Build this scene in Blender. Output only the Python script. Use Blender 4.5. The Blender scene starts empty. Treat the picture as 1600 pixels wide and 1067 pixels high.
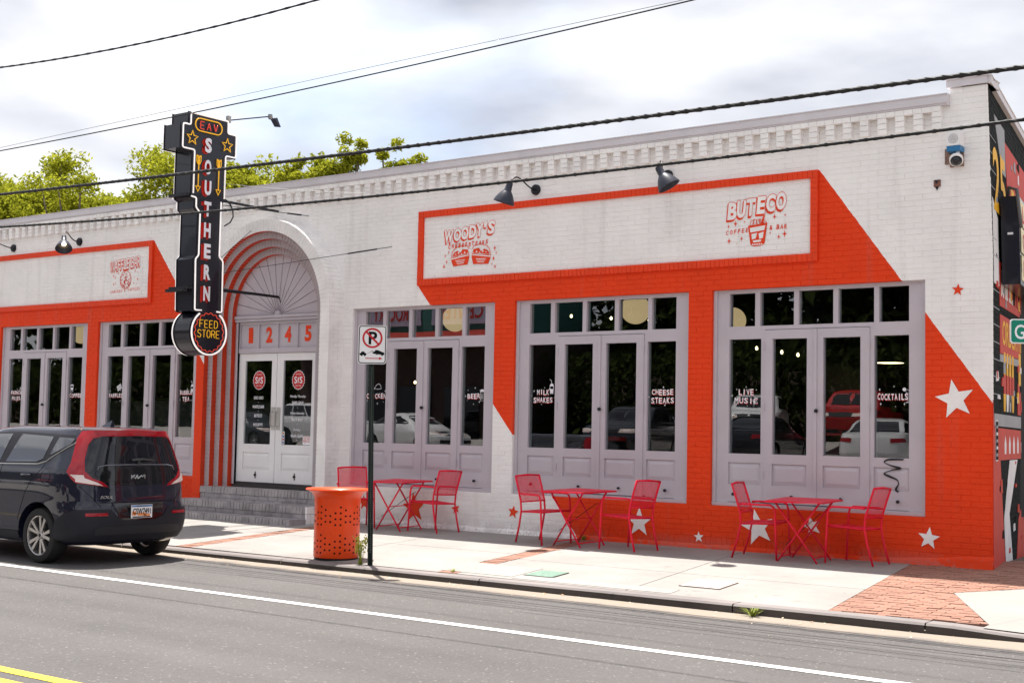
import bpy, bmesh, math, random
from mathutils import Vector, Matrix
from mathutils import noise as mnoise
rnd = random.Random(7)
PI = math.pi
R = math.radians
S = bpy.context.scene
COL = S.collection

# ------------------------------------------------------------------ camera
cam = bpy.data.cameras.new('camera')
camo = bpy.data.objects.new('camera', cam)
COL.objects.link(camo)
cam.sensor_width = 36.0
cam.lens = 36.0 * 2110.457 / 1600.0
cam.clip_end = 2000
yaw, pit, rol = R(36.9242), R(3.71639), R(1.132035)
fwd = Vector((-math.sin(yaw) * math.cos(pit), math.cos(yaw) * math.cos(pit), math.sin(pit)))
rt = Vector((math.cos(yaw), math.sin(yaw), 0))
up = rt.cross(fwd)
r2 = rt * math.cos(rol) + up * math.sin(rol)
u2 = -rt * math.sin(rol) + up * math.cos(rol)
M = Matrix((( r2.x, u2.x, -fwd.x, 0), (r2.y, u2.y, -fwd.y, -15.5475), (r2.z, u2.z, -fwd.z, 1.5095), (0, 0, 0, 1)))
camo.matrix_world = M
S.camera = camo

# ------------------------------------------------------------------ light
SUN = Vector((-0.28, 0.19, 1.0)).normalized()
world = bpy.data.worlds.new('World')
S.world = world
world.use_nodes = True
nt = world.node_tree
nt.nodes.clear()
out = nt.nodes.new('ShaderNodeOutputWorld')
bg = nt.nodes.new('ShaderNodeBackground')
bg.inputs['Strength'].default_value = 0.12
sky = nt.nodes.new('ShaderNodeTexSky')
sky.sky_type = 'NISHITA'
sky.sun_disc = False
sky.sun_elevation = math.asin(SUN.z)
sky.sun_rotation = math.atan2(SUN.x, SUN.y)
tc = nt.nodes.new('ShaderNodeTexCoord')
mp = nt.nodes.new('ShaderNodeMapping')
mp.inputs['Scale'].default_value = (1.0, 1.0, 2.6)
mp.inputs['Location'].default_value = (0.35, 0.1, 0.2)
n1 = nt.nodes.new('ShaderNodeTexNoise')
n1.inputs['Scale'].default_value = 2.3
n1.inputs['Detail'].default_value = 7
n1.inputs['Roughness'].default_value = 0.52
n2 = nt.nodes.new('ShaderNodeTexNoise')
n2.inputs['Scale'].default_value = 4.1
n2.inputs['Detail'].default_value = 5
n2.inputs['Roughness'].default_value = 0.45
cr = nt.nodes.new('ShaderNodeValToRGB')      # cover of the cloud sheet
cr.color_ramp.elements[0].position = 0.30
cr.color_ramp.elements[1].position = 0.50
cr.color_ramp.elements[0].color = (0.78, 0.78, 0.78, 1)
cr.color_ramp.elements[1].color = (1, 1, 1, 1)
cc = nt.nodes.new('ShaderNodeValToRGB')      # grey bellies to white tops
cc.color_ramp.elements[0].position = 0.36
cc.color_ramp.elements[1].position = 0.62
cc.color_ramp.elements[0].color = (1.42, 1.50, 1.74, 1)
cc.color_ramp.elements[1].color = (2.85, 2.87, 2.94, 1)
mx = nt.nodes.new('ShaderNodeMixRGB')
L = nt.links.new
L(tc.outputs['Generated'], mp.inputs['Vector'])
L(mp.outputs[0], n1.inputs['Vector'])
L(mp.outputs[0], n2.inputs['Vector'])
L(n1.outputs['Fac'], cr.inputs[0])
L(n2.outputs['Fac'], cc.inputs[0])
L(cr.outputs[0], mx.inputs[0])
L(sky.outputs[0], mx.inputs[1])
L(cc.outputs[0], mx.inputs[2])
L(mx.outputs[0], bg.inputs['Color'])
L(bg.outputs[0], out.inputs[0])

sun = bpy.data.lights.new('sun', 'SUN')
sun.energy = 2.75
sun.angle = R(0.6)
sun.color = (1.0, 0.95, 0.88)
suno = bpy.data.objects.new('sun', sun)
suno.rotation_euler = (-SUN).to_track_quat('-Z', 'Y').to_euler()
suno.location = (0, 0, 30)
COL.objects.link(suno)
S.view_settings.view_transform = 'Standard'
S.view_settings.look = 'None'
S.view_settings.gamma = 1
S.view_settings.use_curve_mapping = False
S.view_settings.exposure = 1.82
S.cycles.max_bounces = 8
S.cycles.transparent_max_bounces = 12

# ------------------------------------------------------------------ materials
MATS = {}

def mth(t, op, a, b=None, c=None):
    n = t.nodes.new('ShaderNodeMath')
    n.operation = op
    for i, v in enumerate((a, b, c)):
        if v is None:
            continue
        if isinstance(v, (int, float)):
            n.inputs[i].default_value = v
        else:
            t.links.new(v, n.inputs[i])
    return n.outputs[0]

def mat(name, col=(0.5, 0.5, 0.5), rough=0.6, metal=0.0, spec=0.28, var=0.08, vscale=3.0, bump=0.0, bscale=40.0, coat=0.0, emit=None, estr=1.0, grain=0.0):
    if name in MATS:
        return MATS[name]
    m = bpy.data.materials.new(name)
    m.use_nodes = True
    t = m.node_tree
    p = t.nodes['Principled BSDF']
    p.inputs['Roughness'].default_value = rough
    p.inputs['Metallic'].default_value = metal
    p.inputs['Specular IOR Level'].default_value = spec
    p.inputs['Coat Weight'].default_value = coat
    p.inputs['Coat Roughness'].default_value = 0.03
    g = t.nodes.new('ShaderNodeNewGeometry')
    n = t.nodes.new('ShaderNodeTexNoise')
    n.inputs['Scale'].default_value = vscale
    n.inputs['Detail'].default_value = 5
    t.links.new(g.outputs['Position'], n.inputs['Vector'])
    r = t.nodes.new('ShaderNodeMapRange')
    r.inputs['From Min'].default_value = 0.3
    r.inputs['From Max'].default_value = 0.7
    r.inputs['To Min'].default_value = 1 - var
    r.inputs['To Max'].default_value = 1 + var
    t.links.new(n.outputs['Fac'], r.inputs['Value'])
    mul = t.nodes.new('ShaderNodeVectorMath')
    mul.operation = 'SCALE'
    mul.inputs[0].default_value = col[:3]
    t.links.new(r.outputs[0], mul.inputs['Scale'])
    t.links.new(mul.outputs[0], p.inputs['Base Color'])
    if bump or grain:
        b = t.nodes.new('ShaderNodeTexNoise')
        b.inputs['Scale'].default_value = bscale
        b.inputs['Detail'].default_value = 4
        t.links.new(g.outputs['Position'], b.inputs['Vector'])
        bp = t.nodes.new('ShaderNodeBump')
        bp.inputs['Strength'].default_value = bump
        bp.inputs['Distance'].default_value = 0.01
        t.links.new(b.outputs['Fac'], bp.inputs['Height'])
        t.links.new(bp.outputs[0], p.inputs['Normal'])
    if emit:
        p.inputs['Emission Color'].default_value = (*emit, 1)
        p.inputs['Emission Strength'].default_value = estr
    MATS[name] = m
    return m

ORANGE = (0.78, 0.052, 0.008)
WHITE = (0.875, 0.85, 0.835)
LILAC = (0.50, 0.455, 0.495)

def facade_paint():
    m = bpy.data.materials.new('painted_brick')
    m.use_nodes = True
    t = m.node_tree
    p = t.nodes['Principled BSDF']
    p.inputs['Roughness'].default_value = 0.65
    p.inputs['Specular IOR Level'].default_value = 0.2
    g = t.nodes.new('ShaderNodeNewGeometry')
    sp = t.nodes.new('ShaderNodeSeparateXYZ')
    t.links.new(g.outputs['Position'], sp.inputs[0])
    x, y, z = sp.outputs
    # the painted diagonals wander a few millimetres like a brushed edge
    wob = t.nodes.new('ShaderNodeTexNoise')
    wob.inputs['Scale'].default_value = 9
    t.links.new(g.outputs['Position'], wob.inputs['Vector'])
    w = mth(t, 'MULTIPLY', mth(t, 'SUBTRACT', wob.outputs['Fac'], 0.5), 0.02)
    xw = mth(t, 'ADD', x, w)
    l1 = mth(t, 'ADD', mth(t, 'MULTIPLY', mth(t, 'SUBTRACT', 3.66, z), 0.833), -13.5)
    l1 = mth(t, 'MAXIMUM', l1, -13.5)
    l2 = mth(t, 'ADD', mth(t, 'MULTIPLY', mth(t, 'SUBTRACT', 4.80, z), 0.7345), -6.961)
    top = mth(t, 'LESS_THAN', z, 4.80)
    a = mth(t, 'MULTIPLY', mth(t, 'GREATER_THAN', xw, l1), mth(t, 'LESS_THAN', xw, l2))
    l3 = mth(t, 'ADD', mth(t, 'MULTIPLY', mth(t, 'SUBTRACT', 4.80, z), 0.82), -19.855)
    l3 = mth(t, 'MINIMUM', l3, -17.7)
    b = mth(t, 'LESS_THAN', xw, l3)
    # the white fields inside the two raised frames
    def inside(x0, x1):
        q = mth(t, 'MULTIPLY', mth(t, 'GREATER_THAN', x, x0), mth(t, 'LESS_THAN', x, x1))
        return mth(t, 'MULTIPLY', q, mth(t, 'MULTIPLY', mth(t, 'GREATER_THAN', z, 3.75), mth(t, 'LESS_THAN', z, 4.71)))
    fields = mth(t, 'MAXIMUM', inside(-13.41, -7.05), inside(-40, -19.94))
    msk = mth(t, 'MULTIPLY', mth(t, 'MAXIMUM', a, b), top)
    msk = mth(t, 'MULTIPLY', msk, mth(t, 'SUBTRACT', 1.0, fields))
    nz = t.nodes.new('ShaderNodeTexNoise')
    nz.inputs['Scale'].default_value = 1.6
    nz.inputs['Detail'].default_value = 8
    nz.inputs['Roughness'].default_value = 0.65
    t.links.new(g.outputs['Position'], nz.inputs['Vector'])
    oi = t.nodes.new('ShaderNodeObjectInfo')
    rm = t.nodes.new('ShaderNodeMapRange')
    rm.inputs['From Min'].default_value = 0.3
    rm.inputs['From Max'].default_value = 0.7
    rm.inputs['To Min'].default_value = 0.93
    rm.inputs['To Max'].default_value = 1.04
    t.links.new(nz.outputs['Fac'], rm.inputs['Value'])
    # chips and small stains
    ch = t.nodes.new('ShaderNodeTexNoise')
    ch.inputs['Scale'].default_value = 34
    ch.inputs['Detail'].default_value = 3
    t.links.new(g.outputs['Position'], ch.inputs['Vector'])
    chip = mth(t, 'MULTIPLY', mth(t, 'GREATER_THAN', ch.outputs['Fac'], 0.765), 0.45)
    sm = t.nodes.new('ShaderNodeMapping'); sm.inputs['Scale'].default_value = (5.0, 1.0, 0.35)
    t.links.new(g.outputs['Position'], sm.inputs['Vector'])
    sn = t.nodes.new('ShaderNodeTexNoise'); sn.inputs['Scale'].default_value = 1.0; sn.inputs['Detail'].default_value = 6
    t.links.new(sm.outputs[0], sn.inputs['Vector'])
    streak = mth(t, 'MULTIPLY', mth(t, 'MAXIMUM', mth(t, 'SUBTRACT', sn.outputs['Fac'], 0.58), 0.0), 0.9)
    low = t.nodes.new('ShaderNodeMapRange'); low.inputs['From Min'].default_value = 0.22; low.inputs['From Max'].default_value = 0.0
    t.links.new(z, low.inputs['Value'])
    splash = mth(t, 'MULTIPLY', mth(t, 'MULTIPLY', low.outputs[0], mth(t, 'GREATER_THAN', mth(t, 'ADD', nz.outputs['Fac'], mth(t, 'MULTIPLY', ch.outputs['Fac'], 0.5)), 0.74)), 0.45)
    chip = mth(t, 'MINIMUM', mth(t, 'ADD', mth(t, 'ADD', chip, streak), splash), 0.8)
    mixc = t.nodes.new('ShaderNodeMixRGB')
    mixc.inputs[1].default_value = (*WHITE, 1)
    mixc.inputs[2].default_value = (*ORANGE, 1)
    t.links.new(msk, mixc.inputs[0])
    ml = t.nodes.new('ShaderNodeVectorMath')
    ml.operation = 'SCALE'
    t.links.new(mixc.outputs[0], ml.inputs[0])
    t.links.new(rm.outputs[0], ml.inputs['Scale'])
    mc = t.nodes.new('ShaderNodeMixRGB')
    mc.inputs[2].default_value = (0.25, 0.2, 0.18, 1)
    t.links.new(chip, mc.inputs[0])
    t.links.new(ml.outputs[0], mc.inputs[1])
    t.links.new(mc.outputs[0], p.inputs['Base Color'])
    b2 = t.nodes.new('ShaderNodeTexNoise')
    b2.inputs['Scale'].default_value = 55
    b2.inputs['Detail'].default_value = 4
    t.links.new(g.outputs['Position'], b2.inputs['Vector'])
    bp = t.nodes.new('ShaderNodeBump')
    bp.inputs['Strength'].default_value = 0.35
    bp.inputs['Distance'].default_value = 0.006
    t.links.new(b2.outputs['Fac'], bp.inputs['Height'])
    t.links.new(bp.outputs[0], p.inputs['Normal'])
    MATS['painted_brick'] = m
    return m

MF = facade_paint()
MO = mat('orange_paint', ORANGE, 0.55, bump=0.35, bscale=55)
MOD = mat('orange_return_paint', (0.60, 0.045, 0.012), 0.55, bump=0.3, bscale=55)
MW = mat('white_paint', WHITE, 0.5, bump=0.3, bscale=55)
MWG = mat('white_gloss_paint', (0.80, 0.785, 0.79), 0.35, var=0.04, bump=0.1, bscale=30)
ML = mat('lilac_paint', LILAC, 0.42, var=0.04, bump=0.12, bscale=30)
MLB = mat('lilac_brick_paint', (0.42, 0.37, 0.385), 0.6, var=0.08, bump=0.35, bscale=55)
MCOP = mat('coping_paint', (0.63, 0.60, 0.63), 0.5, var=0.05)
MBLK = mat('black_metal', (0.012, 0.012, 0.016), 0.35, var=0.2)
MSIGN = mat('sign_black_enamel', (0.010, 0.010, 0.018), 0.28, var=0.15, coat=0.3)
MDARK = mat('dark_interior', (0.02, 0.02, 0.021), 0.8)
MRUB = mat('tyre_rubber', (0.018, 0.017, 0.017), 0.75, bump=0.2, bscale=60)
MRED = mat('red_powder_coat', (0.76, 0.010, 0.040), 0.42, var=0.12, vscale=14)
MGREEN = mat('green_post_paint', (0.006, 0.016, 0.012), 0.45, var=0.2)
MSTEEL = mat('brushed_steel', (0.55, 0.55, 0.54), 0.3, metal=1.0)
MBAR = mat('lamp_grey_enamel', (0.022, 0.025, 0.042), 0.4, coat=0.2)
MNEONW = mat('white_neon_tube', (0.85, 0.82, 0.80), 0.3, emit=(1.0, 0.93, 0.9), estr=0.15)
MNEONY = mat('yellow_neon_tube', (0.85, 0.42, 0.02), 0.3, emit=(1.0, 0.55, 0.02), estr=0.12)
MNEONR = mat('red_neon_tube', (0.65, 0.05, 0.03), 0.3, emit=(1.0, 0.1, 0.05), estr=0.1)
MLET = mat('white_letter', (0.82, 0.82, 0.86), 0.4)
MLETR = mat('red_letter_edge', (0.55, 0.03, 0.02), 0.4)
MGLOBE = mat('cream_globe', (0.6, 0.48, 0.28), 0.6, emit=(1.0, 0.68, 0.36), estr=0.20, var=0.1, vscale=25)
MBULB = mat('lit_bulb', (1, 0.8, 0.5), 0.5, emit=(1.0, 0.72, 0.38), estr=3.0)
MCABLE = mat('cable_sheath', (0.02, 0.02, 0.022), 0.6)
MMURB = mat('mural_black', (0.009, 0.011, 0.012), 0.8, spec=.08, bump=0.3)
MMURY = mat('mural_yellow', (0.80, 0.42, 0.02), 0.6, bump=0.3)
MMURR = mat('mural_red', (0.52, 0.03, 0.014), 0.6, bump=0.3)
MMURG = mat('mural_grey', (0.30, 0.30, 0.32), 0.6, bump=0.3)
MMURW = mat('mural_white', (0.75, 0.73, 0.74), 0.6, bump=0.3)

def glass_mat(name, ior=2.0, tint=(0.75, 0.8, 0.8), trans=True, base=(0.01, 0.01, 0.012)):
    m = bpy.data.materials.new(name)
    m.use_nodes = True
    t = m.node_tree
    t.nodes.clear()
    o = t.nodes.new('ShaderNodeOutputMaterial')
    f = t.nodes.new('ShaderNodeFresnel')
    f.inputs['IOR'].default_value = ior
    gl = t.nodes.new('ShaderNodeBsdfGlossy')
    gl.inputs['Roughness'].default_value = 0.0
    gl.inputs['Color'].default_value = (0.97, 0.98, 1, 1)
    # float glass is never dead flat
    g = t.nodes.new('ShaderNodeNewGeometry')
    n = t.nodes.new('ShaderNodeTexNoise')
    n.inputs['Scale'].default_value = 2.2
    t.links.new(g.outputs['Position'], n.inputs['Vector'])
    bp = t.nodes.new('ShaderNodeBump')
    bp.inputs['Strength'].default_value = 0.02
    bp.inputs['Distance'].default_value = 0.01
    t.links.new(n.outputs['Fac'], bp.inputs['Height'])
    t.links.new(bp.outputs[0], gl.inputs['Normal'])
    if trans:
        b = t.nodes.new('ShaderNodeBsdfTransparent')
        b.inputs['Color'].default_value = (*tint, 1)
    else:
        b = t.nodes.new('ShaderNodeBsdfDiffuse')
        b.inputs['Color'].default_value = (*base, 1)
    mx = t.nodes.new('ShaderNodeMixShader')
    t.links.new(mth(t, 'MULTIPLY', f.outputs[0], mth(t, 'SUBTRACT', 1.0, g.outputs['Backfacing'])), mx.inputs[0])
    t.links.new(b.outputs[0], mx.inputs[1])
    t.links.new(gl.outputs[0], mx.inputs[2])
    t.links.new(mx.outputs[0], o.inputs[0])
    MATS[name] = m
    return m
MGL = glass_mat('window_glass', 2.1)
MCG = glass_mat('tinted_car_glass', 1.5, trans=False, base=(0.012, 0.012, 0.016))

# ------------------------------------------------------------------ mesh helpers
class MB:
    def __init__(s):
        s.v = []; s.f = []; s.mi = []
    def face(s, idx, mi=0):
        s.f.append(idx); s.mi.append(mi)
    def poly(s, pts, mi=0):
        k = len(s.v); s.v += [tuple(p) for p in pts]; s.face(tuple(range(k, k + len(pts))), mi)
    def box(s, x0, x1, y0, y1, z0, z1, mi=0, back=True, mis=None):
        k = len(s.v)
        s.v += [(x0, y0, z0), (x1, y0, z0), (x1, y1, z0), (x0, y1, z0), (x0, y0, z1), (x1, y0, z1), (x1, y1, z1), (x0, y1, z1)]
        fs = [(0, 1, 5, 4), (1, 2, 6, 5), (3, 0, 4, 7), (4, 5, 6, 7), (3, 2, 1, 0)]
        ms = mis or [mi] * 6
        for q, a in zip(fs, ms):
            s.face(tuple(k + i for i in q), a)
        if back:
            s.face(tuple(k + i for i in (2, 3, 7, 6)), mi)
    def hexa(s, p, mi=0, mis=None):
        k = len(s.v); s.v += [tuple(a) for a in p]
        ms = mis or [mi] * 6
        for q, a in zip([(0, 1, 5, 4), (1, 2, 6, 5), (3, 0, 4, 7), (4, 5, 6, 7), (3, 2, 1, 0), (2, 3, 7, 6)], ms):
            s.face(tuple(k + i for i in q), a)
    def tube(s, pts, r, n=8, mi=0, caps=True, closed=False):
        pts = [Vector(p) for p in pts]
        m = len(pts)
        rr = r if isinstance(r, (list, tuple)) else [r] * m
        k0 = len(s.v)
        prev = None
        for i, p in enumerate(pts):
            if closed:
                d = (pts[(i + 1) % m] - pts[i - 1]).normalized()
            else:
                d = (pts[min(i + 1, m - 1)] - pts[max(i - 1, 0)]).normalized()
            if prev is None:
                a = Vector((0, 0, 1)) if abs(d.z) < 0.9 else Vector((1, 0, 0))
                u = d.cross(a).normalized()
            else:
                u = (prev - d * prev.dot(d)).normalized()
            prev = u
            w = d.cross(u)
            for j in range(n):
                an = 2 * PI * j / n
                q = p + (u * math.cos(an) + w * math.sin(an)) * rr[i]
                s.v.append(tuple(q))
        for i in range(m - (0 if closed else 1)):
            i2 = (i + 1) % m
            for j in range(n):
                a = k0 + i * n + j; b = k0 + i * n + (j + 1) % n
                c = k0 + i2 * n + (j + 1) % n; d = k0 + i2 * n + j
                s.face((a, b, c, d), mi)
        if caps and not closed:
            s.face(tuple(k0 + j for j in range(n))[::-1], mi)
            s.face(tuple(k0 + (m - 1) * n + j for j in range(n)), mi)
    def lathe(s, prof, c=(0, 0, 0), axis='z', n=32, mi=0, caps=False):
        k0 = len(s.v)
        for (r, h) in prof:
            for j in range(n):
                a = 2 * PI * j / n
                if axis == 'z': q = (c[0] + r * math.cos(a), c[1] + r * math.sin(a), c[2] + h)
                elif axis == 'y': q = (c[0] + r * math.cos(a), c[1] + h, c[2] + r * math.sin(a))
                else: q = (c[0] + h, c[1] + r * math.cos(a), c[2] + r * math.sin(a))
                s.v.append(q)
        m = len(prof)
        for i in range(m - 1):
            for j in range(n):
                s.face((k0 + i * n + j, k0 + i * n + (j + 1) % n, k0 + (i + 1) * n + (j + 1) % n, k0 + (i + 1) * n + j), mi)
        if caps:
            s.face(tuple(k0 + j for j in range(n))[::-1], mi)
            s.face(tuple(k0 + (m - 1) * n + j for j in range(n)), mi)
    def prism(s, pts2, d0, d1, axis='y', mi=0, f=None):
        """2-D outline in the plane across `axis`, from depth d0 to d1."""
        def P(p, d):
            if f: return f(p[0], p[1], d)
            if axis == 'y': return (p[0], d, p[1])
            if axis == 'x': return (d, p[0], p[1])
            return (p[0], p[1], d)
        k = len(s.v); n = len(pts2)
        s.v += [tuple(P(p, d0)) for p in pts2] + [tuple(P(p, d1)) for p in pts2]
        s.face(tuple(range(k, k + n)), mi)
        s.face(tuple(range(k + 2 * n - 1, k + n - 1, -1)), mi)
        for i in range(n):
            j = (i + 1) % n
            s.face((k + i, k + n + i, k + n + j, k + j), mi)
    def build(s, name, m, parent=None, smooth=False, loc=None, fix=True):
        me = bpy.data.meshes.new(name)
        o0 = root_loc(parent) if parent is not None else Vector((0, 0, 0))
        if loc is not None:
            o0 = o0 + Vector(loc)
        me.from_pydata([(a[0] - o0.x, a[1] - o0.y, a[2] - o0.z) for a in s.v], [], s.f)
        ms = m if isinstance(m, (list, tuple)) else [m]
        for q in ms: me.materials.append(q)
        if len(ms) > 1:
            for p, a in zip(me.polygons, s.mi): p.material_index = a
        if fix:
            bm = bmesh.new(); bm.from_mesh(me); bmesh.ops.recalc_face_normals(bm, faces=bm.faces); bm.to_mesh(me); bm.free()
        if smooth:
            for p in me.polygons: p.use_smooth = True
            if smooth != 'all':
                me.set_sharp_from_angle(angle=R(40))
        ob = bpy.data.objects.new(name, me)
        COL.objects.link(ob)
        if loc is not None: ob.location = loc
        if parent is not None: ob.parent = parent
        return ob

def root_loc(o):
    v = Vector((0, 0, 0))
    while o is not None:
        v += Vector(o.location); o = o.parent
    return v

def thing(name, label, cat, loc=(0, 0, 0), group=None, rz=0):
    o = bpy.data.objects.new(name, None)
    o.empty_display_size = 0.2
    COL.objects.link(o)
    o.location = loc; o.rotation_euler = (0, 0, rz)
    o['label'] = label; o['category'] = cat
    if group: o['group'] = group
    return o

def tag(o, label, cat, group=None):
    o['label'] = label; o['category'] = cat
    if group: o['group'] = group
    return o

def structure(o):
    o['kind'] = 'structure'; return o

def stuff(o):
    o['kind'] = 'stuff'; return o

def copy_tree(o, parent=None):
    c = o.copy(); COL.objects.link(c)
    if parent is not None: c.parent = parent
    for ch in list(o.children): copy_tree(ch, c)
    return c

def inst(me, name, parent, loc, rot=(0, 0, 0)):
    o = bpy.data.objects.new(name, me); COL.objects.link(o)
    o.parent = parent; o.location = Vector(loc) - root_loc(parent); o.rotation_euler = rot
    return o

def text_geo(body, w=None, h=None, offset=0.0, shear=0.0, spacing=1.0, align='CENTER', linesp=0.85, res=3):
    cu = bpy.data.curves.new('txt', 'FONT')
    cu.body = body; cu.size = 1; cu.offset = offset; cu.shear = shear
    cu.space_character = spacing; cu.align_x = align; cu.space_line = linesp
    cu.resolution_u = res
    ob = bpy.data.objects.new('txt', cu)
    COL.objects.link(ob)
    bpy.context.view_layer.update()
    me = bpy.data.meshes.new_from_object(ob.evaluated_get(bpy.context.evaluated_depsgraph_get()))
    vs = [(v.co.x, v.co.y) for v in me.vertices]
    fs = [tuple(p.vertices) for p in me.polygons]
    bpy.data.objects.remove(ob); bpy.data.curves.remove(cu); bpy.data.meshes.remove(me)
    x0 = min(a for a, b in vs); x1 = max(a for a, b in vs); y0 = min(b for a, b in vs); y1 = max(b for a, b in vs)
    sx = (w / (x1 - x0)) if w else None
    sy = (h / (y1 - y0)) if h else sx
    if sx is None: sx = sy
    cx, cy = (x0 + x1) / 2, (y0 + y1) / 2
    return [((a - cx) * sx, (b - cy) * sy) for a, b in vs], fs

def put_text(mb, geo, f, mi=0):
    vs, fs = geo
    k = len(mb.v)
    mb.v += [tuple(f(a, b)) for a, b in vs]
    for q in fs: mb.face(tuple(k + i for i in q), mi)

def wall_text(mb, body, cx, cz, w, h, y, mi=0, rot=0.0, **kw):
    ca, sa = math.cos(rot), math.sin(rot)
    put_text(mb, text_geo(body, w, h, **kw), lambda a, b: (cx + a * ca - b * sa, y, cz + a * sa + b * ca), mi)

def star_pts(cx, cz, r, rot=0.0, inner=0.42, n=5):
    o = []
    for i in range(2 * n):
        rr = r if i % 2 == 0 else r * inner
        a = PI / 2 + rot + i * PI / n
        o.append((cx + rr * math.cos(a), cz + rr * math.sin(a)))
    return o

def sparkle(cx, cz, r):
    o = []
    for i in range(8):
        rr = r if i % 4 == 0 else (r * 0.7 if i % 2 == 0 else r * 0.24)
        a = PI / 2 + i * PI / 4
        o.append((cx + rr * math.cos(a), cz + rr * math.sin(a)))
    return o

def flat(mb, pts, y, mi=0):
    mb.poly([(a, y, b) for a, b in pts], mi)

# ------------------------------------------------------------------ ground heights
def gz(x, y):
    return 0.04 + 0.03 * max(y, -4.2) + 0.003 * (min(x, -5) + 5)
ROADZ = -0.165
def curb_y(x):            # line of the kerb's road face
    if x < -4.3: return -4.02 + (x + 4.3) * 0.012
    return -4.02 + (x + 4.3) ** 2 * 0.10

# ------------------------------------------------------------------ setting
def asphalt_mat():
    m = bpy.data.materials.new('asphalt'); m.use_nodes = True
    t = m.node_tree; p = t.nodes['Principled BSDF']
    g = t.nodes.new('ShaderNodeNewGeometry')
    def noise(sc, det=5, ro=0.6, vec=None):
        n = t.nodes.new('ShaderNodeTexNoise'); n.inputs['Scale'].default_value = sc
        n.inputs['Detail'].default_value = det; n.inputs['Roughness'].default_value = ro
        t.links.new(vec or g.outputs['Position'], n.inputs['Vector']); return n.outputs['Fac']
    v = t.nodes.new('ShaderNodeTexVoronoi'); v.inputs['Scale'].default_value = 70
    t.links.new(g.outputs['Position'], v.inputs['Vector'])
    mp = t.nodes.new('ShaderNodeMapping'); mp.inputs['Scale'].default_value = (0.12, 1.6, 1)
    t.links.new(g.outputs['Position'], mp.inputs['Vector'])
    a = noise(0.7); b = noise(160, 3, 0.7); c = noise(1.0, 4, 0.5, mp.outputs[0])
    s = mth(t, 'ADD', mth(t, 'MULTIPLY', mth(t, 'SUBTRACT', a, 0.5), 0.55), mth(t, 'MULTIPLY', mth(t, 'SUBTRACT', b, 0.5), 1.3))
    s = mth(t, 'ADD', s, mth(t, 'MULTIPLY', mth(t, 'SUBTRACT', c, 0.5), 0.5))
    sc = t.nodes.new('ShaderNodeSeparateColor'); t.links.new(v.outputs['Color'], sc.inputs[0])
    s = mth(t, 'ADD', s, mth(t, 'MULTIPLY', mth(t, 'SUBTRACT', sc.outputs[0], 0.5), 0.25))
    pale = mth(t, 'MULTIPLY', mth(t, 'GREATER_THAN', sc.outputs[1], 0.985), 1.2)
    s = mth(t, 'ADD', mth(t, 'ADD', s, 1.0), pale)
    sp = t.nodes.new('ShaderNodeSeparateXYZ'); t.links.new(g.outputs['Position'], sp.inputs[0])
    # sandy dust blown up against the kerb
    d = mth(t, 'ADD', sp.outputs[1], mth(t, 'MULTIPLY', mth(t, 'SUBTRACT', noise(1.1, 6, 0.6), 0.5), 0.55))
    k = t.nodes.new('ShaderNodeMapRange'); k.inputs['From Min'].default_value = -4.52; k.inputs['From Max'].default_value = -4.30
    t.links.new(d, k.inputs['Value'])
    ml = t.nodes.new('ShaderNodeVectorMath'); ml.operation = 'SCALE'; ml.inputs[0].default_value = (0.088, 0.081, 0.079)
    t.links.new(s, ml.inputs['Scale'])
    mx = t.nodes.new('ShaderNodeMixRGB'); mx.inputs[2].default_value = (0.30, 0.25, 0.20, 1)
    t.links.new(mth(t, 'MULTIPLY', k.outputs[0], 0.85), mx.inputs[0]); t.links.new(ml.outputs[0], mx.inputs[1])
    t.links.new(mx.outputs[0], p.inputs['Base Color'])
    p.inputs['Roughness'].default_value = 0.85
    bp = t.nodes.new('ShaderNodeBump'); bp.inputs['Strength'].default_value = 0.7; bp.inputs['Distance'].default_value = 0.006
    t.links.new(b, bp.inputs['Height']); t.links.new(bp.outputs[0], p.inputs['Normal'])
    return m
MASP = asphalt_mat()

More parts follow.
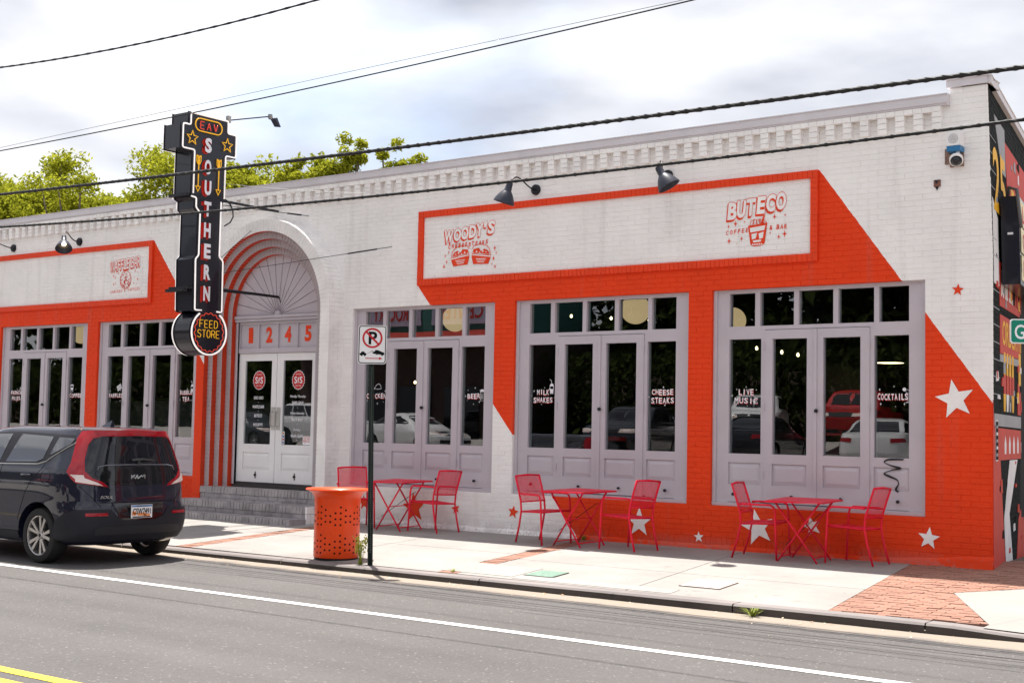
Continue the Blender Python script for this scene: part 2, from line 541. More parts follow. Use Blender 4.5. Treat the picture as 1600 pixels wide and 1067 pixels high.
def concrete_mat(name, col, stain=0.5):
    m = bpy.data.materials.new(name); m.use_nodes = True
    t = m.node_tree; p = t.nodes['Principled BSDF']
    g = t.nodes.new('ShaderNodeNewGeometry')
    def noise(sc, det=6, ro=0.6):
        n = t.nodes.new('ShaderNodeTexNoise'); n.inputs['Scale'].default_value = sc
        n.inputs['Detail'].default_value = det; n.inputs['Roughness'].default_value = ro
        t.links.new(g.outputs['Position'], n.inputs['Vector']); return n.outputs['Fac']
    a = noise(0.9, 8, 0.65); b = noise(90, 3)
    s = mth(t, 'ADD', mth(t, 'MULTIPLY', mth(t, 'SUBTRACT', a, 0.5), stain), mth(t, 'MULTIPLY', mth(t, 'SUBTRACT', b, 0.5), 0.22))
    oi = t.nodes.new('ShaderNodeObjectInfo')
    s = mth(t, 'ADD', s, mth(t, 'MULTIPLY', oi.outputs['Random'], 0.10))
    s = mth(t, 'ADD', s, 0.95)
    v = t.nodes.new('ShaderNodeTexNoise'); v.inputs['Scale'].default_value = 5
    t.links.new(g.outputs['Position'], v.inputs['Vector'])
    spot = mth(t, 'MULTIPLY', mth(t, 'GREATER_THAN', v.outputs['Fac'], 0.72), 0.2)
    s = mth(t, 'SUBTRACT', s, spot)
    ml = t.nodes.new('ShaderNodeVectorMath'); ml.operation = 'SCALE'; ml.inputs[0].default_value = col
    t.links.new(s, ml.inputs['Scale']); t.links.new(ml.outputs[0], p.inputs['Base Color'])
    p.inputs['Roughness'].default_value = 0.85
    bp = t.nodes.new('ShaderNodeBump'); bp.inputs['Strength'].default_value = 0.4; bp.inputs['Distance'].default_value = 0.005
    t.links.new(b, bp.inputs['Height']); t.links.new(bp.outputs[0], p.inputs['Normal'])
    MATS[name] = m
    return m
MCON = concrete_mat('sidewalk_concrete', (0.275, 0.258, 0.242), 0.8)
MCON2 = concrete_mat('pale_patch_concrete', (0.29, 0.275, 0.255), 0.5)
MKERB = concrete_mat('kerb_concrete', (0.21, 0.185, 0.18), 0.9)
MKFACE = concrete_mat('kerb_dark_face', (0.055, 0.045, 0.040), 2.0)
MPAVE = concrete_mat('paving_brick', (0.28, 0.140, 0.098), 0.8)
MJOINT = concrete_mat('paving_sand', (0.10, 0.055, 0.045), 0.3)
MGRASS = mat('grass_blade', (0.20, 0.24, 0.03), 0.6, var=0.4, vscale=30)
MTERR = mat('verge_ground', (0.16, 0.14, 0.10), 0.9, var=0.3)

mb = MB()
mb.poly([(-900, -900, -0.30), (900, -900, -0.30), (900, 900, -0.30), (-900, 900, -0.30)])
structure(mb.build('ground', MTERR, fix=False))
mb = MB(); mb.poly([(-120, -14.3, ROADZ), (60, -14.3, ROADZ), (60, -3.2, ROADZ), (-120, -3.2, ROADZ)])
structure(mb.build('road', MASP, fix=False))
mb = MB(); mb.poly([(-2.2, -3.2, ROADZ - .004), (60, -3.2, ROADZ - .004), (60, 60, ROADZ - .004), (-13, 60, ROADZ - .004), (-3.0, 3.2, ROADZ - .004)])
structure(mb.build('side_road', MASP, fix=False))
# painted lines
MLW = mat('road_line_white', (0.70, 0.69, 0.68), 0.7, var=0.28, vscale=26, bump=0.2)
MLY = mat('road_line_yellow', (0.80, 0.55, 0.05), 0.7, var=0.12, vscale=12, bump=0.2)
def line(name, m, y, w):
    mb = MB()
    xs = [-120 + i * 0.6 for i in range(300)]
    for a, b in zip(xs, xs[1:]):
        j = rnd.uniform(-.003, .003)
        mb.poly([(a, y - w / 2 + j, ROADZ + .004), (b, y - w / 2 + j, ROADZ + .004), (b, y + w / 2 + j, ROADZ + .004), (a, y + w / 2 + j, ROADZ + .004)])
    return structure(mb.build(name, m, fix=False))
line('edge_line', MLW, -6.47, 0.115)
line('centre_line', MLY, -10.22, 0.11)
line('centre_line', MLY, -10.47, 0.11)

rd = bpy.data.objects['road']
MCSHADOW = mat('cable_shadow', (.045, .042, .045), .6)  # thin dark strips painted on the road as the cables' shadows
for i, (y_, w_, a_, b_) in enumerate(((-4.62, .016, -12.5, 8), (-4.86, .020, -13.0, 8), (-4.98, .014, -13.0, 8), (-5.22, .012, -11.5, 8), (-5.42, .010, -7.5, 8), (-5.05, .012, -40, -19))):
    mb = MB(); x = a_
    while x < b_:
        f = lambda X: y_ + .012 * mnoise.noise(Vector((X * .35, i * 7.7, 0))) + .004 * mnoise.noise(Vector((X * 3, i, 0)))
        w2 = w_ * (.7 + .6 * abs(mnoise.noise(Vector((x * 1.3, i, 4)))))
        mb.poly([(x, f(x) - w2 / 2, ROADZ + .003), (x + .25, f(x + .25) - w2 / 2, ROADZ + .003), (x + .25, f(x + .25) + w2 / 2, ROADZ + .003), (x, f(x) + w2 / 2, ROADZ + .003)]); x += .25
    mb.build('cable_shadow', MCSHADOW, rd, fix=False)
# raised lot and far pavement across the street (seen in the window glass)
mb = MB()
mb.poly([(-120, -14.3, ROADZ + .1), (60, -14.3, ROADZ + .1), (60, -17.2, 0.02), (-120, -17.2, 0.02)])
mb.poly([(-120, -17.2, 0.02), (60, -17.2, 0.02), (60, -19.0, 0.42), (-120, -19.0, 0.42)])
mb.poly([(-120, -19.0, 0.42), (60, -19.0, 0.42), (60, -29, 1.3), (-120, -29, 1.3)])
mb.poly([(-120, -29.0, 1.3), (60, -29.0, 1.3), (60, -70, 1.4), (-120, -70, 1.4)])
structure(mb.build('parking_lot', concrete_mat('lot_surface', (0.32, 0.30, 0.28), 0.4), fix=False))

# sidewalk base with slabs, brick bands and kerb
SK = 0.17                                   # the joints run askew, with the side street
def sk(u, y): return (u - SK * y)           # u = x at the wall line
side = structure(bpy.data.objects.new('sidewalk', None)); COL.objects.link(side)
def gpt(x, y, dz=0): return (x, y, gz(x, y) + dz)
mb = MB()
xs = [-30 + i * 0.5 for i in range(0, 51)]
for a, b in zip(xs, xs[1:]):
    for y0, y1 in ((-3.9, -2.0), (-2.0, 0.25)):
        mb.poly([gpt(a, y0, -.012), gpt(b, y0, -.012), gpt(b, y1, -.012), gpt(a, y1, -.012)])
mb.poly([gpt(-5, -3.9, -.022), gpt(-2.2, -3.5, -.09), gpt(-2.2, 3.5, -.09), gpt(-5, 3.5, -.022)])
stuff(mb.build('sand_bed', MJOINT, side, fix=False))
def slab(u0, u1, y0, y1, m=MCON, name='concrete_slab', th=.09, j=.006, dz=0.0):
    mb = MB()
    top = [gpt(sk(u0, y0) + j, y0 + j, dz), gpt(sk(u1, y0) - j, y0 + j, dz), gpt(sk(u1, y1) - j, y1 - j, dz), gpt(sk(u0, y1) + j, y1 - j, dz)]
    bot = [(a, b, c - th) for a, b, c in top]
    mb.hexa(bot + top)
    return mb.build(name, m, side)
SY = -3.86
bands = [(-5.78, 99), (-10.42, -10.16), (-14.90, -14.62), (-19.5, -19.24), (-24.0, -23.74)]
edges = [-29.0, -24.0, -23.74, -21.6, -19.5, -19.24, -17.0, -14.90, -14.62, -12.5, -10.42, -10.16, -7.95, -5.78]
for a, b in zip(edges, edges[1:]):
    if b - a < 0.5: continue
    ym = -1.95 if (b < -9) else -2.35
    slab(a, b, ym, 0.2)
    slab(a, b, SY, ym)
pb = []                                      # paving bricks: (polygon, distance)
def clip(poly, a, b):
    """keep the part of a 2-D polygon left of a->b"""
    o = []
    n = len(poly)
    f = lambda p: (b[0] - a[0]) * (p[1] - a[1]) - (b[1] - a[1]) * (p[0] - a[0])
    for i in range(n):
        p, q = poly[i], poly[(i + 1) % n]
        fp, fq = f(p), f(q)
        if fp >= 0: o.append(p)
        if fp * fq < 0:
            tt = fp / (fp - fq); o.append((p[0] + (q[0] - p[0]) * tt, p[1] + (q[1] - p[1]) * tt))
    return o
def clipc(poly, reg):
    for i in range(len(reg)):
        poly = clip(poly, reg[i], reg[(i + 1) % len(reg)])
        if len(poly) < 3: return None
    return poly
def area(p):
    return abs(sum(p[i][0] * p[(i + 1) % len(p)][1] - p[(i + 1) % len(p)][0] * p[i][1] for i in range(len(p)))) / 2
# bands of bricks laid across the walk
for (u0, u1) in bands[1:]:
    y = 0.1
    while y > SY + .02:
        y1 = max(y - 0.1, SY)
        for h in range(1):
            pb.append([(sk(u0, y1) + .004, y1 + .004), (sk(u1, y1) - .004, y1 + .004), (sk(u1, y) - .004, y - .004), (sk(u0, y) + .004, y - .004)])
        y -= 0.1
# brick apron at the corner
reg1 = [(sk(-5.78, 0.1), 0.1), (sk(-5.78, SY), SY), (-3.72, SY + .12), (-4.60, -2.05)]
reg2 = [(sk(-5.78, 0.1), 0.1), (-4.60, -2.05), (-2.4, 1.2), (-3.9, 1.9)]
for reg, rot in ((reg1, 0.08), (reg2, 0.08)):
    ca, sa = math.cos(rot), math.sin(rot)
    for j in range(-60, 42):
        for i in range(-17, 21):
            cx = -4.6 + i * 0.203 + (j % 2) * 0.101; cy = j * 0.076
            cx += rnd.uniform(-.004, .004); cy += rnd.uniform(-.004, .004)
            q = []
            for dx, dy in ((-.0985, -.0355), (.0985, -.0355), (.0985, .0355), (-.0985, .0355)):
                X, Y = cx + dx + 4.6, cy + dy
                q.append((-4.6 + X * ca - Y * sa, X * sa + Y * ca))
            q = clipc(q, reg)
            if q and area(q) > .0003: pb.append(q)
pb.sort(key=lambda q: (q[0][0]) ** 2 + (q[0][1] + 15.5) ** 2)
mrest = MB()
for i, q in enumerate(pb):
    tgt = MB() if i < 300 else mrest
    dz = rnd.uniform(-.004, .003); tx = rnd.uniform(-.015, .015)
    zc = [gz(a, b) + dz + (a - q[0][0]) * tx for a, b in q]
    k = len(tgt.v); n = len(q)
    tgt.v += [(a, b, c) for (a, b), c in zip(q, zc)] + [(a, b, c - .03) for (a, b), c in zip(q, zc)]
    tgt.face(tuple(range(k, k + n)))
    for s_ in range(n):
        tgt.face((k + s_, k + n + s_, k + n + (s_ + 1) % n, k + (s_ + 1) % n))
    if i < 300: tgt.build('brick', MPAVE, side)
stuff(mrest.build('far_bricks', MPAVE, side))
# concrete ramp beyond the apron
mb = MB()
A_, B_, B2_, C_, D_, E_ = gpt(-4.592, -2.05, -.002), gpt(-3.712, -3.74, -.002), gpt(-3.72, -3.90, -.006), (-2.35, -3.62, ROADZ + .012), (-1.9, 1.0, ROADZ + .03), gpt(-2.38, 1.2, -.004)
mid = (-3.3, -1.7, gz(-3.3, -1.7) - .03)
for a_, b_ in ((A_, B_), (B_, B2_), (B2_, C_), (C_, D_), (D_, E_), (E_, A_)): mb.poly([a_, b_, mid])
mb.build('corner_ramp', MCON2, side)
# kerb
x = -30.0
while x < -2.6:
    ln = 3.0 if x < -6.5 else 1.83
    x1 = min(x + ln, -2.4)
    seg = 8
    mb = MB()
    for i in range(seg):
        a = x + .006 + (x1 - x - .012) * i / seg; b = x + .006 + (x1 - x - .012) * (i + 1) / seg
        drop = lambda X: max(0, X + 4.0) * 0.055
        ya, yb = curb_y(a), curb_y(b)
        za, zb = gz(a, SY) - drop(a) - .002, gz(b, SY) - drop(b) - .002
        zb = max(zb, ROADZ + .01); za = max(za, ROADZ + .01)
        ja = 0.012 * mnoise.noise(Vector((a * 5, 0, 0))); jb = 0.012 * mnoise.noise(Vector((b * 5, 0, 0)))
        w = 0.14
        mb.poly([(a, ya + .02 + ja, za), (b, yb + .02 + jb, zb), (b, yb + w + .04, zb + .003), (a, ya + w + .04, za + .003)], 0)
        mb.poly([(a, ya + ja, za - .02), (b, yb + jb, zb - .02), (b, yb + .02 + jb, zb), (a, ya + .02 + ja, za)], 0)
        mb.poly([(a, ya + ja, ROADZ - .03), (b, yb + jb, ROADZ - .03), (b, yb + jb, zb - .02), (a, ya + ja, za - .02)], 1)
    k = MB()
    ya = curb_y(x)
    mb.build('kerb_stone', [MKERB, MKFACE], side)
    x = x1
# pale repairs round the covers
MPATCH = MCON2
for (u0, u1, y0, y1) in ((-9.9, -8.9, -3.72, -2.95), (-8.85, -6.9, -3.80, -3.52)):
    slab(u0 - .17 * 3.3, u1 - .17 * 3.3, y0, y1, MPATCH, 'concrete_patch', th=.004, j=0, dz=.004)
mb = MB()
blob = [(-15.35, -2.9), (-14.7, -2.75), (-14.35, -2.45), (-14.5, -2.1), (-15.1, -1.85), (-15.6, -1.95), (-15.95, -2.1), (-15.6, -2.35), (-15.85, -2.55)]

# ------------------------------------------------------------------ the building
B = thing('storefront_building', 'long single storey brick storefront painted white and orange with an arched entrance', 'building', (-15, 0, 0))
CH = 0.0677
Z0 = 0.586
CX, ZS, RO = -16.612, 3.322, 1.567          # portal centre, springing, outer radius
WINS = [(-24.58, -21.73), (-21.40, -18.50), (-14.851, -12.013), (-11.645, -8.79), (-8.441, -5.623)]
ZT = Z0 + 41 * CH
XL = -29.0
def xc(z): return -4.84 - max(0.0, z - 3.6) * 0.027
BR = 0.2215
PANELS = [(-13.50, -6.965), (-34.0, -19.85)]

def holes(z0, z1):
    h = []
    zm = (z0 + z1) / 2
    if zm > Z0 and zm < ZT:
        h += list(WINS)
    if zm < ZS: h.append((CX - RO + .01, CX + RO - .01))
    elif zm < ZS + RO - .03:
        d = math.sqrt(max(0, (RO - .025) ** 2 - (zm - ZS) ** 2)); h.append((CX - d, CX + d))
    for (a, b) in PANELS:
        if zm > 3.66 and zm < 3.66 + .10 or zm > 4.70 and zm < 4.80: h.append((a, b))
        elif 3.66 < zm < 4.80: h += [(a, a + .10), (b - .10, b)]
    return h

def spans(x0, x1, hs):
    out = [(x0, x1)]
    for (a, b) in hs:
        nx = []
        for (p, q) in out:
            if b <= p or a >= q: nx.append((p, q)); continue
            if a > p: nx.append((p, a))
            if b < q: nx.append((b, q))
        out = nx
    return [s for s in out if s[1] - s[0] > .015]

bricks = []
k0 = -9
for k in range(k0, 75):
    z0 = Z0 + k * CH; z1 = z0 + CH
    zt = 5.60 if k > 70 else 5.394
    if z1 > 5.62: break
    lo, hi = XL, xc(z0)
    if z0 > 5.30:                         # only the corner pier rises past the cornice
        lo = -5.33
    if z0 > 5.55: z1 = 5.60
    cuts = [a for a in (3.66, 3.76, 4.70, 4.80) if z0 + .004 < a < z1 - .004]
    soldier = k in (-8, -7)
    hs = holes(z0, z1)
    for (a, b) in spans(lo, hi, hs):
        if soldier and a > -15.2 and a < -5: 
            if k == -7: continue
            x = a
            while x < b - .01:
                x2 = min(x + .078, b); bricks.append((x, x2, z0, z0 + 2 * CH)); x = x2
            continue
        off = (BR / 2 if k % 2 else 0)
        if b - a < 0.7:                    # piers: stretcher and header alternately
            w = b - a
            if w < .3:
                bricks.append((a, b, z0, z1)); continue
            c = a + w * (.36 if k % 2 else .64)
            bricks += [(a, c, z0, z1), (c, b, z0, z1)]
            continue
        x = math.floor((a - off) / BR) * BR + off
        while x < b:
            p, q = max(x, a), min(x + BR, b)
            if q - p > .012: bricks.append((p, q, z0, z1))
            x += BR
bricks.sort(key=lambda q: -q[0] - 0.0 * q[2])
J = 0.0026
brick_meshes = {}
def brick_mesh(w, h, v):
    key = (round(w, 3), round(h, 3), v)
    if key not in brick_meshes:
        rr = random.Random(hash(key) % 9999)
        mb = MB()
        b = .0035
        x0, x1, z0, z1 = -w / 2 + J, w / 2 - J, -h / 2 + J, h / 2 - J
        jj = [rr.uniform(-.0012, .0012) for _ in range(8)]
        fr = [(x0 + b + jj[0], 0, z0 + b + jj[1]), (x1 - b + jj[2], 0, z0 + b + jj[3]), (x1 - b + jj[4], 0, z1 - b + jj[5]), (x0 + b + jj[6], 0, z1 - b + jj[7])]
        md = [(x0, b, z0), (x1, b, z0), (x1, b, z1), (x0, b, z1)]
        bk = [(x0, .03, z0), (x1, .03, z0), (x1, .03, z1), (x0, .03, z1)]
        mb.v = fr + md + bk
        mb.face((0, 1, 2, 3))
        for o in (0, 4):
            for i in range(4):
                j = (i + 1) % 4; mb.face((o + i, o + 4 + i, o + 4 + j, o + j))
        me = bpy.data.meshes.new('brick'); me.from_pydata(mb.v, [], mb.f); me.materials.append(MF)
        brick_meshes[key] = me
    return brick_meshes[key]
rest = MB()
for i, (x0, x1, z0, z1) in enumerate(bricks):
    dy = rnd.uniform(-.0015, .0015)
    v = rnd.randrange(5)
    me = brick_mesh(x1 - x0, z1 - z0, v)
    c = ((x0 + x1) / 2, dy, (z0 + z1) / 2)
    if i < 300:
        inst(me, 'brick', B, c, (rnd.uniform(-.01, .01), 0, rnd.uniform(-.005, .005)))
    else:
        k = len(rest.v)
        rx = rnd.uniform(-.012, .012); rz_ = rnd.uniform(-.006, .006)
        for vv in me.vertices:
            rest.v.append((vv.co.x + c[0], vv.co.y + c[1] + vv.co.z * rx + vv.co.x * rz_, vv.co.z + c[2]))
        for p in me.polygons: rest.face(tuple(k + a for a in p.vertices))
stuff(rest.build('brickwork', MF, B))
# mortar and wall core behind the bricks
mb = MB()
YM = .0052
def core(x0, x1, z0, z1, y0=YM, y1=.32): mb.box(x0, x1, y0, y1, z0, z1)
prev = XL
for (a, b) in WINS[:2]:
    core(prev, a, -.3, ZT); core(a, b, -.3, Z0); prev = b
core(prev, CX - RO + .12, -.3, ZT)
prev = CX + RO - .12
for (a, b) in WINS[2:]:
    core(prev, a, -.3, ZT); core(a, b, -.3, Z0); prev = b
core(prev, -4.96, -.3, ZT); core(-4.96, -4.848, -.3, ZT, y1=.03)
core(XL, CX - RO + .12, ZT, 5.394); core(CX + RO - .12, -4.96, ZT, 5.394)
mb.hexa([(-4.96, YM, ZT), (-4.846, YM, ZT), (-4.846, .03, ZT), (-4.96, .03, ZT), (-4.96, YM, 5.60), (-4.899, YM, 5.60), (-4.899, .03, 5.60), (-4.96, .03, 5.60)])
# spandrel over the arch
N = 28
for i in range(N):
    a0 = CX - RO + .12 + (2 * RO - .24) * i / N; a1 = CX - RO + .12 + (2 * RO - .24) * (i + 1) / N
    zz = max(ZS + math.sqrt(max(0, (RO - .12) ** 2 - (a - CX) ** 2)) for a in (a0, a1))
    core(a0, a1, zz, 5.394)
core(-5.33, -4.96, 5.394, 5.60)
mb.build('mortar', MF, B)

# raised rowlock frames round the painted fields
def frame_bricks(x0, x1, z0, z1, xmin):
    L_ = []
    x = x1
    while x > max(x0, xmin) + .01:
        a = max(x - CH, x0)
        L_.append((a, x, z1 - .10, z1)); L_.append((a, x, z0, z0 + .10)); x = a
    z = z0 + .10
    while z < z1 - .101:
        b = min(z + CH, z1 - .10)
        L_.append((x1 - .10, x1, z, b))
        if x0 > xmin: L_.append((x0, x0 + .10, z, b))
        z = b
    return L_
fb = frame_bricks(-13.50, -6.965, 3.66, 4.80, -30) + frame_bricks(-34, -19.85, 3.66, 4.80, -27.5)
fb.sort(key=lambda q: -q[0])
rest = MB()
rb_mesh = {}
for i, (a, b, c, d) in enumerate(fb):
    dy = rnd.uniform(-.002, .002)
    tg = MB() if i < 290 else rest
    tg.box(a + .0028, b - .0028, -.034 + dy, .03, c + .0022, d - .0022, back=False)
    if i < 290: tg.build('rowlock_brick', MO, B)
stuff(rest.build('far_rowlocks', MO, B))
for (x0, x1) in ((-13.50, -6.965), (-29, -19.85)):
    mb = MB()
    mb.box(x0 + .003, x1 - .003, -.026, .006, 4.703, 4.797); mb.box(x0 + .003, x1 - .003, -.026, .006, 3.663, 3.757)
    mb.box(x1 - .097, x1 - .003, -.026, .006, 3.757, 4.703)
    if x0 > -20: mb.box(x0 + .003, x0 + .097, -.026, .006, 3.757, 4.703)
    mb.build('frame_mortar', MO, B)

# corbel course, dentils and coping
mb = MB()
x = XL
while x < -5.41:
    b = min(x + BR / 2, -5.405)
    mb.box(x + .003, b - .003, -.084 + rnd.uniform(-.002, .002), .006, 5.330, 5.392); x = b
mb.box(XL, -5.41, -.076, .006, 5.328, 5.393)
stuff(mb.build('corbel_course', MW, B))
mb = MB()
for j in range(3):
    z1 = 5.327 - j * CH
    o = (-.078, -.074, -.070)[j]
    mb.box(-.054, .054, o, .004, z1 - CH + .006, z1 - .001)
    mb.box(-.050, .050, -.060, .004, z1 - CH, z1 - CH + .006)
db = mb.build('dentil', MW, B)
db.location = Vector((-5.462, 0, 0)) - Vector(B.location)
for p in db.data.vertices: p.co += Vector(B.location)
dm = db.data
x = -5.462 - BR
while x > -28.5:
    inst(dm, 'dentil', B, (x + rnd.uniform(-.003, .003), rnd.uniform(-.003, .003), rnd.uniform(-.002, .002)))
    x -= BR
mb = MB()
mb.box(XL, -5.325, -.10, .40, 5.418, 5.515)
mb.box(XL, -5.325, -.085, .35, 5.396, 5.418)
mb.box(XL, -5.325, -.112, .42, 5.515, 5.527)
x = XL + 1.2
mb.build('coping', MCOP, B)
mb = MB()
mb.box(-5.36, -4.885, -.03, .42, 5.603, 5.69)
mb.box(-5.37, -4.875, -.045, .43, 5.69, 5.70)
mb.build('pier_coping', MCOP, B)
# rough rendered plinth
def plinth(x0, x1, hf, name, parent=B):
    mb = MB()
    n = int((x1 - x0) / .05)
    rows = 6
    for i in range(n + 1):
        x = x0 + (x1 - x0) * i / n
        h = hf(x)
        for j in range(rows + 1):
            t = j / rows
            g = gz(x, 0) - .05
            z = g + (h - g) * t
            y = -.018 - .035 * (1 - t) ** 1.5 + (.012 * mnoise.noise(Vector((x * 7, z * 9, 1))) + .01 * mnoise.noise(Vector((x * 23, z * 23, 5)))) if j < rows else .002
            mb.v.append((x, y, z))
    for i in range(n):
        for j in range(rows):
            a = i * (rows + 1) + j; mb.face((a, a + rows + 1, a + rows + 2, a + 1))
    return mb.build(name, MF, parent, smooth='all')
def ph(x):
    t = max(0.0, min(1.0, (x + 6.1) / 1.2))
    return .085 + .10 * t + .012 * mnoise.noise(Vector((x * 3, 0, 0))) + .008 * mnoise.noise(Vector((x * 13, 0, 3)))
plinth(-15.04, -4.83, ph, 'plinth')
plinth(-29, -18.2, lambda x: .08 + .01 * mnoise.noise(Vector((x * 3, 0, 0))), 'plinth')

# ---- side wall, turned ten degrees
SA = R(10)
def sw(t, z, o=0.0):
    c = xc(z)
    if o < 0: return (c - math.sin(SA) * t + o, math.cos(SA) * t, z)
    return (c - math.sin(SA) * t + math.cos(SA) * o, math.cos(SA) * t + math.sin(SA) * o, z)
mb = MB()
def sbox(t0, t1, z0, z1, o0, o1, mi=0, m=None):
    m = m or mb
    m.hexa([sw(t0, z0, o0), sw(t0, z0, o1), sw(t1, z0, o1), sw(t1, z0, o0), sw(t0, z1, o0), sw(t0, z1, o1), sw(t1, z1, o1), sw(t1, z1, o0)], mi)
for k in range(30):
    sbox(0.034, 16, -.3 + k * .1967, -.3 + (k + 1) * .1967, -.3, -.006)
mb.build('side_wall_core', MMURB, B)
mb = MB()
for k in range(-11, 75):
    z0 = Z0 + k * CH
    if z0 > 5.55: break
    z1 = min(z0 + CH, 5.60)
    t = -(k % 2) * BR / 2
    while t < 6:
        a, b = max(t, 0.033), t + BR
        sbox(a + .0035, b - .0035, z0 + .0035, z1 - .0035, -.02, rnd.uniform(-.0015, .0015)); t += BR
stuff(mb.build('side_brickwork', MMURB, B))
mb = MB(); sbox(-.02, 16, 5.603, 5.69, -.3, .05); sbox(-.03, 16, 5.69, 5.70, -.32, .06)
mb.build('side_coping', MCOP, B)
# mural on the side wall
mur = MB()
def mpoly(pts, mi, o=.004):
    mur.prism(pts, -.001, o, mi=mi, f=lambda a, b, d: sw(a, b, d))
# 0 black 1 yellow 2 red 3 grey 4 white
mpoly([(0, -.25), (1.15, -.25), (.62, 1.25), (.10, 1.66), (0, 1.95)], 2, .004)
mpoly([(1.18, -.25), (1.9, -.25), (1.45, .6), (2.3, 1.25), (1.5, 1.25), (.95, .55)], 4, .004)
mpoly([(2.1, -.25), (3.4, -.25), (3.4, .9), (2.4, .5)], 2, .004)
mpoly([(.62, 1.26), (6, 1.26), (6, 1.60), (.10, 1.64)], 2, .0045)
mpoly([(.10, 1.66), (6, 1.64), (6, 1.80), (.10, 1.80)], 3, .0055)
for i in range(7):
    t = 1.0 + i * .42
    mpoly([(t, 1.33), (t + .14, 1.33), (t + .16, 1.45), (t + .07, 1.55), (t - .02, 1.45)], 4, .0065)
# counter tools: bottles and spatulas on the black
for i, t in enumerate((.95, 1.22, 1.49, 1.76)):
    mpoly([(t, 2.28), (t + .15, 2.28), (t + .15, 2.55), (t, 2.55)], 1, .0065)
    mpoly([(t, 2.05), (t + .2, 2.05), (t + .2, 2.28), (t, 2.28)], 2, .0060)
    mpoly([(t + .02, 1.84), (t + .14, 1.84), (t + .2, 2.05), (t - .02, 2.05)], (1, 4, 3, 1)[i], .0062)
mpoly([(2.35, 1.82), (3.0, 1.82), (3.0, 2.2), (2.7, 2.4), (2.35, 2.2)], 2, .0062)
mpoly([(2.45, 2.2), (2.75, 2.2), (2.75, 2.62), (2.45, 2.62)], 1, .0064)
mpoly([(2.5, 2.62), (2.7, 2.62), (2.7, 2.9), (2.5, 2.9)], 2, .0062)
# painted shelf sign with yellow capitals
mpoly([(.62, 2.52), (6, 2.60), (6, 3.02), (.62, 2.98)], 2, .0055)
mpoly([(.62, 2.42), (6, 2.50), (6, 2.59), (.62, 2.51)], 3, .0055)
put_text(mur, text_geo('ORDER HERE', 2.5, .30, offset=.02), lambda a, b: sw(2.05 + a, 2.78 + b, .0085), 1)
mpoly([(.6, 3.08), (2.6, 3.10), (2.6, 3.62), (.6, 3.60)], 2, .0055)
for i in range(5):
    t = .72 + i * .38
    mpoly([(t, 3.2), (t + .26, 3.2), (t + .26, 3.52), (t, 3.52)], 4 if i < 3 else 0, .0068)
# big numerals at the top on dark and red grounds
mpoly([(1.75, 3.66), (6, 3.66), (6, 5.2), (1.45, 5.2)], 2, .0055)
mpoly([(1.1, 4.75), (1.45, 4.75), (1.45, 5.35), (.5, 5.35)], 3, .0062)
mpoly([(.12, 3.3), (.55, 3.3), (.55, 4.1), (.12, 4.3)], 4, .006)
put_text(mur, text_geo('25', 1.15, .78, offset=.02), lambda a, b: sw(.80 + a, 4.55 + b, .009), 1)
put_text(mur, text_geo('THE', 1.9, .7, offset=.02), lambda a, b: sw(2.9 + a, 4.35 + b, .009), 1)
r_ = random.Random(21)
for i in range(70):        # small painted details of the crowded shelves
    t_, z_ = r_.uniform(.25, 3.3), r_.choice((r_.uniform(3.66, 5.2), r_.uniform(1.85, 2.4), r_.uniform(3.1, 3.3), r_.uniform(.1, 1.2)))
    w_, h_ = r_.uniform(.05, .22), r_.uniform(.04, .16)
    k_ = r_.randrange(3)
    mpoly([(t_, z_), (t_ + w_, z_ + r_.uniform(-.02, .02)), (t_ + w_ * .8, z_ + h_), (t_ + w_ * .15, z_ + h_ * .9)], r_.choice((0, 1, 2, 2, 3, 4, 0)), .0094 + i * .00003)
for i in range(16):
    mpoly([(.03, 2.02 + i * .2), (.6, 2.02 + i * .2), (.6, 2.03 + i * .2), (.03, 2.03 + i * .2)], 3, .0026)
mur.build('mural', [MMURB, MMURY, MMURR, MMURG, MMURW], B)

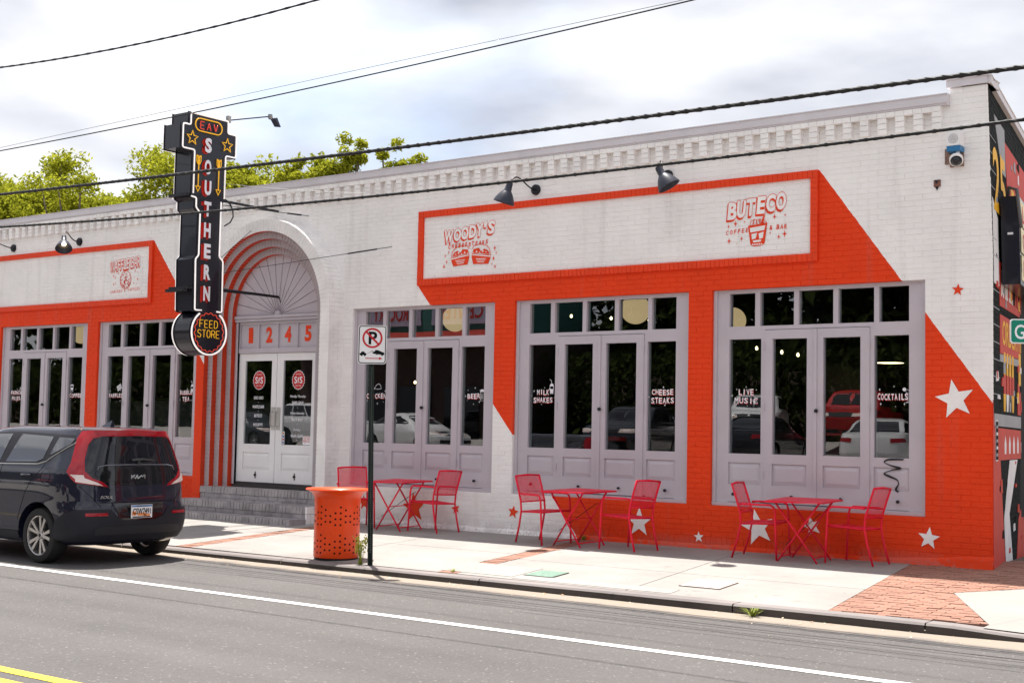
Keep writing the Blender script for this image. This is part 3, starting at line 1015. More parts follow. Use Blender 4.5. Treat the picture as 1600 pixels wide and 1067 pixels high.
# ---- arched portal
YF = -.334
def ring(name, ri, ro, y0, y1, nb, mats, miF=0, miI=1, split=None, gap=.0035, outer=0):
    mb = MB()
    for i in range(nb):
        a0 = PI * i / nb + gap / ro; a1 = PI * (i + 1) / nb - gap / ro
        dy = rnd.uniform(-.0012, .0012)
        def P(r, a, y): return (CX + r * math.cos(a), y, ZS + r * math.sin(a))
        parts = [(y0 + dy, y1)]
        if split: 
            s_ = y0 + (split if i % 2 else (y1 - y0) - split)
            parts = [(y0 + dy, s_ - .003), (s_ + .003, y1)]
        for (p, q) in parts:
            v = [P(ri, a0, p), P(ro, a0, p), P(ro, a1, p), P(ri, a1, p), P(ri, a0, q), P(ro, a0, q), P(ro, a1, q), P(ri, a1, q)]
            k = len(mb.v); mb.v += v
            mb.face((k, k + 1, k + 2, k + 3), miF); mb.face((k + 3, k + 7, k + 4, k), miI)
            mb.face((k + 1, k + 5, k + 6, k + 2), outer); mb.face((k, k + 4, k + 5, k + 1), miF); mb.face((k + 2, k + 6, k + 7, k + 3), miF)
            mb.face((k + 4, k + 7, k + 6, k + 5), miF)
    # backing so the joints are not holes
    n = 48
    for i in range(n):
        a0, a1 = PI * i / n, PI * (i + 1) / n
        e = .006
        def P(r, a, y): return (CX + r * math.cos(a), y, ZS + r * math.sin(a))
        mb.poly([P(ri + e, a0, y0 + e), P(ro - e, a0, y0 + e), P(ro - e, a1, y0 + e), P(ri + e, a1, y0 + e)], miF)
        mb.poly([P(ri + e, a0, y0 + e), P(ri + e, a1, y0 + e), P(ri + e, a1, y1), P(ri + e, a0, y1)], miI)
        mb.poly([P(ro - e, a0, y0 + e), P(ro - e, a1, y0 + e), P(ro - e, a1, y1), P(ro - e, a0, y1)], outer)
    return stuff(mb.build(name, mats, B, fix=False))
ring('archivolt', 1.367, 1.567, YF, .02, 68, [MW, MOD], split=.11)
RS = [(1.367, -.334, -.2437), (1.2525, -.2437, -.1456), (1.1305, -.1456, -.0453), (1.017, -.0453, .034)]
for i in range(1, 4):
    ring('arch_ring', RS[i][0], RS[i - 1][0], RS[i][1], RS[i][2] + (.06 if i == 3 else 0), 60 - 4 * i, [MLB, MOD], split=None)
# jambs, course by course
def jamb(name, xin, xout, y0, y1, sgn, mats, miF, miI, yb=None):
    mb = MB()
    yb = yb if yb is not None else y1
    k = 0
    z = -.16
    while z < ZS - .001:
        z1 = min(z + CH, ZS)
        dy = rnd.uniform(-.001, .001)
        for (p, q) in ([(y0 + dy, yb)] if (yb - y0) < .2 else ([(y0 + dy, y0 + .11 - .003), (y0 + .11 + .003, yb)] if k % 2 else [(y0 + dy, y0 + .22 - .003), (y0 + .22 + .003, yb)])):
            a, b = min(xin, xout), max(xin, xout)
            i_in = 2 if xin < xout else 1     # which side face is the reveal
            mis = [miF] * 6
            mis[i_in] = miI
            mb.box(a + (.0 if i_in == 2 else 0), b, p, q, z + .0035, z1 - .0035, mis=mis)
        z = z1; k += 1
    a, b = min(xin, xout) + .006, max(xin, xout) - .006
    mis = [miF] * 6; mis[2 if xin < xout else 1] = miI
    mb.box(a, b, y0 + .006, yb, -.16, ZS, mis=mis)
    return stuff(mb.build(name, mats, B, fix=False))
# outer piers (front wears the wall paint, the reveal is orange on the left, lilac on the right)
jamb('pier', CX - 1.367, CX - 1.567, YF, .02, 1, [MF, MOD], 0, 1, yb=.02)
jamb('pier', CX + 1.367, CX + 1.567, YF, .02, 1, [MW, MLB], 0, 1, yb=.02)
for i in range(1, 4):
    for s_ in (-1, 1):
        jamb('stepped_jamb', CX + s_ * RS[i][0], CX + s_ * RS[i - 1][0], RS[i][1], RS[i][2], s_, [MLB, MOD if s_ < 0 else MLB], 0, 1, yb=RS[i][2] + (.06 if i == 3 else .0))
# reveal of the outer pier, behind the first step
# tympanum with its fan of boards
mb = MB()
n = 40
pts = [(CX + 1.03 * math.cos(PI * i / n), ZS + 1.03 * math.sin(PI * i / n)) for i in range(n + 1)]
mb.prism([(CX - 1.03, ZS - .02)] + pts[::-1] + [(CX + 1.03, ZS - .02)], .058, .10)
mb.build('tympanum', ML, B)
nf = 15
for i in range(nf):
    a0 = PI * i / nf + .0; a1 = PI * (i + 1) / nf
    ce = (CX, ZS + .015)
    g = .008
    am = (a0 + a1) / 2
    r0 = .07
    p = []
    for (r, a, s_) in ((r0, a0, 1), (1.025, a0, 1), (1.025, am, 0), (1.025, a1, -1), (r0, a1, -1)):
        nx, nz = -math.sin(a) * g * s_, math.cos(a) * g * s_
        p.append((ce[0] + r * math.cos(a) + nx, ce[1] + r * math.sin(a) + nz))
    mb = MB(); mb.prism(p, .042, .057); mb.build('fan_board', ML, B)
mb = MB(); mb.lathe([(0.001, 0), (.06, 0), (.075, .02), (.075, .05)], (CX, .025, ZS + .02), 'y', 20); mb.build('fan_boss', ML, B, smooth=True)
# door case: cornice, transom box with numerals, jambs
XD0, XD1 = -17.56, -15.70
case = MB()
case.box(CX - 1.017, CX + 1.017, .0, .10, ZS - .035, ZS + .012)
case.box(CX - 1.017, CX + 1.017, .018, .10, ZS - .085, ZS - .04)
case.box(CX - 1.017, XD0, .045, .20, .50, ZS - .09)
case.box(XD1, CX + 1.017, .045, .20, .50, ZS - .09)
case.box(XD0 - .03, XD0 + .0, .03, .2, .50, ZS - .09)
case.box(XD0, XD1, .06, .20, 2.705, 2.785)
case.box(XD0, XD1, .095, .13, 2.785, ZS - .09)
case.box(XD0, XD1, .06, .094, ZS - .13, ZS - .09)
for i in range(5):
    x = XD0 + (XD1 - XD0) * i / 4
    case.box(x - (.02 if i else 0), x + (.02 if i < 4 else 0), .066, .094, 2.785, ZS - .13)
dc = case.build('door_case', ML, B)
mb = MB()
for ch, x in zip('1245', (-17.30, -16.85, -16.40, -15.93)):
    wall_text(mb, ch, x, 3.01, .155 if ch != '1' else .11, .265, .090, offset=.045)
mb.build('house_number', MO, dc)

def door(x0, x1, label=None):
    W, y0, y1 = x1 - x0, .085, .13
    mb = MB()
    gx0, gx1, gz0, gz1 = x0 + .155, x1 - .12, 1.18, 2.575
    if x0 > -17: gx0, gx1 = x0 + .15, x1 - .105
    mb.box(x0 + .003, gx0, y0, y1, .545, 2.70); mb.box(gx1, x1 - .003, y0, y1, .545, 2.70)
    mb.box(gx0, gx1, y0, y1, gz1, 2.70); mb.box(gx0, gx1, y0, y1, 1.04, gz0); mb.box(gx0, gx1, y0, y1, .545, .745)
    mb.box(gx0, gx1, y0 + .02, y1, .745, 1.04)
    d = mb.build('door', MWG, B)
    mb = MB()
    p = .045
    mb.hexa([(gx0 + .01, y0 + .019, .755), (gx1 - .01, y0 + .019, .755), (gx1 - .01, y0 + .019, 1.03), (gx0 + .01, y0 + .019, 1.03), (gx0 + p, y0 + .004, .755 + p), (gx1 - p, y0 + .004, .755 + p), (gx1 - p, y0 + .004, 1.03 - p), (gx0 + p, y0 + .004, 1.03 - p)])
    mb.build('panel', MWG, d)
    mb = MB(); mb.box(gx0, gx1, y0 + .024, y0 + .030, gz0, gz1); mb.build('pane', MGL, d)
    # pull handle on its plate
    hx = (x1 - .055) if x0 < -17 else (x0 + .06)
    mb = MB(); mb.box(hx - .048, hx + .048, y0 - .004, y0 - .001, 1.42, 1.80)
    mb.build('push_plate', MSTEEL, d)
    mb = MB(); mb.tube([(hx, y0 - .004, 1.48), (hx, y0 - .06, 1.49), (hx, y0 - .065, 1.55), (hx, y0 - .065, 1.66), (hx, y0 - .06, 1.72), (hx, y0 - .004, 1.73)], .011, 8)
    mb.build('handle', MSTEEL, d, smooth=True)
    mb = MB(); mb.lathe([(.001, -.03), (.02, -.025), (.02, 0), (.008, .002)], ((x0 + x1) / 2 + .02, y0, .665), 'y', 10); mb.box((x0 + x1) / 2 + .012, (x0 + x1) / 2 + .028, y0 - .01, y0 - .001, .61, .72)
    mb.build('bolt', MBLK, d)
    # scalloped red emblem
    ex = (gx0 + gx1) / 2
    em = MB()
    sc = [(ex + (.158 + .007 * math.cos(20 * a)) * .93 * math.cos(a), 2.25 + (.158 + .007 * math.cos(20 * a)) * math.sin(a)) for a in [2 * PI * i / 120 for i in range(120)]]
    flat(em, sc, y0 + .0225, 0)
    sc2 = [(ex + (.147 + .006 * math.cos(20 * a)) * .93 * math.cos(a), 2.25 + (.147 + .006 * math.cos(20 * a)) * math.sin(a)) for a in [2 * PI * i / 120 for i in range(120)]]
    flat(em, sc2, y0 + .0215, 1)
    wall_text(em, 'S', ex - .062, 2.25, .065, .115, y0 + .0205, 0, offset=.02)
    wall_text(em, 'f', ex, 2.245, .04, .10, y0 + .0205, 0, offset=.02)
    wall_text(em, 'S', ex + .062, 2.25, .065, .115, y0 + .0205, 0, offset=.02)
    wall_text(em, 'SOUTHERN', ex, 2.345, .13, .022, y0 + .0205, 0)
    wall_text(em, 'FEED STORE', ex, 2.155, .13, .022, y0 + .0205, 0)
    em.build('emblem', [MLET, mat('emblem_red', (.55, .02, .02), .5)], d)
    tx = MB()
    if x0 < -17:
        for s_, z, w in (('GIRO GIRO', 1.955, .23), ('WAFFLE BAR', 1.805, .28), ('BUTECO', 1.655, .19), ("WOODY'S", 1.505, .23)):
            wall_text(tx, s_, ex, z, w, .052, y0 + .021, offset=.02, shear=.15)
        for z in (1.88, 1.73, 1.58, 1.44): flat(tx, sparkle(ex, z, .014), y0 + .021)
    else:
        for s_, z, w, h in (('Monday-Thursday', 1.975, .37, .055), ('9AM-12AM', 1.875, .26, .052), ('Friday-Saturday', 1.70, .34, .055), ('9AM-4AM', 1.60, .26, .052), ('Sunday', 1.43, .17, .055), ('9AM-12AM', 1.33, .28, .052)):
            wall_text(tx, s_, ex, z, w, h, y0 + .021, offset=.02 if 'AM' in s_ else .008, shear=0 if 'AM' in s_ else .3)
        for z in (1.79, 1.52, 1.26): flat(tx, sparkle(ex, z, .014), y0 + .021)
    tx.build('lettering', MLET, d)
    if x0 > -17:
        st = MB()
        st.box(gx0 + .004, gx0 + .05, y0 + .018, y0 + .021, 1.19, 1.40, 0)
        for i, c in enumerate((1, 2, 1, 3)): st.box(gx0 + .012, gx0 + .042, y0 + .0165, y0 + .0175, 1.205 + i * .05, 1.235 + i * .05, c)
        st.box(gx1 - .19, gx1 - .01, y0 + .018, y0 + .021, 1.19, 1.33, 0)
        st.lathe([(.035, 0), (.028, -.001), (.028, .002)], (gx1 - .14, y0 + .0165, 1.255), 'y', 20, 2)
        st.box(gx1 - .165, gx1 - .115, y0 + .0155, y0 + .0175, 1.25, 1.26, 2)
        for i in range(3): st.box(gx1 - .09, gx1 - .03, y0 + .0165, y0 + .0175, 1.235 + i * .022, 1.243 + i * .022, 2)
        st.box(gx1 - .18, gx1 - .02, y0 + .0165, y0 + .0175, 1.305, 1.315, 2)
        st.build('sticker', [MLET, mat('sticker_blue', (.05, .1, .4)), mat('sticker_red', (.6, .04, .03)), mat('sticker_amber', (.7, .3, .03))], d)
door(XD0, -16.633); door(-16.627, XD1)
mb = MB(); mb.box(XD0 - .01, XD1 + .01, .07, .2, .46, .542); mb.box(XD0, XD1, .02, .07, .45, .50)
mb.build('threshold', mat('dark_threshold', (.05, .045, .045), .6), B)
# shell behind the door and the back of the building
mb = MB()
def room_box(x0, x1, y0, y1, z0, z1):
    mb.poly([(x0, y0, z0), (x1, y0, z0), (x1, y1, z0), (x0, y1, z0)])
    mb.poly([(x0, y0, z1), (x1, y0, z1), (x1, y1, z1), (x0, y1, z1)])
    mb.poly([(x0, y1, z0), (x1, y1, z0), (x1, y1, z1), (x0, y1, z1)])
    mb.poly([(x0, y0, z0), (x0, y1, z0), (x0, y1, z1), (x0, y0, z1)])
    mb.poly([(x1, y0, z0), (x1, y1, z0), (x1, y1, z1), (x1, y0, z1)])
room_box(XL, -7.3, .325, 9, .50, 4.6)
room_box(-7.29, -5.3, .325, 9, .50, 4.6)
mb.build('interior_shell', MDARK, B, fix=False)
mb = MB(); mb.box(XL, -7.5, .30, 13.5, 4.85, 5.0); mb.box(XL, -7.6, 13.5, 13.8, -.3, 5.4); mb.box(XL - .3, XL, 0, 13.8, -.3, 5.4)
mb.build('roof', mat('roof_gravel', (.25, .24, .23), .9), B)

# ---- storefront windows
def sparkles(mb, cx, cz, w, h, y, seed, n=10):
    r_ = random.Random(seed)
    for i in range(n):
        a = 2 * PI * (i + r_.uniform(-.25, .25)) / n
        flat(mb, sparkle(cx + w * math.cos(a), cz + h * math.sin(a), r_.choice((.010, .014, .020))), y)

def icon(mb, kind, x, z, y):
    def P(pts): flat(mb, [(x + a, z + b) for a, b in pts], y)
    def ln(pts, w=.006, closed=False):
        mb.tube([(x + a, y, z + b) for a, b in pts], w / 2, 4, closed=closed)
    if kind == 'fries':
        ln([(-.04, .03), (-.03, -.06), (.03, -.06), (.04, .03)], .01, True)
        for a in (-.03, -.01, .01, .03): ln([(a, .03), (a * 1.2, .075)], .009)
    elif kind == 'coffee':
        ln([(-.04, .06), (-.028, -.06), (.028, -.06), (.04, .06)], .01, True); P([(-.045, .06), (.045, .06), (.04, .08), (-.04, .08)]); P([(-.034, .02), (.034, .02), (.03, -.02), (-.03, -.02)])
    elif kind == 'waffle':
        for i in range(4):
            for j in range(3):
                u, v = (i - 1.5) * .034, (j - 1) * .034
                c, s_ = math.cos(.5), math.sin(.5)
                q = [(u + a, v + b) for a, b in ((-.013, -.013), (.013, -.013), (.013, .013), (-.013, .013))]
                P([(a * c - b * s_, a * s_ + b * c) for a, b in q])
    elif kind == 'drink':
        ln([(-.032, .04), (-.022, -.07), (.022, -.07), (.032, .04)], .008, True); P([(-.036, .04), (.036, .04), (.02, .075), (-.02, .075)]); P([(-.028, 0), (.028, 0), (.02, -.06), (-.02, -.06)]); ln([(.0, .07), (-.01, .12), (-.035, .135)], .007)
    elif kind == 'beer':
        ln([(-.035, .07), (-.035, -.07), (.035, -.07), (.035, .07)], .008, True); ln([(.035, .05), (.062, .045), (.062, -.04), (.035, -.045)], .008)
        for a in (-.012, .012): ln([(a, .04), (a, -.05)], .006)
        P([(-.042, .06), (.042, .06), (.035, .092), (0, .10), (-.035, .092)])
    elif kind == 'chicken':
        ln([(-.07, -.03), (-.03, .03), (.02, .05), (.06, .02), (.07, -.03), (.0, -.035)], .008, True)
    elif kind == 'cocktail':
        ln([(-.045, .05), (0, 0), (.045, .05)], .008, True); ln([(0, 0), (0, -.10)], .007); ln([(-.03, -.10), (.03, -.10)], .008); ln([(.01, .03), (.04, .10)], .006)
        mb.lathe([(.022, 0), (.022, .001)], (x - .045, y, z + .055), 'y', 14, caps=True)

def window(x0, x1, words, label=None, knobs=True, squiggle=False, seed=1):
    s = (x1 - x0) / 2.818
    X = lambda v: x0 + (v + 8.441) * s       # positions measured on the rightmost window
    yF, yB = .068, .17
    f = MB()
    gl0, gl1 = X(-8.22), X(-5.84)
    # outer frame
    f.box(x0 + .002, gl0, yF, yB, Z0 + .002, ZT - .002); f.box(gl1, x1 - .002, yF, yB, Z0 + .002, ZT - .002)
    f.box(x0 + .002, X(-8.39), yF - .022, yF, Z0 + .05, ZT - .002); f.box(X(-5.67), x1 - .002, yF - .022, yF, Z0 + .05, ZT - .002)
    f.box(gl0, gl1, yF, yB, 3.312, ZT - .002)
    f.box(X(-8.39), X(-5.67), yF - .012, yF, 3.336, ZT - .002)
    # sloping sill
    f.hexa([(x0 + .002, yF - .03, Z0 + .002), (x1 - .002, yF - .03, Z0 + .002), (x1 - .002, yB, Z0 + .002), (x0 + .002, yB, Z0 + .002), (x0 + .002, yF - .035, Z0 + .045), (x1 - .002, yF - .035, Z0 + .045), (x1 - .002, yB, Z0 + .075), (x0 + .002, yB, Z0 + .075)])
    dx0, dx1, dm = X(-7.715), X(-6.325), X(-7.01)
    k = (gl1 - gl0)
    # transom rail, deeper over the sidelights
    f.box(gl0, gl1, yF, yB, 2.835, 2.885)
    f.box(gl0, dx0 - .003, yF, yB, 2.722, 2.835); f.box(dx1 + .003, gl1, yF, yB, 2.722, 2.835)
    tr = [gl0 + k * v for v in (0, .153, .182, .378, .405, .598, .625, .818, .844, 1.0)]
    for i in range(1, 9, 2):
        f.box(tr[i], tr[i + 1], yF, yB, 2.885, 3.312)
    # sidelights below the glass
    for (a, b) in ((gl0, dx0), (dx1, gl1)):
        ed = .052
        if a == gl0: ga, gb = a, b - ed
        else: ga, gb = a + ed, b
        f.box(min(a, ga), ga, yF, yB, Z0 + .08, 2.722) if ga > a else None
        f.box(gb, b, yF, yB, Z0 + .08, 2.722) if gb < b else None
        f.box(ga, gb, yF, yB, 1.145, 1.258); f.box(ga, gb, yF, yB, Z0 + .06, .865); f.box(ga, gb, yF + .02, yB, .865, 1.145)
    w = f.build('window', ML, B)
    for i in range(0, 10, 2):
        m_ = MB(); m_.box(tr[i], tr[i + 1], .112, .118, 2.885, 3.312); m_.build('transom_pane', MGL, w)
    gc = []
    for (a, b) in ((gl0, dx0 - .052), (dx1 + .052, gl1)):
        m_ = MB(); m_.box(a, b, .106, .112, 1.258, 2.722); m_.build('side_pane', MGL, w); gc.append((a + b) / 2)
    def raised(a, b, y, parent):
        m_ = MB(); p = .05
        z0, z1 = .875, 1.135
        m_.hexa([(a + .01, y + .019, z0), (b - .01, y + .019, z0), (b - .01, y + .019, z1), (a + .01, y + .019, z1), (a + p, y + .004, z0 + p), (b - p, y + .004, z0 + p), (b - p, y + .004, z1 - p), (a + p, y + .004, z1 - p)])
        m_.build('panel', ML, parent)
    raised(gl0, dx0 - .052, yF, w); raised(dx1 + .052, gl1, yF, w)
    leaves = []
    for (a, b, side_) in ((dx0, dm - .003, 0), (dm + .003, dx1, 1)):
        y0 = yF - .012
        g0 = a + (.112 if side_ == 0 else .085); g1 = b - (.125 if side_ == 0 else .115)
        m_ = MB()
        m_.box(a, g0, y0, yB - .03, Z0 + .065, 2.828); m_.box(g1, b, y0, yB - .03, Z0 + .065, 2.828)
        m_.box(g0, g1, y0, yB - .03, 2.715, 2.828); m_.box(g0, g1, y0, yB - .03, 1.14, 1.26); m_.box(g0, g1, y0, yB - .03, Z0 + .065, .87)
        m_.box(g0, g1, y0 + .02, yB - .03, .87, 1.14)
        if side_ == 0: m_.box(b - .03, b + .012, y0 - .014, y0 - .0005, Z0 + .07, 2.82)
        lf = m_.build('door_leaf', ML, w)
        m_ = MB(); m_.box(g0, g1, .098, .104, 1.26, 2.715); pn = m_.build('door_pane', MGL, w)
        raised(g0, g1, y0, w)
        hx = a if side_ == 0 else b
        for hz in (1.0, 1.85, 2.62):
            m_ = MB(); m_.tube([(hx, y0 - .006, hz - .05), (hx, y0 - .006, hz + .05)], .008, 6); m_.build('hinge', ML, w)
    if knobs:
        for kx, r_, kz in ((X(-6.998), .026, 1.81), (X(-8.125), .022, .742), (X(-7.323), .018, .742), (X(-6.676), .018, .745), (X(-5.96), .022, .745)):
            if seed in (1, 2) and kz < 1: continue
            if seed == 3 and kx < X(-7): continue
            m_ = MB(); m_.lathe([(.001, -.055), (r_ * .8, -.05), (r_, -.035), (r_ * .8, -.018), (r_ * .4, -.012), (r_ * .5, 0)], (kx, yF - .012, kz), 'y', 12); m_.build('knob', MBLK, w, smooth=True)
    # hand painted words in the sidelights
    t = MB()
    y = .1045
    for gx, (lines, ic, ix, iz) in zip(gc, words):
        if gx < x0: continue
        n = len(lines)
        for i, (s_, ww) in enumerate(lines):
            zz = 1.99 + (.055 if n > 1 else 0) * (1 - 2 * i) + (.0)
            ox = 0
            wd = len(s_)
            cw = ww / wd
            for j, ch in enumerate(s_):
                r_ = random.Random(ord(ch) + j * 7 + seed)
                geo_a = dict(rot=r_.uniform(-.06, .06), offset=.018)
                zj = zz + r_.uniform(-.005, .005); hj = .074 * r_.uniform(.95, 1.06); wj = cw * (.80 if ch != 'I' else .26)
                wall_text(t, ch, gx + ox - ww / 2 + cw * (j + .5), zj, wj, hj, y, **geo_a)
                wall_text(t, ch, gx + ox - ww / 2 + cw * (j + .5) + .005, zj - .009, wj, hj, y + .0006, 1, **geo_a)
        sparkles(t, gx, 1.99, max(w_ for _, w_ in lines) / 2 + .03, .12, y, seed * 5 + int(gx * 10), 8)
        if ic: icon(t, ic, gx + ix, 1.99 + iz, y)
    t.build('lettering', [MLET, MLETR], w, fix=False)
    if squiggle:
        q = MB()
        P = [(1330, 225), (1240, 228), (1208, 245), (1250, 265), (1310, 280), (1262, 292), (1207, 315), (1240, 332), (1288, 352), (1298, 380), (1282, 412), (1300, 430)]
        pts = [(-6.244 + (1080 + a / 4 - 1369) * .0078, yF - .004 if True else 0, 1.151 - (660 + b / 4 - 728.7) * .00758) for a, b in P]
        # smooth it
        sm = []
        for i in range(len(pts) - 1):
            p0 = pts[max(i - 1, 0)]; p1 = pts[i]; p2 = pts[i + 1]; p3 = pts[min(i + 2, len(pts) - 1)]
            for j in range(5):
                u = j / 5
                sm.append(tuple(.5 * ((2 * b) + (-a + c) * u + (2 * a - 5 * b + 4 * c - d) * u * u + (-a + 3 * b - 3 * c + d) * u ** 3) for a, b, c, d in zip(p0, p1, p2, p3)))
        q.tube(sm, [.009 + .004 * math.sin(i * .4) for i in range(len(sm))], 6)
        o = q.build('graffiti', mat('black_spray', (.012, .012, .014), .5), w)
    return w
window(*WINS[0], [([('FRENCH', .36), ('FRIES', .28)], 'fries', .17, .09), ([('COFFEE', .38)], 'coffee', -.12, .13)], seed=1)
window(*WINS[1], [([('WAFFLES', .42)], 'waffle', .10, .15), ([('BUBBLE', .34), ('TEA', .2)], 'drink', .16, .12)], seed=2)
window(*WINS[2], [([('CHICKEN', .42)], 'chicken', .03, .14), ([('BEER', .25)], 'beer', .16, .0)], seed=3)
window(*WINS[3], [([('MILK', .22), ('SHAKES', .34)], 'drink', .15, .10), ([('CHEESE', .34), ('STEAKS', .36)], None, 0, 0)], seed=4)
window(*WINS[4], [([('LIVE', .22), ('MUSIC', .34)], None, 0, 0), ([('COCKTAILS', .38)], 'cocktail', .19, .03)], seed=5, squiggle=True)

# ---- painted stars and logos
mb = MB()
def star(cx, cz, r, rot, sx=1.0, col=0):
    pts = [(cx + (a - cx) * sx, b) for a, b in star_pts(cx, cz, r, rot, .42)]
    m_ = MB(); flat(m_, pts, -.0055); m_.build('painted_star', MW if col == 0 else MO, B, fix=False)
star(-5.27, 1.955, .235, .18); star(-5.235, 3.222, .075, -.1, col=1); star(-5.578, .345, .135, -.1)
star(-7.76, .34, .235, .22); star(-7.03, .40, .13, .3); star(-8.598, .17, .075, 0.05); star(-9.50, .31, .205, .0)
star(-11.60, .335, .10, -.15, col=1); star(-12.66, .33, .085, .2, col=1); star(-13.47, .30, .235, .1, col=1); star(-14.50, .33, .12, .1, col=1)

def bubble(mb, body, x0, x1, zb0, zb1, h, y, oi=0, wi=1, o1=.07, o2=.045):
    """fat outlined letters with a drop shade, each letter set a little differently"""
    n = len(body.replace(' ', '')) ; slots = []
    wt = [(.45 if c in " 'I" else 1.25 if c == 'W' else 1) for c in body]
    tot = sum(wt); acc = 0
    for c, w in zip(body, wt):
        a = x0 + (x1 - x0) * acc / tot; b = x0 + (x1 - x0) * (acc + w) / tot; acc += w
        if c == ' ': continue
        t = ((a + b) / 2 - x0) / (x1 - x0)
        zc = zb0 + (zb1 - zb0) * t
        hh = h * (.45 if c == "'" else 1)
        zc = zc + (h * .3 if c == "'" else 0)
        w_ = (b - a)
        for dx, dz, sc, off, yy, mi in ((-.014, -.020, 1.05, o1, y, oi), (0, 0, 1.05, o1, y - .0006, oi), (0, 0, .975, o2, y - .0012, wi), (0, 0, .80, -.012, y - .0018, oi), (.002, .002, .76, -.024, y - .0024, wi)):
            if sc < .9: continue
            wall_text(mb, c, (a + b) / 2 + dx, zc + dz, w_ * sc, hh * sc, yy, mi, offset=off, shear=.12)
lg = MB()
bubble(lg, "WOODY'S", -12.99, -12.03, 4.37, 4.47, .20, -.0055)
for i, c in enumerate('CHEESESTEAKS'):
    wall_text(lg, c, -12.89 + i * .0645, 4.222 + i * .0026 + .005 * (i % 2), .046, .066, -.0055, offset=.035, shear=.15)
def bun(cx, w, fl):
    S_ = lambda pts: [(cx + a * w * fl, 4.065 + b * 1.12) for a, b in pts]
    lg.tube([(a, -.006, b) for a, b in S_([(-.48, -.02), (-.42, .07), (-.25, .125), (.05, .145), (.38, .13), (.46, .09)])], .005, 4)
    flat(lg, S_([(-.48, -.045), (-.40, .0), (.0, .005), (.48, .03), (.48, -.03), (.40, -.115), (-.36, -.125)]), -.0055)
    flat(lg, S_([(-.42, .01), (-.33, .055), (-.15, .08), (.02, .05), (.12, .095), (.40, .085), (.46, .03), (.1, .025), (-.2, .01)]), -.0055)
    for i in range(3):
        flat(lg, S_([(-.25 + i * .05, -.05 - i * .022), (.26 - i * .03, -.042 - i * .022), (.26 - i * .03, -.050 - i * .022), (-.25 + i * .05, -.058 - i * .022)]), -.0063, 1)
    flat(lg, S_([(-.47, -.02), (.47, .018), (.47, .006), (-.46, -.034)]), -.0063, 1)
    for i in range(5):
        flat(lg, S_([(-.3 + i * .16, .03 + .02 * (i % 2)), (-.22 + i * .16, .045 + .02 * (i % 2)), (-.2 + i * .16, .03)]), -.0063, 1)
bun(-12.68, .36, 1); bun(-12.28, .37, -1)
for x, z, r in ((-12.97, 4.09, .032), (-12.90, 4.14, .030), (-12.94, 4.0, .036), (-12.99, 3.93, .042), (-12.03, 4.15, .046), (-12.0, 4.08, .026), (-12.05, 4.0, .044), (-12.08, 3.92, .02), (-12.02, 3.88, .038)):
    flat(lg, sparkle(x, z, r), -.0055)
lg.build('painted_logo', [MO, MW], B, fix=False)['label'] = 'orange hand painted bubble lettering over two sandwich halves'
lg = MB()
bubble(lg, 'BUTECO', -8.23, -7.40, 4.37, 4.46, .23, -.0055)
for i, c in enumerate('COFFEE'): wall_text(lg, c, -8.225 + i * .056, 4.10 + i * .003, .038, .058, -.0055, offset=.02, shear=.15)
for x_, c in ((-7.61, '&'), (-7.515, 'B'), (-7.462, 'A'), (-7.41, 'R')): wall_text(lg, c, x_, 4.125, .040, .062, -.0055, offset=.02, shear=.15)
cx = -7.80
flat(lg, [(cx - .13, 4.17), (cx + .14, 4.19), (cx + .105, 3.93), (cx + .06, 3.905), (cx - .05, 3.90), (cx - .095, 3.925)], -.0055)
flat(lg, [(cx - .105, 4.14), (cx + .115, 4.16), (cx + .10, 4.10), (cx - .095, 4.08)], -.0063, 1)
for p in ([(-.08, 4.06), (.0, 4.07), (-.02, 4.0), (-.075, 3.99)], [(.02, 4.06), (.09, 4.08), (.08, 4.0), (.03, 3.99)], [(-.06, 3.975), (.06, 3.98), (.05, 3.955), (-.055, 3.95)]):
    flat(lg, [(cx + a, b) for a, b in p], -.0063, 1)
for i in range(5): flat(lg, [(cx - .06 + i * .03, 3.94), (cx - .045 + i * .03, 3.915), (cx - .075 + i * .03, 3.915)], -.0063, 1)
for i, a in enumerate((-.10, -.05, .0, .05, .10)):
    lg.tube([(cx + a, -.006, 4.18), (cx + a * .8 - .01, -.006, 4.23 + .02 * (i % 2)), (cx + a * .6 + .02, -.006, 4.24), (cx + a + .035, -.006, 4.185)], .004, 4)
lg.tube([(cx + .06, -.006, 4.18), (cx + .10, -.006, 4.29)], .011, 6)
for x, z, r in ((-8.21, 4.18, .03), (-8.11, 4.21, .045), (-7.98, 4.225, .02), (-8.20, 3.99, .045), (-8.02, 4.01, .036), (-8.09, 3.95, .012), (-7.56, 4.26, .042), (-7.48, 4.32, .024), (-7.415, 4.27, .024), (-7.62, 4.06, .02), (-7.50, 4.0, .036), (-7.42, 4.03, .05)):
    flat(lg, sparkle(x, z, r), -.0055)
lg.build('painted_logo', [MO, MW], B, fix=False)['label'] = 'orange hand painted bubble lettering over a tall iced drink'
lg = MB()
bubble(lg, 'WAFFLE BAR', -21.08, -20.22, 4.38, 4.45, .20, -.0055, o1=.035, o2=.006)
for i, c in enumerate('CHICKEN & WAFFLES'):
    if c != ' ': wall_text(lg, c, -21.06 + i * .052, 3.91 + i * .002, .036, .05, -.0055, offset=.0, shear=.15)
cx, cz = -20.63, 4.13
def circ(r, dz=0): return [(cx + r * math.cos(2 * PI * i / 32), -.006, cz + dz + r * math.sin(2 * PI * i / 32)) for i in range(32)]
lg.tube(circ(.155), .005, 4, closed=True); lg.tube(circ(.155, -.025)[16:], .004, 4)
r_ = random.Random(3)
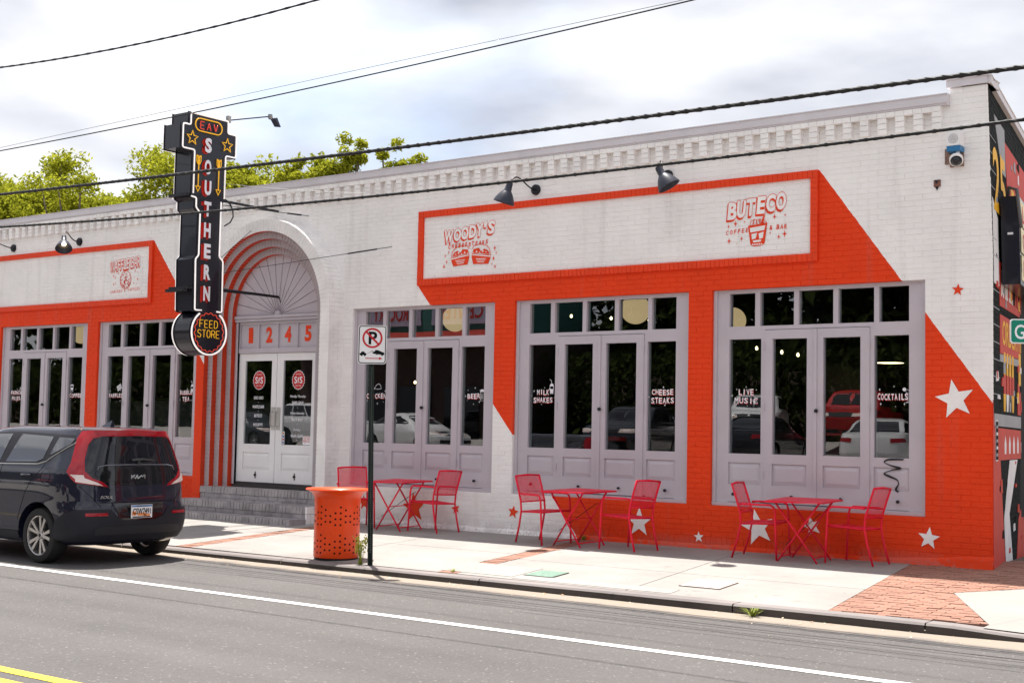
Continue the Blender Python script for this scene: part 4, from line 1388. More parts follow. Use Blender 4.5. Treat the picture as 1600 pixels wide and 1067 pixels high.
for i in range(46):
    a, rr = r_.uniform(0, 2 * PI), .14 * math.sqrt(r_.random())
    flat(lg, [(cx + rr * math.cos(a) + dx, cz + rr * math.sin(a) + dz) for dx, dz in ((-.010, -.006), (.009, -.009), (.011, .006), (-.006, .010))], -.0055)
lg.tube([(cx - .07, -.0065, cz - .14), (cx + .03, -.0065, cz + .05)], .006, 4); lg.tube([(cx, -.0065, cz + .0), (cx + .12, -.0065, cz - .07)], .006, 4)
for x, z, r in ((-20.99, 4.21, .035), (-20.94, 4.17, .03), (-20.85, 4.25, .026), (-20.98, 4.05, .035), (-20.93, 4.07, .024), (-20.36, 4.27, .028), (-20.30, 4.25, .016), (-20.28, 4.12, .036), (-20.36, 4.15, .014), (-20.39, 4.05, .028), (-20.31, 4.03, .016)):
    flat(lg, sparkle(x, z, r), -.0055)
lg.build('painted_logo', [MO, MW], B, fix=False)['label'] = 'orange hand painted bubble lettering over a round waffle'

# ------------------------------------------------------------------ entrance steps
ST = thing('entrance_steps', 'grey painted brick steps rising to the arched double doors', 'steps', (CX, -.7, gz(CX, -.7)))
MSTEP = mat('step_grey_paint', (0.34, 0.31, 0.315), 0.7, var=0.28, vscale=4, bump=0.6, bscale=30)
MSTEPW = MW
def step(x0, x1, yf, yb, ztop, zbot, side_end=True):
    # rowlock nosing bricks on edge, courses below
    n = int(round((x1 - x0) / .075))
    w = (x1 - x0) / n
    for i in range(n):
        a = x0 + i * w
        m_ = MB(); j = [rnd.uniform(-.006, .006) for _ in range(4)]
        end = (i == n - 1) and side_end
        m_.hexa([(a + .004, yf + j[0], ztop - .105), (a + w - .004, yf + j[1], ztop - .105), (a + w - .004, yb, ztop - .105), (a + .004, yb, ztop - .105),
                 (a + .006, yf + .008 + j[0], ztop + j[2] * .6), (a + w - .006, yf + .008 + j[1], ztop + j[2] * .6), (a + w - .004, yb, ztop), (a + .004, yb, ztop)])
        m_.build('brick', MSTEP, ST)
    k = 0; z = ztop - .112
    while z > zbot:
        zb_ = max(z - CH, zbot - .05)
        x = x0 + (0 if k % 2 else -BR / 2)
        while x < x1:
            a, b = max(x, x0), min(x + BR, x1)
            m_ = MB(); m_.box(a + .004, b - .004, yf + .012 + rnd.uniform(-.004, .004), yb, zb_ + .004, z); m_.build('brick', MSTEP, ST)
            x += BR
        z = zb_ - .001; k += 1
m_ = MB(); m_.box(-17.97, -15.25, -.31, .1, -.2, .445); m_.box(-18.1, -15.06, -.68, -.2, -.2, .235); m_.box(-18.1, -15.06, -1.03, -.5, -.2, .055)
m_.build('step_core', MSTEP, ST)
step(-17.975, -15.25, -.335, -.06, .457, .245)
m_ = MB(); m_.box(-17.975, -15.25, -.06, .14, .2, .452); m_.build('landing', MSTEP, ST)
step(-18.15, -15.055, -.70, -.33, .25, .06)
step(-18.15, -15.055, -1.05, -.69, .068, .0)
# white end bricks of the two lower steps
for (yf, yb, zt, zb_) in ((-.705, -.335, .252, .06),):
    for i in range(4):
        a = yf + (yb - yf) * i / 4; b = yf + (yb - yf) * (i + 1) / 4
        m_ = MB(); m_.box(-15.075, -15.04, a + .004, b - .004, .145, zt); m_.build('end_brick', MW, ST)
        m_ = MB(); m_.box(-15.075, -15.042, a + .004, b - .004, -.02, .138); m_.build('end_brick', MW, ST)

# ------------------------------------------------------------------ projecting sign
SG = thing('blade_sign', 'tall black projecting neon sign hanging beside the arched entrance', 'sign', (-16.8, -1.45, 2.6))
XF, XB = -16.60, -17.02
YC = -1.46
def edge(side_):                       # outline of one side, from top to the circle
    if side_ < 0:
        return [(-1.957, 6.36), (-1.957, 6.155), (-2.105, 6.155), (-2.105, 5.775), (-1.865, 5.775), (-1.865, 5.03), (-1.79, 4.99), (-1.79, 4.86), (-1.715, 4.80), (-1.715, 4.13), (-1.775, 4.07), (-1.75, 3.26)]
    return [(-1.168, 6.36), (-1.168, 6.16), (-.99, 6.16), (-.99, 5.775), (-1.20, 5.775), (-1.20, 5.05), (-1.262, 5.0), (-1.262, 4.84), (-1.262, 4.15), (-1.185, 4.09), (-1.175, 3.26)]
l_, r_e = edge(-1), edge(1)
def neck(side_, s=1.0): return
cy_, cz_, cr_ = -1.435, 2.935, .355
def arc(a0, a1, r, n=28, cy=cy_, cz=cz_): return [(cy + r * math.cos(a0 + (a1 - a0) * i / n), cz + r * math.sin(a0 + (a1 - a0) * i / n)) for i in range(n + 1)]
outl = l_ + arc(R(118), R(422), cr_ , 36) + r_e[::-1]
m_ = MB(); m_.prism(outl, XB, XF - .012, axis='x'); m_.build('cabinet', MSIGN, SG)
def inset(pts, d):
    """pull every outline point in by d towards the inside (simple mitre)"""
    o = []; n = len(pts)
    for i in range(n):
        a, b, c = Vector((*pts[i - 1], 0)), Vector((*pts[i], 0)), Vector((*pts[(i + 1) % n], 0))
        e1 = (b - a).normalized(); e2 = (c - b).normalized()
        n1 = Vector((-e1.y, e1.x, 0)); n2 = Vector((-e2.y, e2.x, 0))
        m = (n1 + n2)
        if m.length < .1: m = n1
        m = m.normalized() * d / max(.4, m.normalized().dot(n1))
        o.append((b.x + m.x, b.y + m.y))
    return o
def signed(p): return sum(p[i][0] * p[(i + 1) % len(p)][1] - p[(i + 1) % len(p)][0] * p[i][1] for i in range(len(p)))
sgn = 1 if signed(outl) > 0 else -1
for xs_, nm in ((XF - .012, 'face_rim'), (XB, 'face_rim')):
    pass
m_ = MB(); m_.prism(inset(outl, -.012 * sgn), XF - .03, XF - .022, axis='x'); m_.prism(inset(outl, -.012 * sgn), XB + .01, XB + .018, axis='x'); m_.build('rim_flange', MSIGN, SG)
def neon(pts, m, r=.0125, x=XF + .02, closed=False, name='neon_tube', parent=SG, ns=6):
    t = MB(); t.tube([(x, a, b) for a, b in pts], r, ns, closed=closed); return t.build(name, m, parent, smooth='all')
def roundc(pts, rr=.03, closed=False):
    o = []
    n = len(pts)
    for i in range(n):
        if not closed and i in (0, n - 1): o.append(pts[i]); continue
        a, b, c = Vector(pts[i - 1]), Vector(pts[i]), Vector(pts[(i + 1) % n])
        u = (a - b); v = (c - b)
        r1 = min(rr, u.length * .45, v.length * .45)
        p, q = b + u.normalized() * r1, b + v.normalized() * r1
        for t in (0, .33, .66, 1): o.append(tuple(p * (1 - t) ** 2 + b * 2 * t * (1 - t) + q * t * t))
    return o
ins = .018
up_path = inset(l_[:5] + [(-1.865, 5.09)], 0)[:0]
for (xx, sg_) in ((XF + .02, 1), (XB - .02, -1)):
    shr = lambda pts, d: [(a + (d if a < YC else -d), b) for a, b in pts]
    top = shr([(-1.865, 5.09), (-1.865, 5.775), (-2.105, 5.775), (-2.105, 6.155), (-1.957, 6.155), (-1.957, 6.35), (-1.168, 6.35), (-1.168, 6.15), (-.99, 6.15), (-.99, 5.785), (-1.20, 5.785), (-1.20, 5.09)], ins)
    neon(roundc(top, .035), MNEONW, x=xx)
    neon(roundc(shr([(-1.90, 5.04), (-1.80, 5.03), (-1.80, 4.88), (-1.715, 4.80), (-1.715, 4.13), (-1.775, 4.07), (-1.755, 3.27), (-1.62, 3.275)], ins), .03), MNEONW, x=xx)
    neon(roundc(shr([(-1.262, 5.03), (-1.262, 4.15), (-1.185, 4.09), (-1.175, 3.27), (-1.28, 3.275)], ins), .03), MNEONW, x=xx)
    neon(arc(R(125), R(415), cr_ - .005, 48), MNEONW, x=xx, r=.014)
# front face only
m_ = MB()
for i in range(40): pass
wavy = [(cy_ + (.285 + .013 * math.sin(a * 18)) * math.cos(a), cz_ + (.30 + .013 * math.sin(a * 18)) * math.sin(a)) for a in [2 * PI * i / 144 for i in range(144)]]
neon(wavy, MNEONR, .006, closed=True)
neon([(YC - .29 + .10 * math.cos(a), 6.19 + .10 * math.sin(a)) for a in [PI / 2 + PI * i / 12 for i in range(13)]] + [(YC + .05 + .10 * math.cos(a), 6.19 + .10 * math.sin(a)) for a in [-PI / 2 + PI * i / 12 for i in range(13)]], MNEONY, .009, closed=True)
GL = {'E': [[(1, 1), (0, 1), (0, 0), (1, 0)], [(0, .5), (.8, .5)]], 'A': [[(0, 0), (.5, 1), (1, 0)], [(.2, .38), (.8, .38)]], 'V': [[(0, 1), (.5, 0), (1, 1)]],
      'F': [[(1, 1), (0, 1), (0, 0)], [(0, .52), (.8, .52)]], 'D': [[(0, 0), (0, 1), (.6, 1), (1, .75), (1, .25), (.6, 0), (0, 0)]], 'T': [[(0, 1), (1, 1)], [(.5, 1), (.5, 0)]],
      'S': [[(1, .85), (.75, 1), (.25, 1), (0, .8), (.1, .6), (.9, .42), (1, .2), (.75, 0), (.25, 0), (0, .15)]], 'O': [[(.3, 1), (.7, 1), (1, .75), (1, .25), (.7, 0), (.3, 0), (0, .25), (0, .75), (.3, 1)]],
      'R': [[(0, 0), (0, 1), (.7, 1), (1, .85), (1, .62), (.7, .48), (0, .48)], [(.55, .48), (1, 0)]]}
def neon_word(word, y0, z0, w, h, pitch, m, r=.0065):
    for i, c in enumerate(word):
        t = MB()
        for st in GL[c]:
            t.tube([(XF + .016, y0 + i * pitch + a * w, z0 + b * h) for a, b in roundc(st, .12)], r, 5)
        t.build('neon_letter', m, SG, smooth='all')
neon_word('EAV', YC - .285, 6.13, .075, .115, .135, MNEONR, .008)
neon_word('FEED', cy_ - .19, 3.01, .065, .115, .098, MNEONY, .0055)
neon_word('STORE', cy_ - .225, 2.855, .065, .115, .093, MNEONY, .0055)
for (cy2, cz2) in ((-1.93, 5.955), (-1.15, 5.955)):
    neon(star_pts(cy2 + (.03 if cy2 < -1.5 else -.04), cz2, .115, 0, .42), MNEONY, .009, closed=True)
for yy in (-1.755, -1.345):
    t = MB(); X_ = XF + .016
    zt = 5.66
    t.tube([(X_, yy, zt - .03), (X_, yy, 5.20)], .009, 5)
    for d in (-.012, .012, -.042, .042): t.tube([(X_, yy + d * .4, zt - .10), (X_, yy + d, zt - .05), (X_, yy + d, zt + .04)], .007, 5)
    t.tube([(X_, yy - .042, zt + .045), (X_, yy, zt + .0), (X_, yy + .042, zt + .045)], .007, 5)
    t.tube([(X_, yy - .045, 5.215), (X_, yy + .045, 5.215), (X_, yy, 5.13)], .009, 5, closed=True)
    t.build('neon_arrow', MNEONY, SG, smooth='all')
# channel letters with a red return
for c, z, y in zip('SOUTHERN', (5.887, 5.541, 5.213, 4.878, 4.544, 4.211, 3.880, 3.543), (-1.583, -1.578, -1.566, -1.556, -1.55, -1.535, -1.525, -1.519)):
    w_ = .135 if c != 'T' else .14
    geo = text_geo(c, w_, .235, offset=.045)
    t = MB()
    put_text(t, geo, lambda a, b: (XF + .030, y + a, z + b), 0)
    # return: the outline extruded back
    vs, fs = geo
    cnt = {}
    for f_ in fs:
        for i in range(len(f_)):
            e = (f_[i], f_[(i + 1) % len(f_)]); cnt[tuple(sorted(e))] = cnt.get(tuple(sorted(e)), 0) + 1
    for e, n_ in cnt.items():
        if n_ == 1:
            a, b = vs[e[0]], vs[e[1]]
            t.poly([(XF + .030, y + a[0], z + a[1]), (XF + .030, y + b[0], z + b[1]), (XF - .011, y + b[0], z + b[1]), (XF - .011, y + a[0], z + a[1])], 1)
    put_text(t, geo, lambda a, b: (XF - .008, y + a * 1.12 - .022, z + b * 1.05 - .016), 1)
    t.build('letter', [MLET, MLETR], SG, fix=False)
m_ = MB()
for z in (6.25, 5.9, 5.6, 5.3, 4.6, 4.3, 3.9, 3.5): m_.box(XB - .002, XF - .011, -1.9, -1.89, z, z + .01)
# fin, steel straps and struts
for z, a in ((5.05, .12), (3.55, .12)):
    t = MB(); t.box(XB - .05, XF - .03, -1.93, -1.86, z, z + .045); t.build('strap', MBLK, SG)
t = MB(); t.box(XB - .06, XF - .02, -1.86, -1.15, 3.60, 3.635); t.build('strap', MBLK, SG)
def strut(p0, p1, r=.02):
    t = MB(); t.tube([p0, p1], r, 6); return t.build('strut', MBLK, SG)
strut((-16.75, -1.18, 3.66), (-16.60, .03, 3.63), .024)
strut((-16.70, -1.2, 5.08), (-16.62, -.01, 5.06), .022)
strut((-16.95, -1.2, 3.66), (-16.60, .03, 3.63), .016)
t = MB(); t.tube([(-16.6, .03, 3.63), (-16.57, .05, 3.60), (-16.55, .05, 3.54)], .012, 6); t.build('hook', MBLK, SG)
# stay cables to the wall
def stay(p0, p1, sag=.0, r=.006, turn=None):
    t = MB()
    pts = [tuple(Vector(p0).lerp(Vector(p1), i / 12) + Vector((0, 0, -sag * 4 * (i / 12) * (1 - i / 12)))) for i in range(13)]
    t.tube(pts, r, 5)
    if turn: t.tube([pts[9], pts[11]], r * 2.4, 6)
    return t.build('stay_wire', MBLK if turn else MSTEEL, SG)
stay((-16.65, -1.2, 3.9), (-14.05, -.01, 4.30), 0, .005, True)
stay((-16.65, -1.25, 4.1), (-17.0, -.02, 4.93), 0, .005, True)
stay((-16.65, -1.2, 5.0), (-15.9, -.01, 4.93), .0, .006, True)
stay((-16.65, -1.2, 5.35), (-14.2, -.06, 5.14), .03, .004)
t = MB(); t.tube([(-16.62, -1.18, 5.1), (-16.58, -1.10, 5.03), (-16.56, -1.05, 4.93), (-16.56, -1.04, 4.82), (-16.58, -1.08, 4.73), (-16.6, -1.18, 4.66)], .012, 6); t.build('conduit', MBLK, SG, smooth='all')
# small floodlight on an arm above the sign
FL = thing('floodlight', 'small grey floodlight on a thin arm above the black neon sign', 'light', (-16.7, -1.05, 6.36))
t = MB(); t.box(-16.72, -16.66, -1.12, -1.06, 6.36, 6.47); t.build('mounting_box', mat('zinc', (.4, .38, .36), .5), FL)
t = MB(); t.tube([(-16.69, -1.09, 6.40), (-16.45, -.45, 6.56)], .011, 6); t.build('arm', MBLK, FL)
t = MB(); t.lathe([(.001, .055), (.035, .05), (.042, 0), (.025, -.03)], (-16.44, -.42, 6.55), 'z', 14); t.build('housing', mat('grey_cast', (.25, .25, .25), .5), FL, smooth=True)
t = MB(); t.hexa([(-16.43, -.33, 6.41), (-16.35, -.29, 6.40), (-16.35, -.26, 6.41), (-16.43, -.30, 6.42), (-16.46, -.41, 6.54), (-16.38, -.37, 6.54), (-16.38, -.32, 6.56), (-16.46, -.36, 6.56)]); t.build('visor', MBAR, FL)

# ------------------------------------------------------------------ gooseneck barn lamps
def barn_lamp(xr, zr, xh, zh, tilt, label, lit=False, yaw_=0.0):
    Lm = thing('barn_lamp', label, 'lamp', (xr, 0, zr), 'gooseneck lamps over the painted panels')
    t = MB(); t.lathe([(.001, -.05), (.055, -.048), (.075, -.03), (.078, 0)], (xr, 0, zr), 'y', 20); t.build('wall_plate', MBLK, Lm, smooth=True)
    h = Vector((xh, -.60, zh + .16))
    pts = [Vector((xr, -.04, zr))]
    c1 = Vector((xr - .02, -.25, zr - .02)); c2 = Vector((xr + (xh - xr) * .5, -.42, zr + .30))
    for i in range(1, 17):
        u = i / 16
        pts.append((1 - u) ** 3 * Vector((xr, -.04, zr)) + 3 * u * (1 - u) ** 2 * c1 + 3 * u * u * (1 - u) * c2 + u ** 3 * h)
    t = MB(); t.tube(pts, .011, 7); t.build('gooseneck', MBLK, Lm, smooth='all')
    # shade, a spun bell, tilted
    prof = [(.001, .10), (.035, .10), (.04, .07), (.045, .0), (.062, -.02), (.085, -.05), (.112, -.10), (.132, -.15), (.135, -.16), (.128, -.16), (.10, -.11), (.07, -.05), (.001, -.03)]
    t = MB(); t.lathe(prof, (0, 0, 0), 'z', 26)
    q = Vector(tilt).normalized().to_track_quat('-Z', 'Y')
    hv = h + Vector((0, 0, -.06))
    t.v = [tuple(q @ (Vector(p) * 1.15) + hv) for p in t.v]
    t.build('lamp_shade', MBAR, Lm, smooth=True)
    t = MB(); t.lathe([(.001, -.10), (.03, -.095), (.045, -.07), (.03, -.04)], (0, 0, 0), 'z', 14)
    t.v = [tuple(q @ Vector(p) + hv) for p in t.v]
    t.build('bulb', MBULB if lit else MLET, Lm, smooth=True)
barn_lamp(-24.254, 4.941, -24.9, 4.80, (-.3, .3, -1), 'leftmost gooseneck lamp, cut off by the edge, above the left painted panel')
barn_lamp(-22.074, 4.923, -21.72, 4.74, (.55, -.35, -1), 'lit gooseneck lamp above the waffle logo panel', lit=True)
barn_lamp(-11.301, 4.943, -11.36, 4.75, (-.30, -.1, -1), 'gooseneck lamp with its shade hanging left of its wall plate, above the sandwich logo panel')
barn_lamp(-9.122, 4.935, -8.86, 4.73, (.55, .20, -1), 'gooseneck lamp above the long panel, nearest the iced drink logo')

# ------------------------------------------------------------------ camera, siren box and junction box on the wall
SB = thing('siren_box', 'white square alarm speaker with blue base near the top of the right wall', 'alarm box', (-5.235, 0, 4.9))
t = MB(); t.box(-5.315, -5.155, -.16, -.003, 4.885, 5.05); t.build('body', MWG, SB)
t = MB(); t.box(-5.313, -5.157, -.157, -.003, 4.822, 4.882); t.build('base', mat('blue_plastic', (.03, .17, .36), .4), SB)
t = MB()
for r in (.02, .036, .052): t.tube([(-5.235 + r * math.cos(2 * PI * i / 24), -.162, 4.965 + r * math.sin(2 * PI * i / 24)) for i in range(24)], .0025, 4, closed=True)
t.lathe([(.001, 0), (.008, 0)], (-5.235, -.163, 4.965), 'y', 10)
t.build('grille', mat('grey_plastic', (.35, .35, .36), .5), SB)
t = MB(); t.box(-5.38, -5.32, -.02, -.002, 4.70, 4.88); t.box(-5.32, -5.16, -.02, -.003, 4.66, 4.82); t.build('bracket', mat('rusty_bracket', (.22, .14, .11), .8, var=.5, vscale=30), SB)
DC = thing('dome_camera', 'white security camera with dark dome below the alarm box', 'camera', (-5.21, -.1, 4.74))
t = MB(); t.lathe([(.085, -.06), (.10, -.05), (.10, .0), (.07, .03), (.03, .05), (.02, .12)], (-5.205, -.14, 4.745), 'z', 24)
q = Vector((.25, -.75, -.6)).normalized().to_track_quat('-Z', 'Y')
t.v = [tuple(q @ ((Vector(p) - Vector((-5.205, -.14, 4.745))) * .78) + Vector((-5.205, -.14, 4.725))) for p in t.v]
t.build('housing', MWG, DC, smooth=True)
t = MB(); t.lathe([(.001, -.11), (.035, -.103), (.06, -.08), (.07, -.05), (.07, -.04)], (0, 0, 0), 'z', 22)
t.v = [tuple(q @ (Vector(p) * .78) + Vector((-5.205, -.14, 4.725))) for p in t.v]
t.build('dome', MCG, DC, smooth=True)
t = MB(); t.tube([(-5.20, -.10, 4.80), (-5.20, -.05, 4.88)], .02, 8); t.build('neck', MWG, DC)
JB = thing('junction_box', 'rusty open junction box set in the white brick below the dome camera', 'box', (-5.47, 0, 4.49))
t = MB(); t.box(-5.515, -5.435, -.012, .02, 4.45, 4.53); t.build('plate', mat('rust', (.20, .09, .07), .8, var=.5, vscale=40), JB)
t = MB(); t.tube([(-5.475, -.01, 4.515), (-5.475, -.06, 4.51), (-5.46, -.06, 4.48)], .012, 6); t.poly([(-5.50, -.014, 4.45), (-5.45, -.014, 4.45), (-5.475, -.014, 4.40)]); t.build('hook', MBLK, JB)
PO = thing('flyer', 'narrow black and white flyer pasted on the corner of the side wall', 'flyer', sw(.22, 1.27, 0))
t = MB()
t.prism([(.18, 1.27), (.36, 1.27), (.36, 1.71), (.18, 1.71)], .009, .012, mi=0, f=lambda a, b, d: sw(a, b, d))
t.prism([(.165, 1.255), (.375, 1.255), (.375, 1.725), (.165, 1.725)], .007, .0088, mi=1, f=lambda a, b, d: sw(a, b, d))
for i in range(5): t.prism([(.20, 1.31 + i * .08), (.34, 1.31 + i * .08), (.34, 1.345 + i * .08), (.20, 1.345 + i * .08)], .0125, .013, mi=1 if i % 2 else 2, f=lambda a, b, d: sw(a, b, d))
t.build('paper', [MMURB, MMURW, MMURG], PO)

# side sign cabinet
SC = thing('cabinet_sign', 'black menu cabinet sign with pale lit face on the mural side wall', 'sign', sw(.65, 3.33, .1))
t = MB(); sbox(.64, 4.2, 3.33, 4.38, .03, .235, m=t); t.build('cabinet', MSIGN, SC)
t = MB()
for i in range(6):
    for j in range(3):
        sbox(.72 + i * .56, 1.24 + i * .56, 3.39 + j * .325, 3.69 + j * .325, .236, .242, m=t)
t.build('menu_panel', mat('menu_cream', (.72, .62, .38), .5, var=.35, vscale=9), SC)
t = MB()
for i in range(6):
    for j in range(3):
        put_text(t, text_geo('BOL'[j], .2, .2, offset=.03), lambda a, b: sw(.98 + i * .56 + a, 3.54 + j * .325 + b, .244))
t.build('lettering', MMURR, SC)
t = MB(); t.tube([sw(.75, 4.38, .1), sw(.72, 4.5, .12), sw(.62, 4.45, .22), sw(.60, 4.2, .24), sw(.66, 4.0, .25)], .022, 7); t.build('conduit', mat('grey_cable', (.12, .12, .13), .5), SC, smooth='all')
t = MB(); t.box(*(lambda p: (p[0] - .03, p[0] + .03, p[1] - .01, p[1] + .01, 3.92, 3.945))(sw(.63, 3.93, .13))); t.build('maker_plate', MLET, SC)

# ------------------------------------------------------------------ street name sign (its post stands just out of the frame)
SS = thing('street_sign', 'green street name sign with white letters at the right edge', 'street sign', (-3.15, -1.35, gz(-3.2, -1.4)))
d_ = Vector((.80, .60, 0)).normalized(); nn = Vector((.60, -.80, 0))
o_ = Vector((-4.078, -1.905, 0))
def sp(a, z, off=0): return o_ + d_ * a + nn * off + Vector((0, 0, z))
def rrect(w, h, r, n=5):
    o = []
    for cx_, cy2, a0 in ((w - r, r, -PI / 2), (w - r, h - r, 0), (r, h - r, PI / 2), (r, r, PI)):
        o += [(cx_ + r * math.cos(a0 + PI / 2 * i / n), cy2 + r * math.sin(a0 + PI / 2 * i / n)) for i in range(n + 1)]
    return o
t = MB(); t.prism(rrect(1.0, .245, .03), -.003, .003, f=lambda a, b, d: sp(a, 2.455 + b, d)); t.build('border', MWG, SS)
t = MB(); t.prism(rrect(.976, .221, .025), .0035, .0045, f=lambda a, b, d: sp(a + .012, 2.467 + b, d)); t.build('blade', mat('sign_green', (.0, .21, .14), .35), SS)
t = MB(); put_text(t, text_geo('Glenwood', .66, .145, offset=.012), lambda a, b: sp(.375 + a, 2.572 + b, .0055)); t.build('lettering', MLET, SS)
t = MB(); b0 = sp(.98, 0); t.tube([(b0.x, b0.y, gz(-3.3, -1.3) - .1), (b0.x, b0.y, 2.8)], .03, 8); t.build('post', MSTEEL, SS)

# ------------------------------------------------------------------ no parking sign and post
px_, py_ = -10.74, -3.90
NP = thing('parking_sign', 'white tow away no parking sign on a dark green perforated post at the kerb', 'sign', (px_, py_, gz(px_, py_)))
top_ = Vector((-10.815, -3.90, 2.70)); bot_ = Vector((px_, py_, gz(px_, py_) - .1))
ax = (top_ - bot_)
pz = lambda h: bot_ + ax * ((h - bot_.z) / ax.z)
na = R(38); nv = Vector((math.sin(na), -math.cos(na), 0)); hv = Vector((math.cos(na), math.sin(na), 0))
def pp(u, h, o=0): return pz(h) + hv * u + nv * o
t = MB()
for (u0, u1, o0, o1) in ((-.030, -.012, .0, .006), (.012, .030, .0, .006), (-.014, -.009, -.028, .005), (.009, .014, -.028, .005), (-.014, .014, -.031, -.026)):
    t.hexa([pp(u0, bot_.z, o0), pp(u1, bot_.z, o0), pp(u1, bot_.z, o1), pp(u0, bot_.z, o1), pp(u0, 2.68, o0), pp(u1, 2.68, o0), pp(u1, 2.68, o1), pp(u0, 2.68, o1)])
t.build('post', MGREEN, NP)
t = MB()
h = .06
while h < 2.2:
    c = pp(0, h, -.024)
    t.prism([(.0065 * math.cos(2 * PI * i / 8), .0065 * math.sin(2 * PI * i / 8)) for i in range(8)], 0, .0012, f=lambda a, b, d: c + hv * a + nv * d + Vector((0, 0, b)))
    h += .0254
stuff(t.build('perforations', mat('hole_glint', (.35, .36, .34), .6), NP))
W_, H_ = .335, .455
zb = 2.238
def sp2(a, b, d): return pz(zb) + hv * (a - W_ / 2 + .004) + nv * (.012 + d) + Vector((0, 0, b))
t = MB(); t.prism(rrect(W_, H_, .035), -.001, .001, f=sp2); t.build('sign_plate', MWG, NP)
t = MB()
def ringf(outer, inner, d, mi):
    n = len(outer); k = len(t.v)
    t.v += [tuple(sp2(a, b, d)) for a, b in outer] + [tuple(sp2(a, b, d)) for a, b in inner]
    for i in range(n): j = (i + 1) % n; t.face((k + i, k + j, k + n + j, k + n + i), mi)
o1 = [(a + .008, b + .008) for a, b in rrect(W_ - .016, H_ - .016, .03)]; o2 = [(a + .018, b + .018) for a, b in rrect(W_ - .036, H_ - .036, .022)]
ringf(o1, o2, .002, 0)
cc_ = (W_ / 2, .305)
c1 = [(cc_[0] + .118 * math.cos(2 * PI * i / 40), cc_[1] + .118 * math.sin(2 * PI * i / 40)) for i in range(40)]
c2 = [(cc_[0] + .096 * math.cos(2 * PI * i / 40), cc_[1] + .096 * math.sin(2 * PI * i / 40)) for i in range(40)]
put_text(t, text_geo('P', .10, .15, offset=.03), lambda a, b: sp2(cc_[0] + .005 + a, cc_[1] + b, .002), 0)
ringf(c1, c2, .0028, 1)
def fl(pts, d, mi): t.poly([sp2(a, b, d) for a, b in pts], mi)
fl([(cc_[0] - .082, cc_[1] + .065), (cc_[0] - .066, cc_[1] + .081), (cc_[0] + .082, cc_[1] - .065), (cc_[0] + .066, cc_[1] - .081)], .0028, 1)
# tow truck pulling a car
fl([(.022, .105), (.10, .105), (.10, .125), (.085, .128), (.075, .145), (.045, .145), (.035, .128), (.022, .125)], .002, 0)
fl([(.19, .12), (.31, .108), (.31, .135), (.27, .15), (.235, .165), (.205, .165), (.195, .148), (.17, .14), (.17, .13)], .002, 0)
fl([(.10, .118), (.105, .118), (.18, .155), (.178, .16)], .002, 0)
for a, b in ((.045, .105), (.082, .105), (.225, .122), (.285, .112)):
    fl([(a + .013 * math.cos(2 * PI * i / 12), b + .013 * math.sin(2 * PI * i / 12)) for i in range(12)], .0028, 0)
fl([(.09, .062), (.25, .062), (.25, .052), (.295, .067), (.25, .084), (.25, .072), (.09, .072)], .002, 1)
t.build('pictogram', [MMURB, mat('sign_red', (.55, .01, .02), .4)], NP, fix=False)

# ------------------------------------------------------------------ litter bin
bx, by = -11.56, -3.62
bz = gz(bx, by)
TB = thing('litter_bin', 'orange perforated steel litter bin with a flared rim at the kerb', 'litter bin', (bx, by, bz))
MBIN = mat('bin_orange_enamel', (0.80, 0.065, 0.006), 0.4, var=0.06, coat=0.12)
r0 = .275
t = MB(); t.lathe([(r0 - .004, .02), (r0, .03), (r0, .66), (r0 + .002, .68), (r0, .70)], (bx, by, bz), 'z', 56); t.build('body', MBIN, TB, smooth=True)
t = MB(); t.lathe([(r0 + .004, .665), (r0 + .006, .69), (r0 + .004, .72), (r0 + .012, .75), (r0 + .035, .785), (r0 + .075, .812), (r0 + .108, .822), (r0 + .115, .832), (r0 + .108, .842), (r0 + .06, .838), (r0 - .02, .80), (r0 - .05, .74)], (bx, by, bz), 'z', 56); t.build('rim', MBIN, TB, smooth=True)
t = MB(); t.lathe([(r0 - .01, .0), (r0 - .01, .022), (.0, .022)], (bx, by, bz), 'z', 40); t.lathe([(.001, .5), (r0 - .045, .5), (r0 - .045, .745)], (bx, by, bz), 'z', 40); t.build('liner', mat('bin_black', (.01, .01, .01), .6), TB, smooth=True)
t = MB()
for base_ in (.105, .44):
    for i in range(28):
        a = 2 * PI * i / 28 + .02
        rows = {0: (.0, .07, .14), 1: (.035, .105), 2: (0.035, .105, .175), 3: (.0, .07, .14, .21)}[(0, 3, 2, 1)[i % 4]]
        for dz in rows:
            z = bz + base_ + dz - .02
            c = Vector((bx + r0 * math.cos(a), by + r0 * math.sin(a), z)); n_ = Vector((math.cos(a), math.sin(a), 0)); tt = Vector((-math.sin(a), math.cos(a), 0))
            t.poly([c + n_ * .0018 + tt * (.0125 * math.cos(2 * PI * j / 10)) + Vector((0, 0, .0125 * math.sin(2 * PI * j / 10))) for j in range(10)])
stuff(t.build('perforations', mat('hole_black', (.006, .004, .004), .9), TB, fix=False))

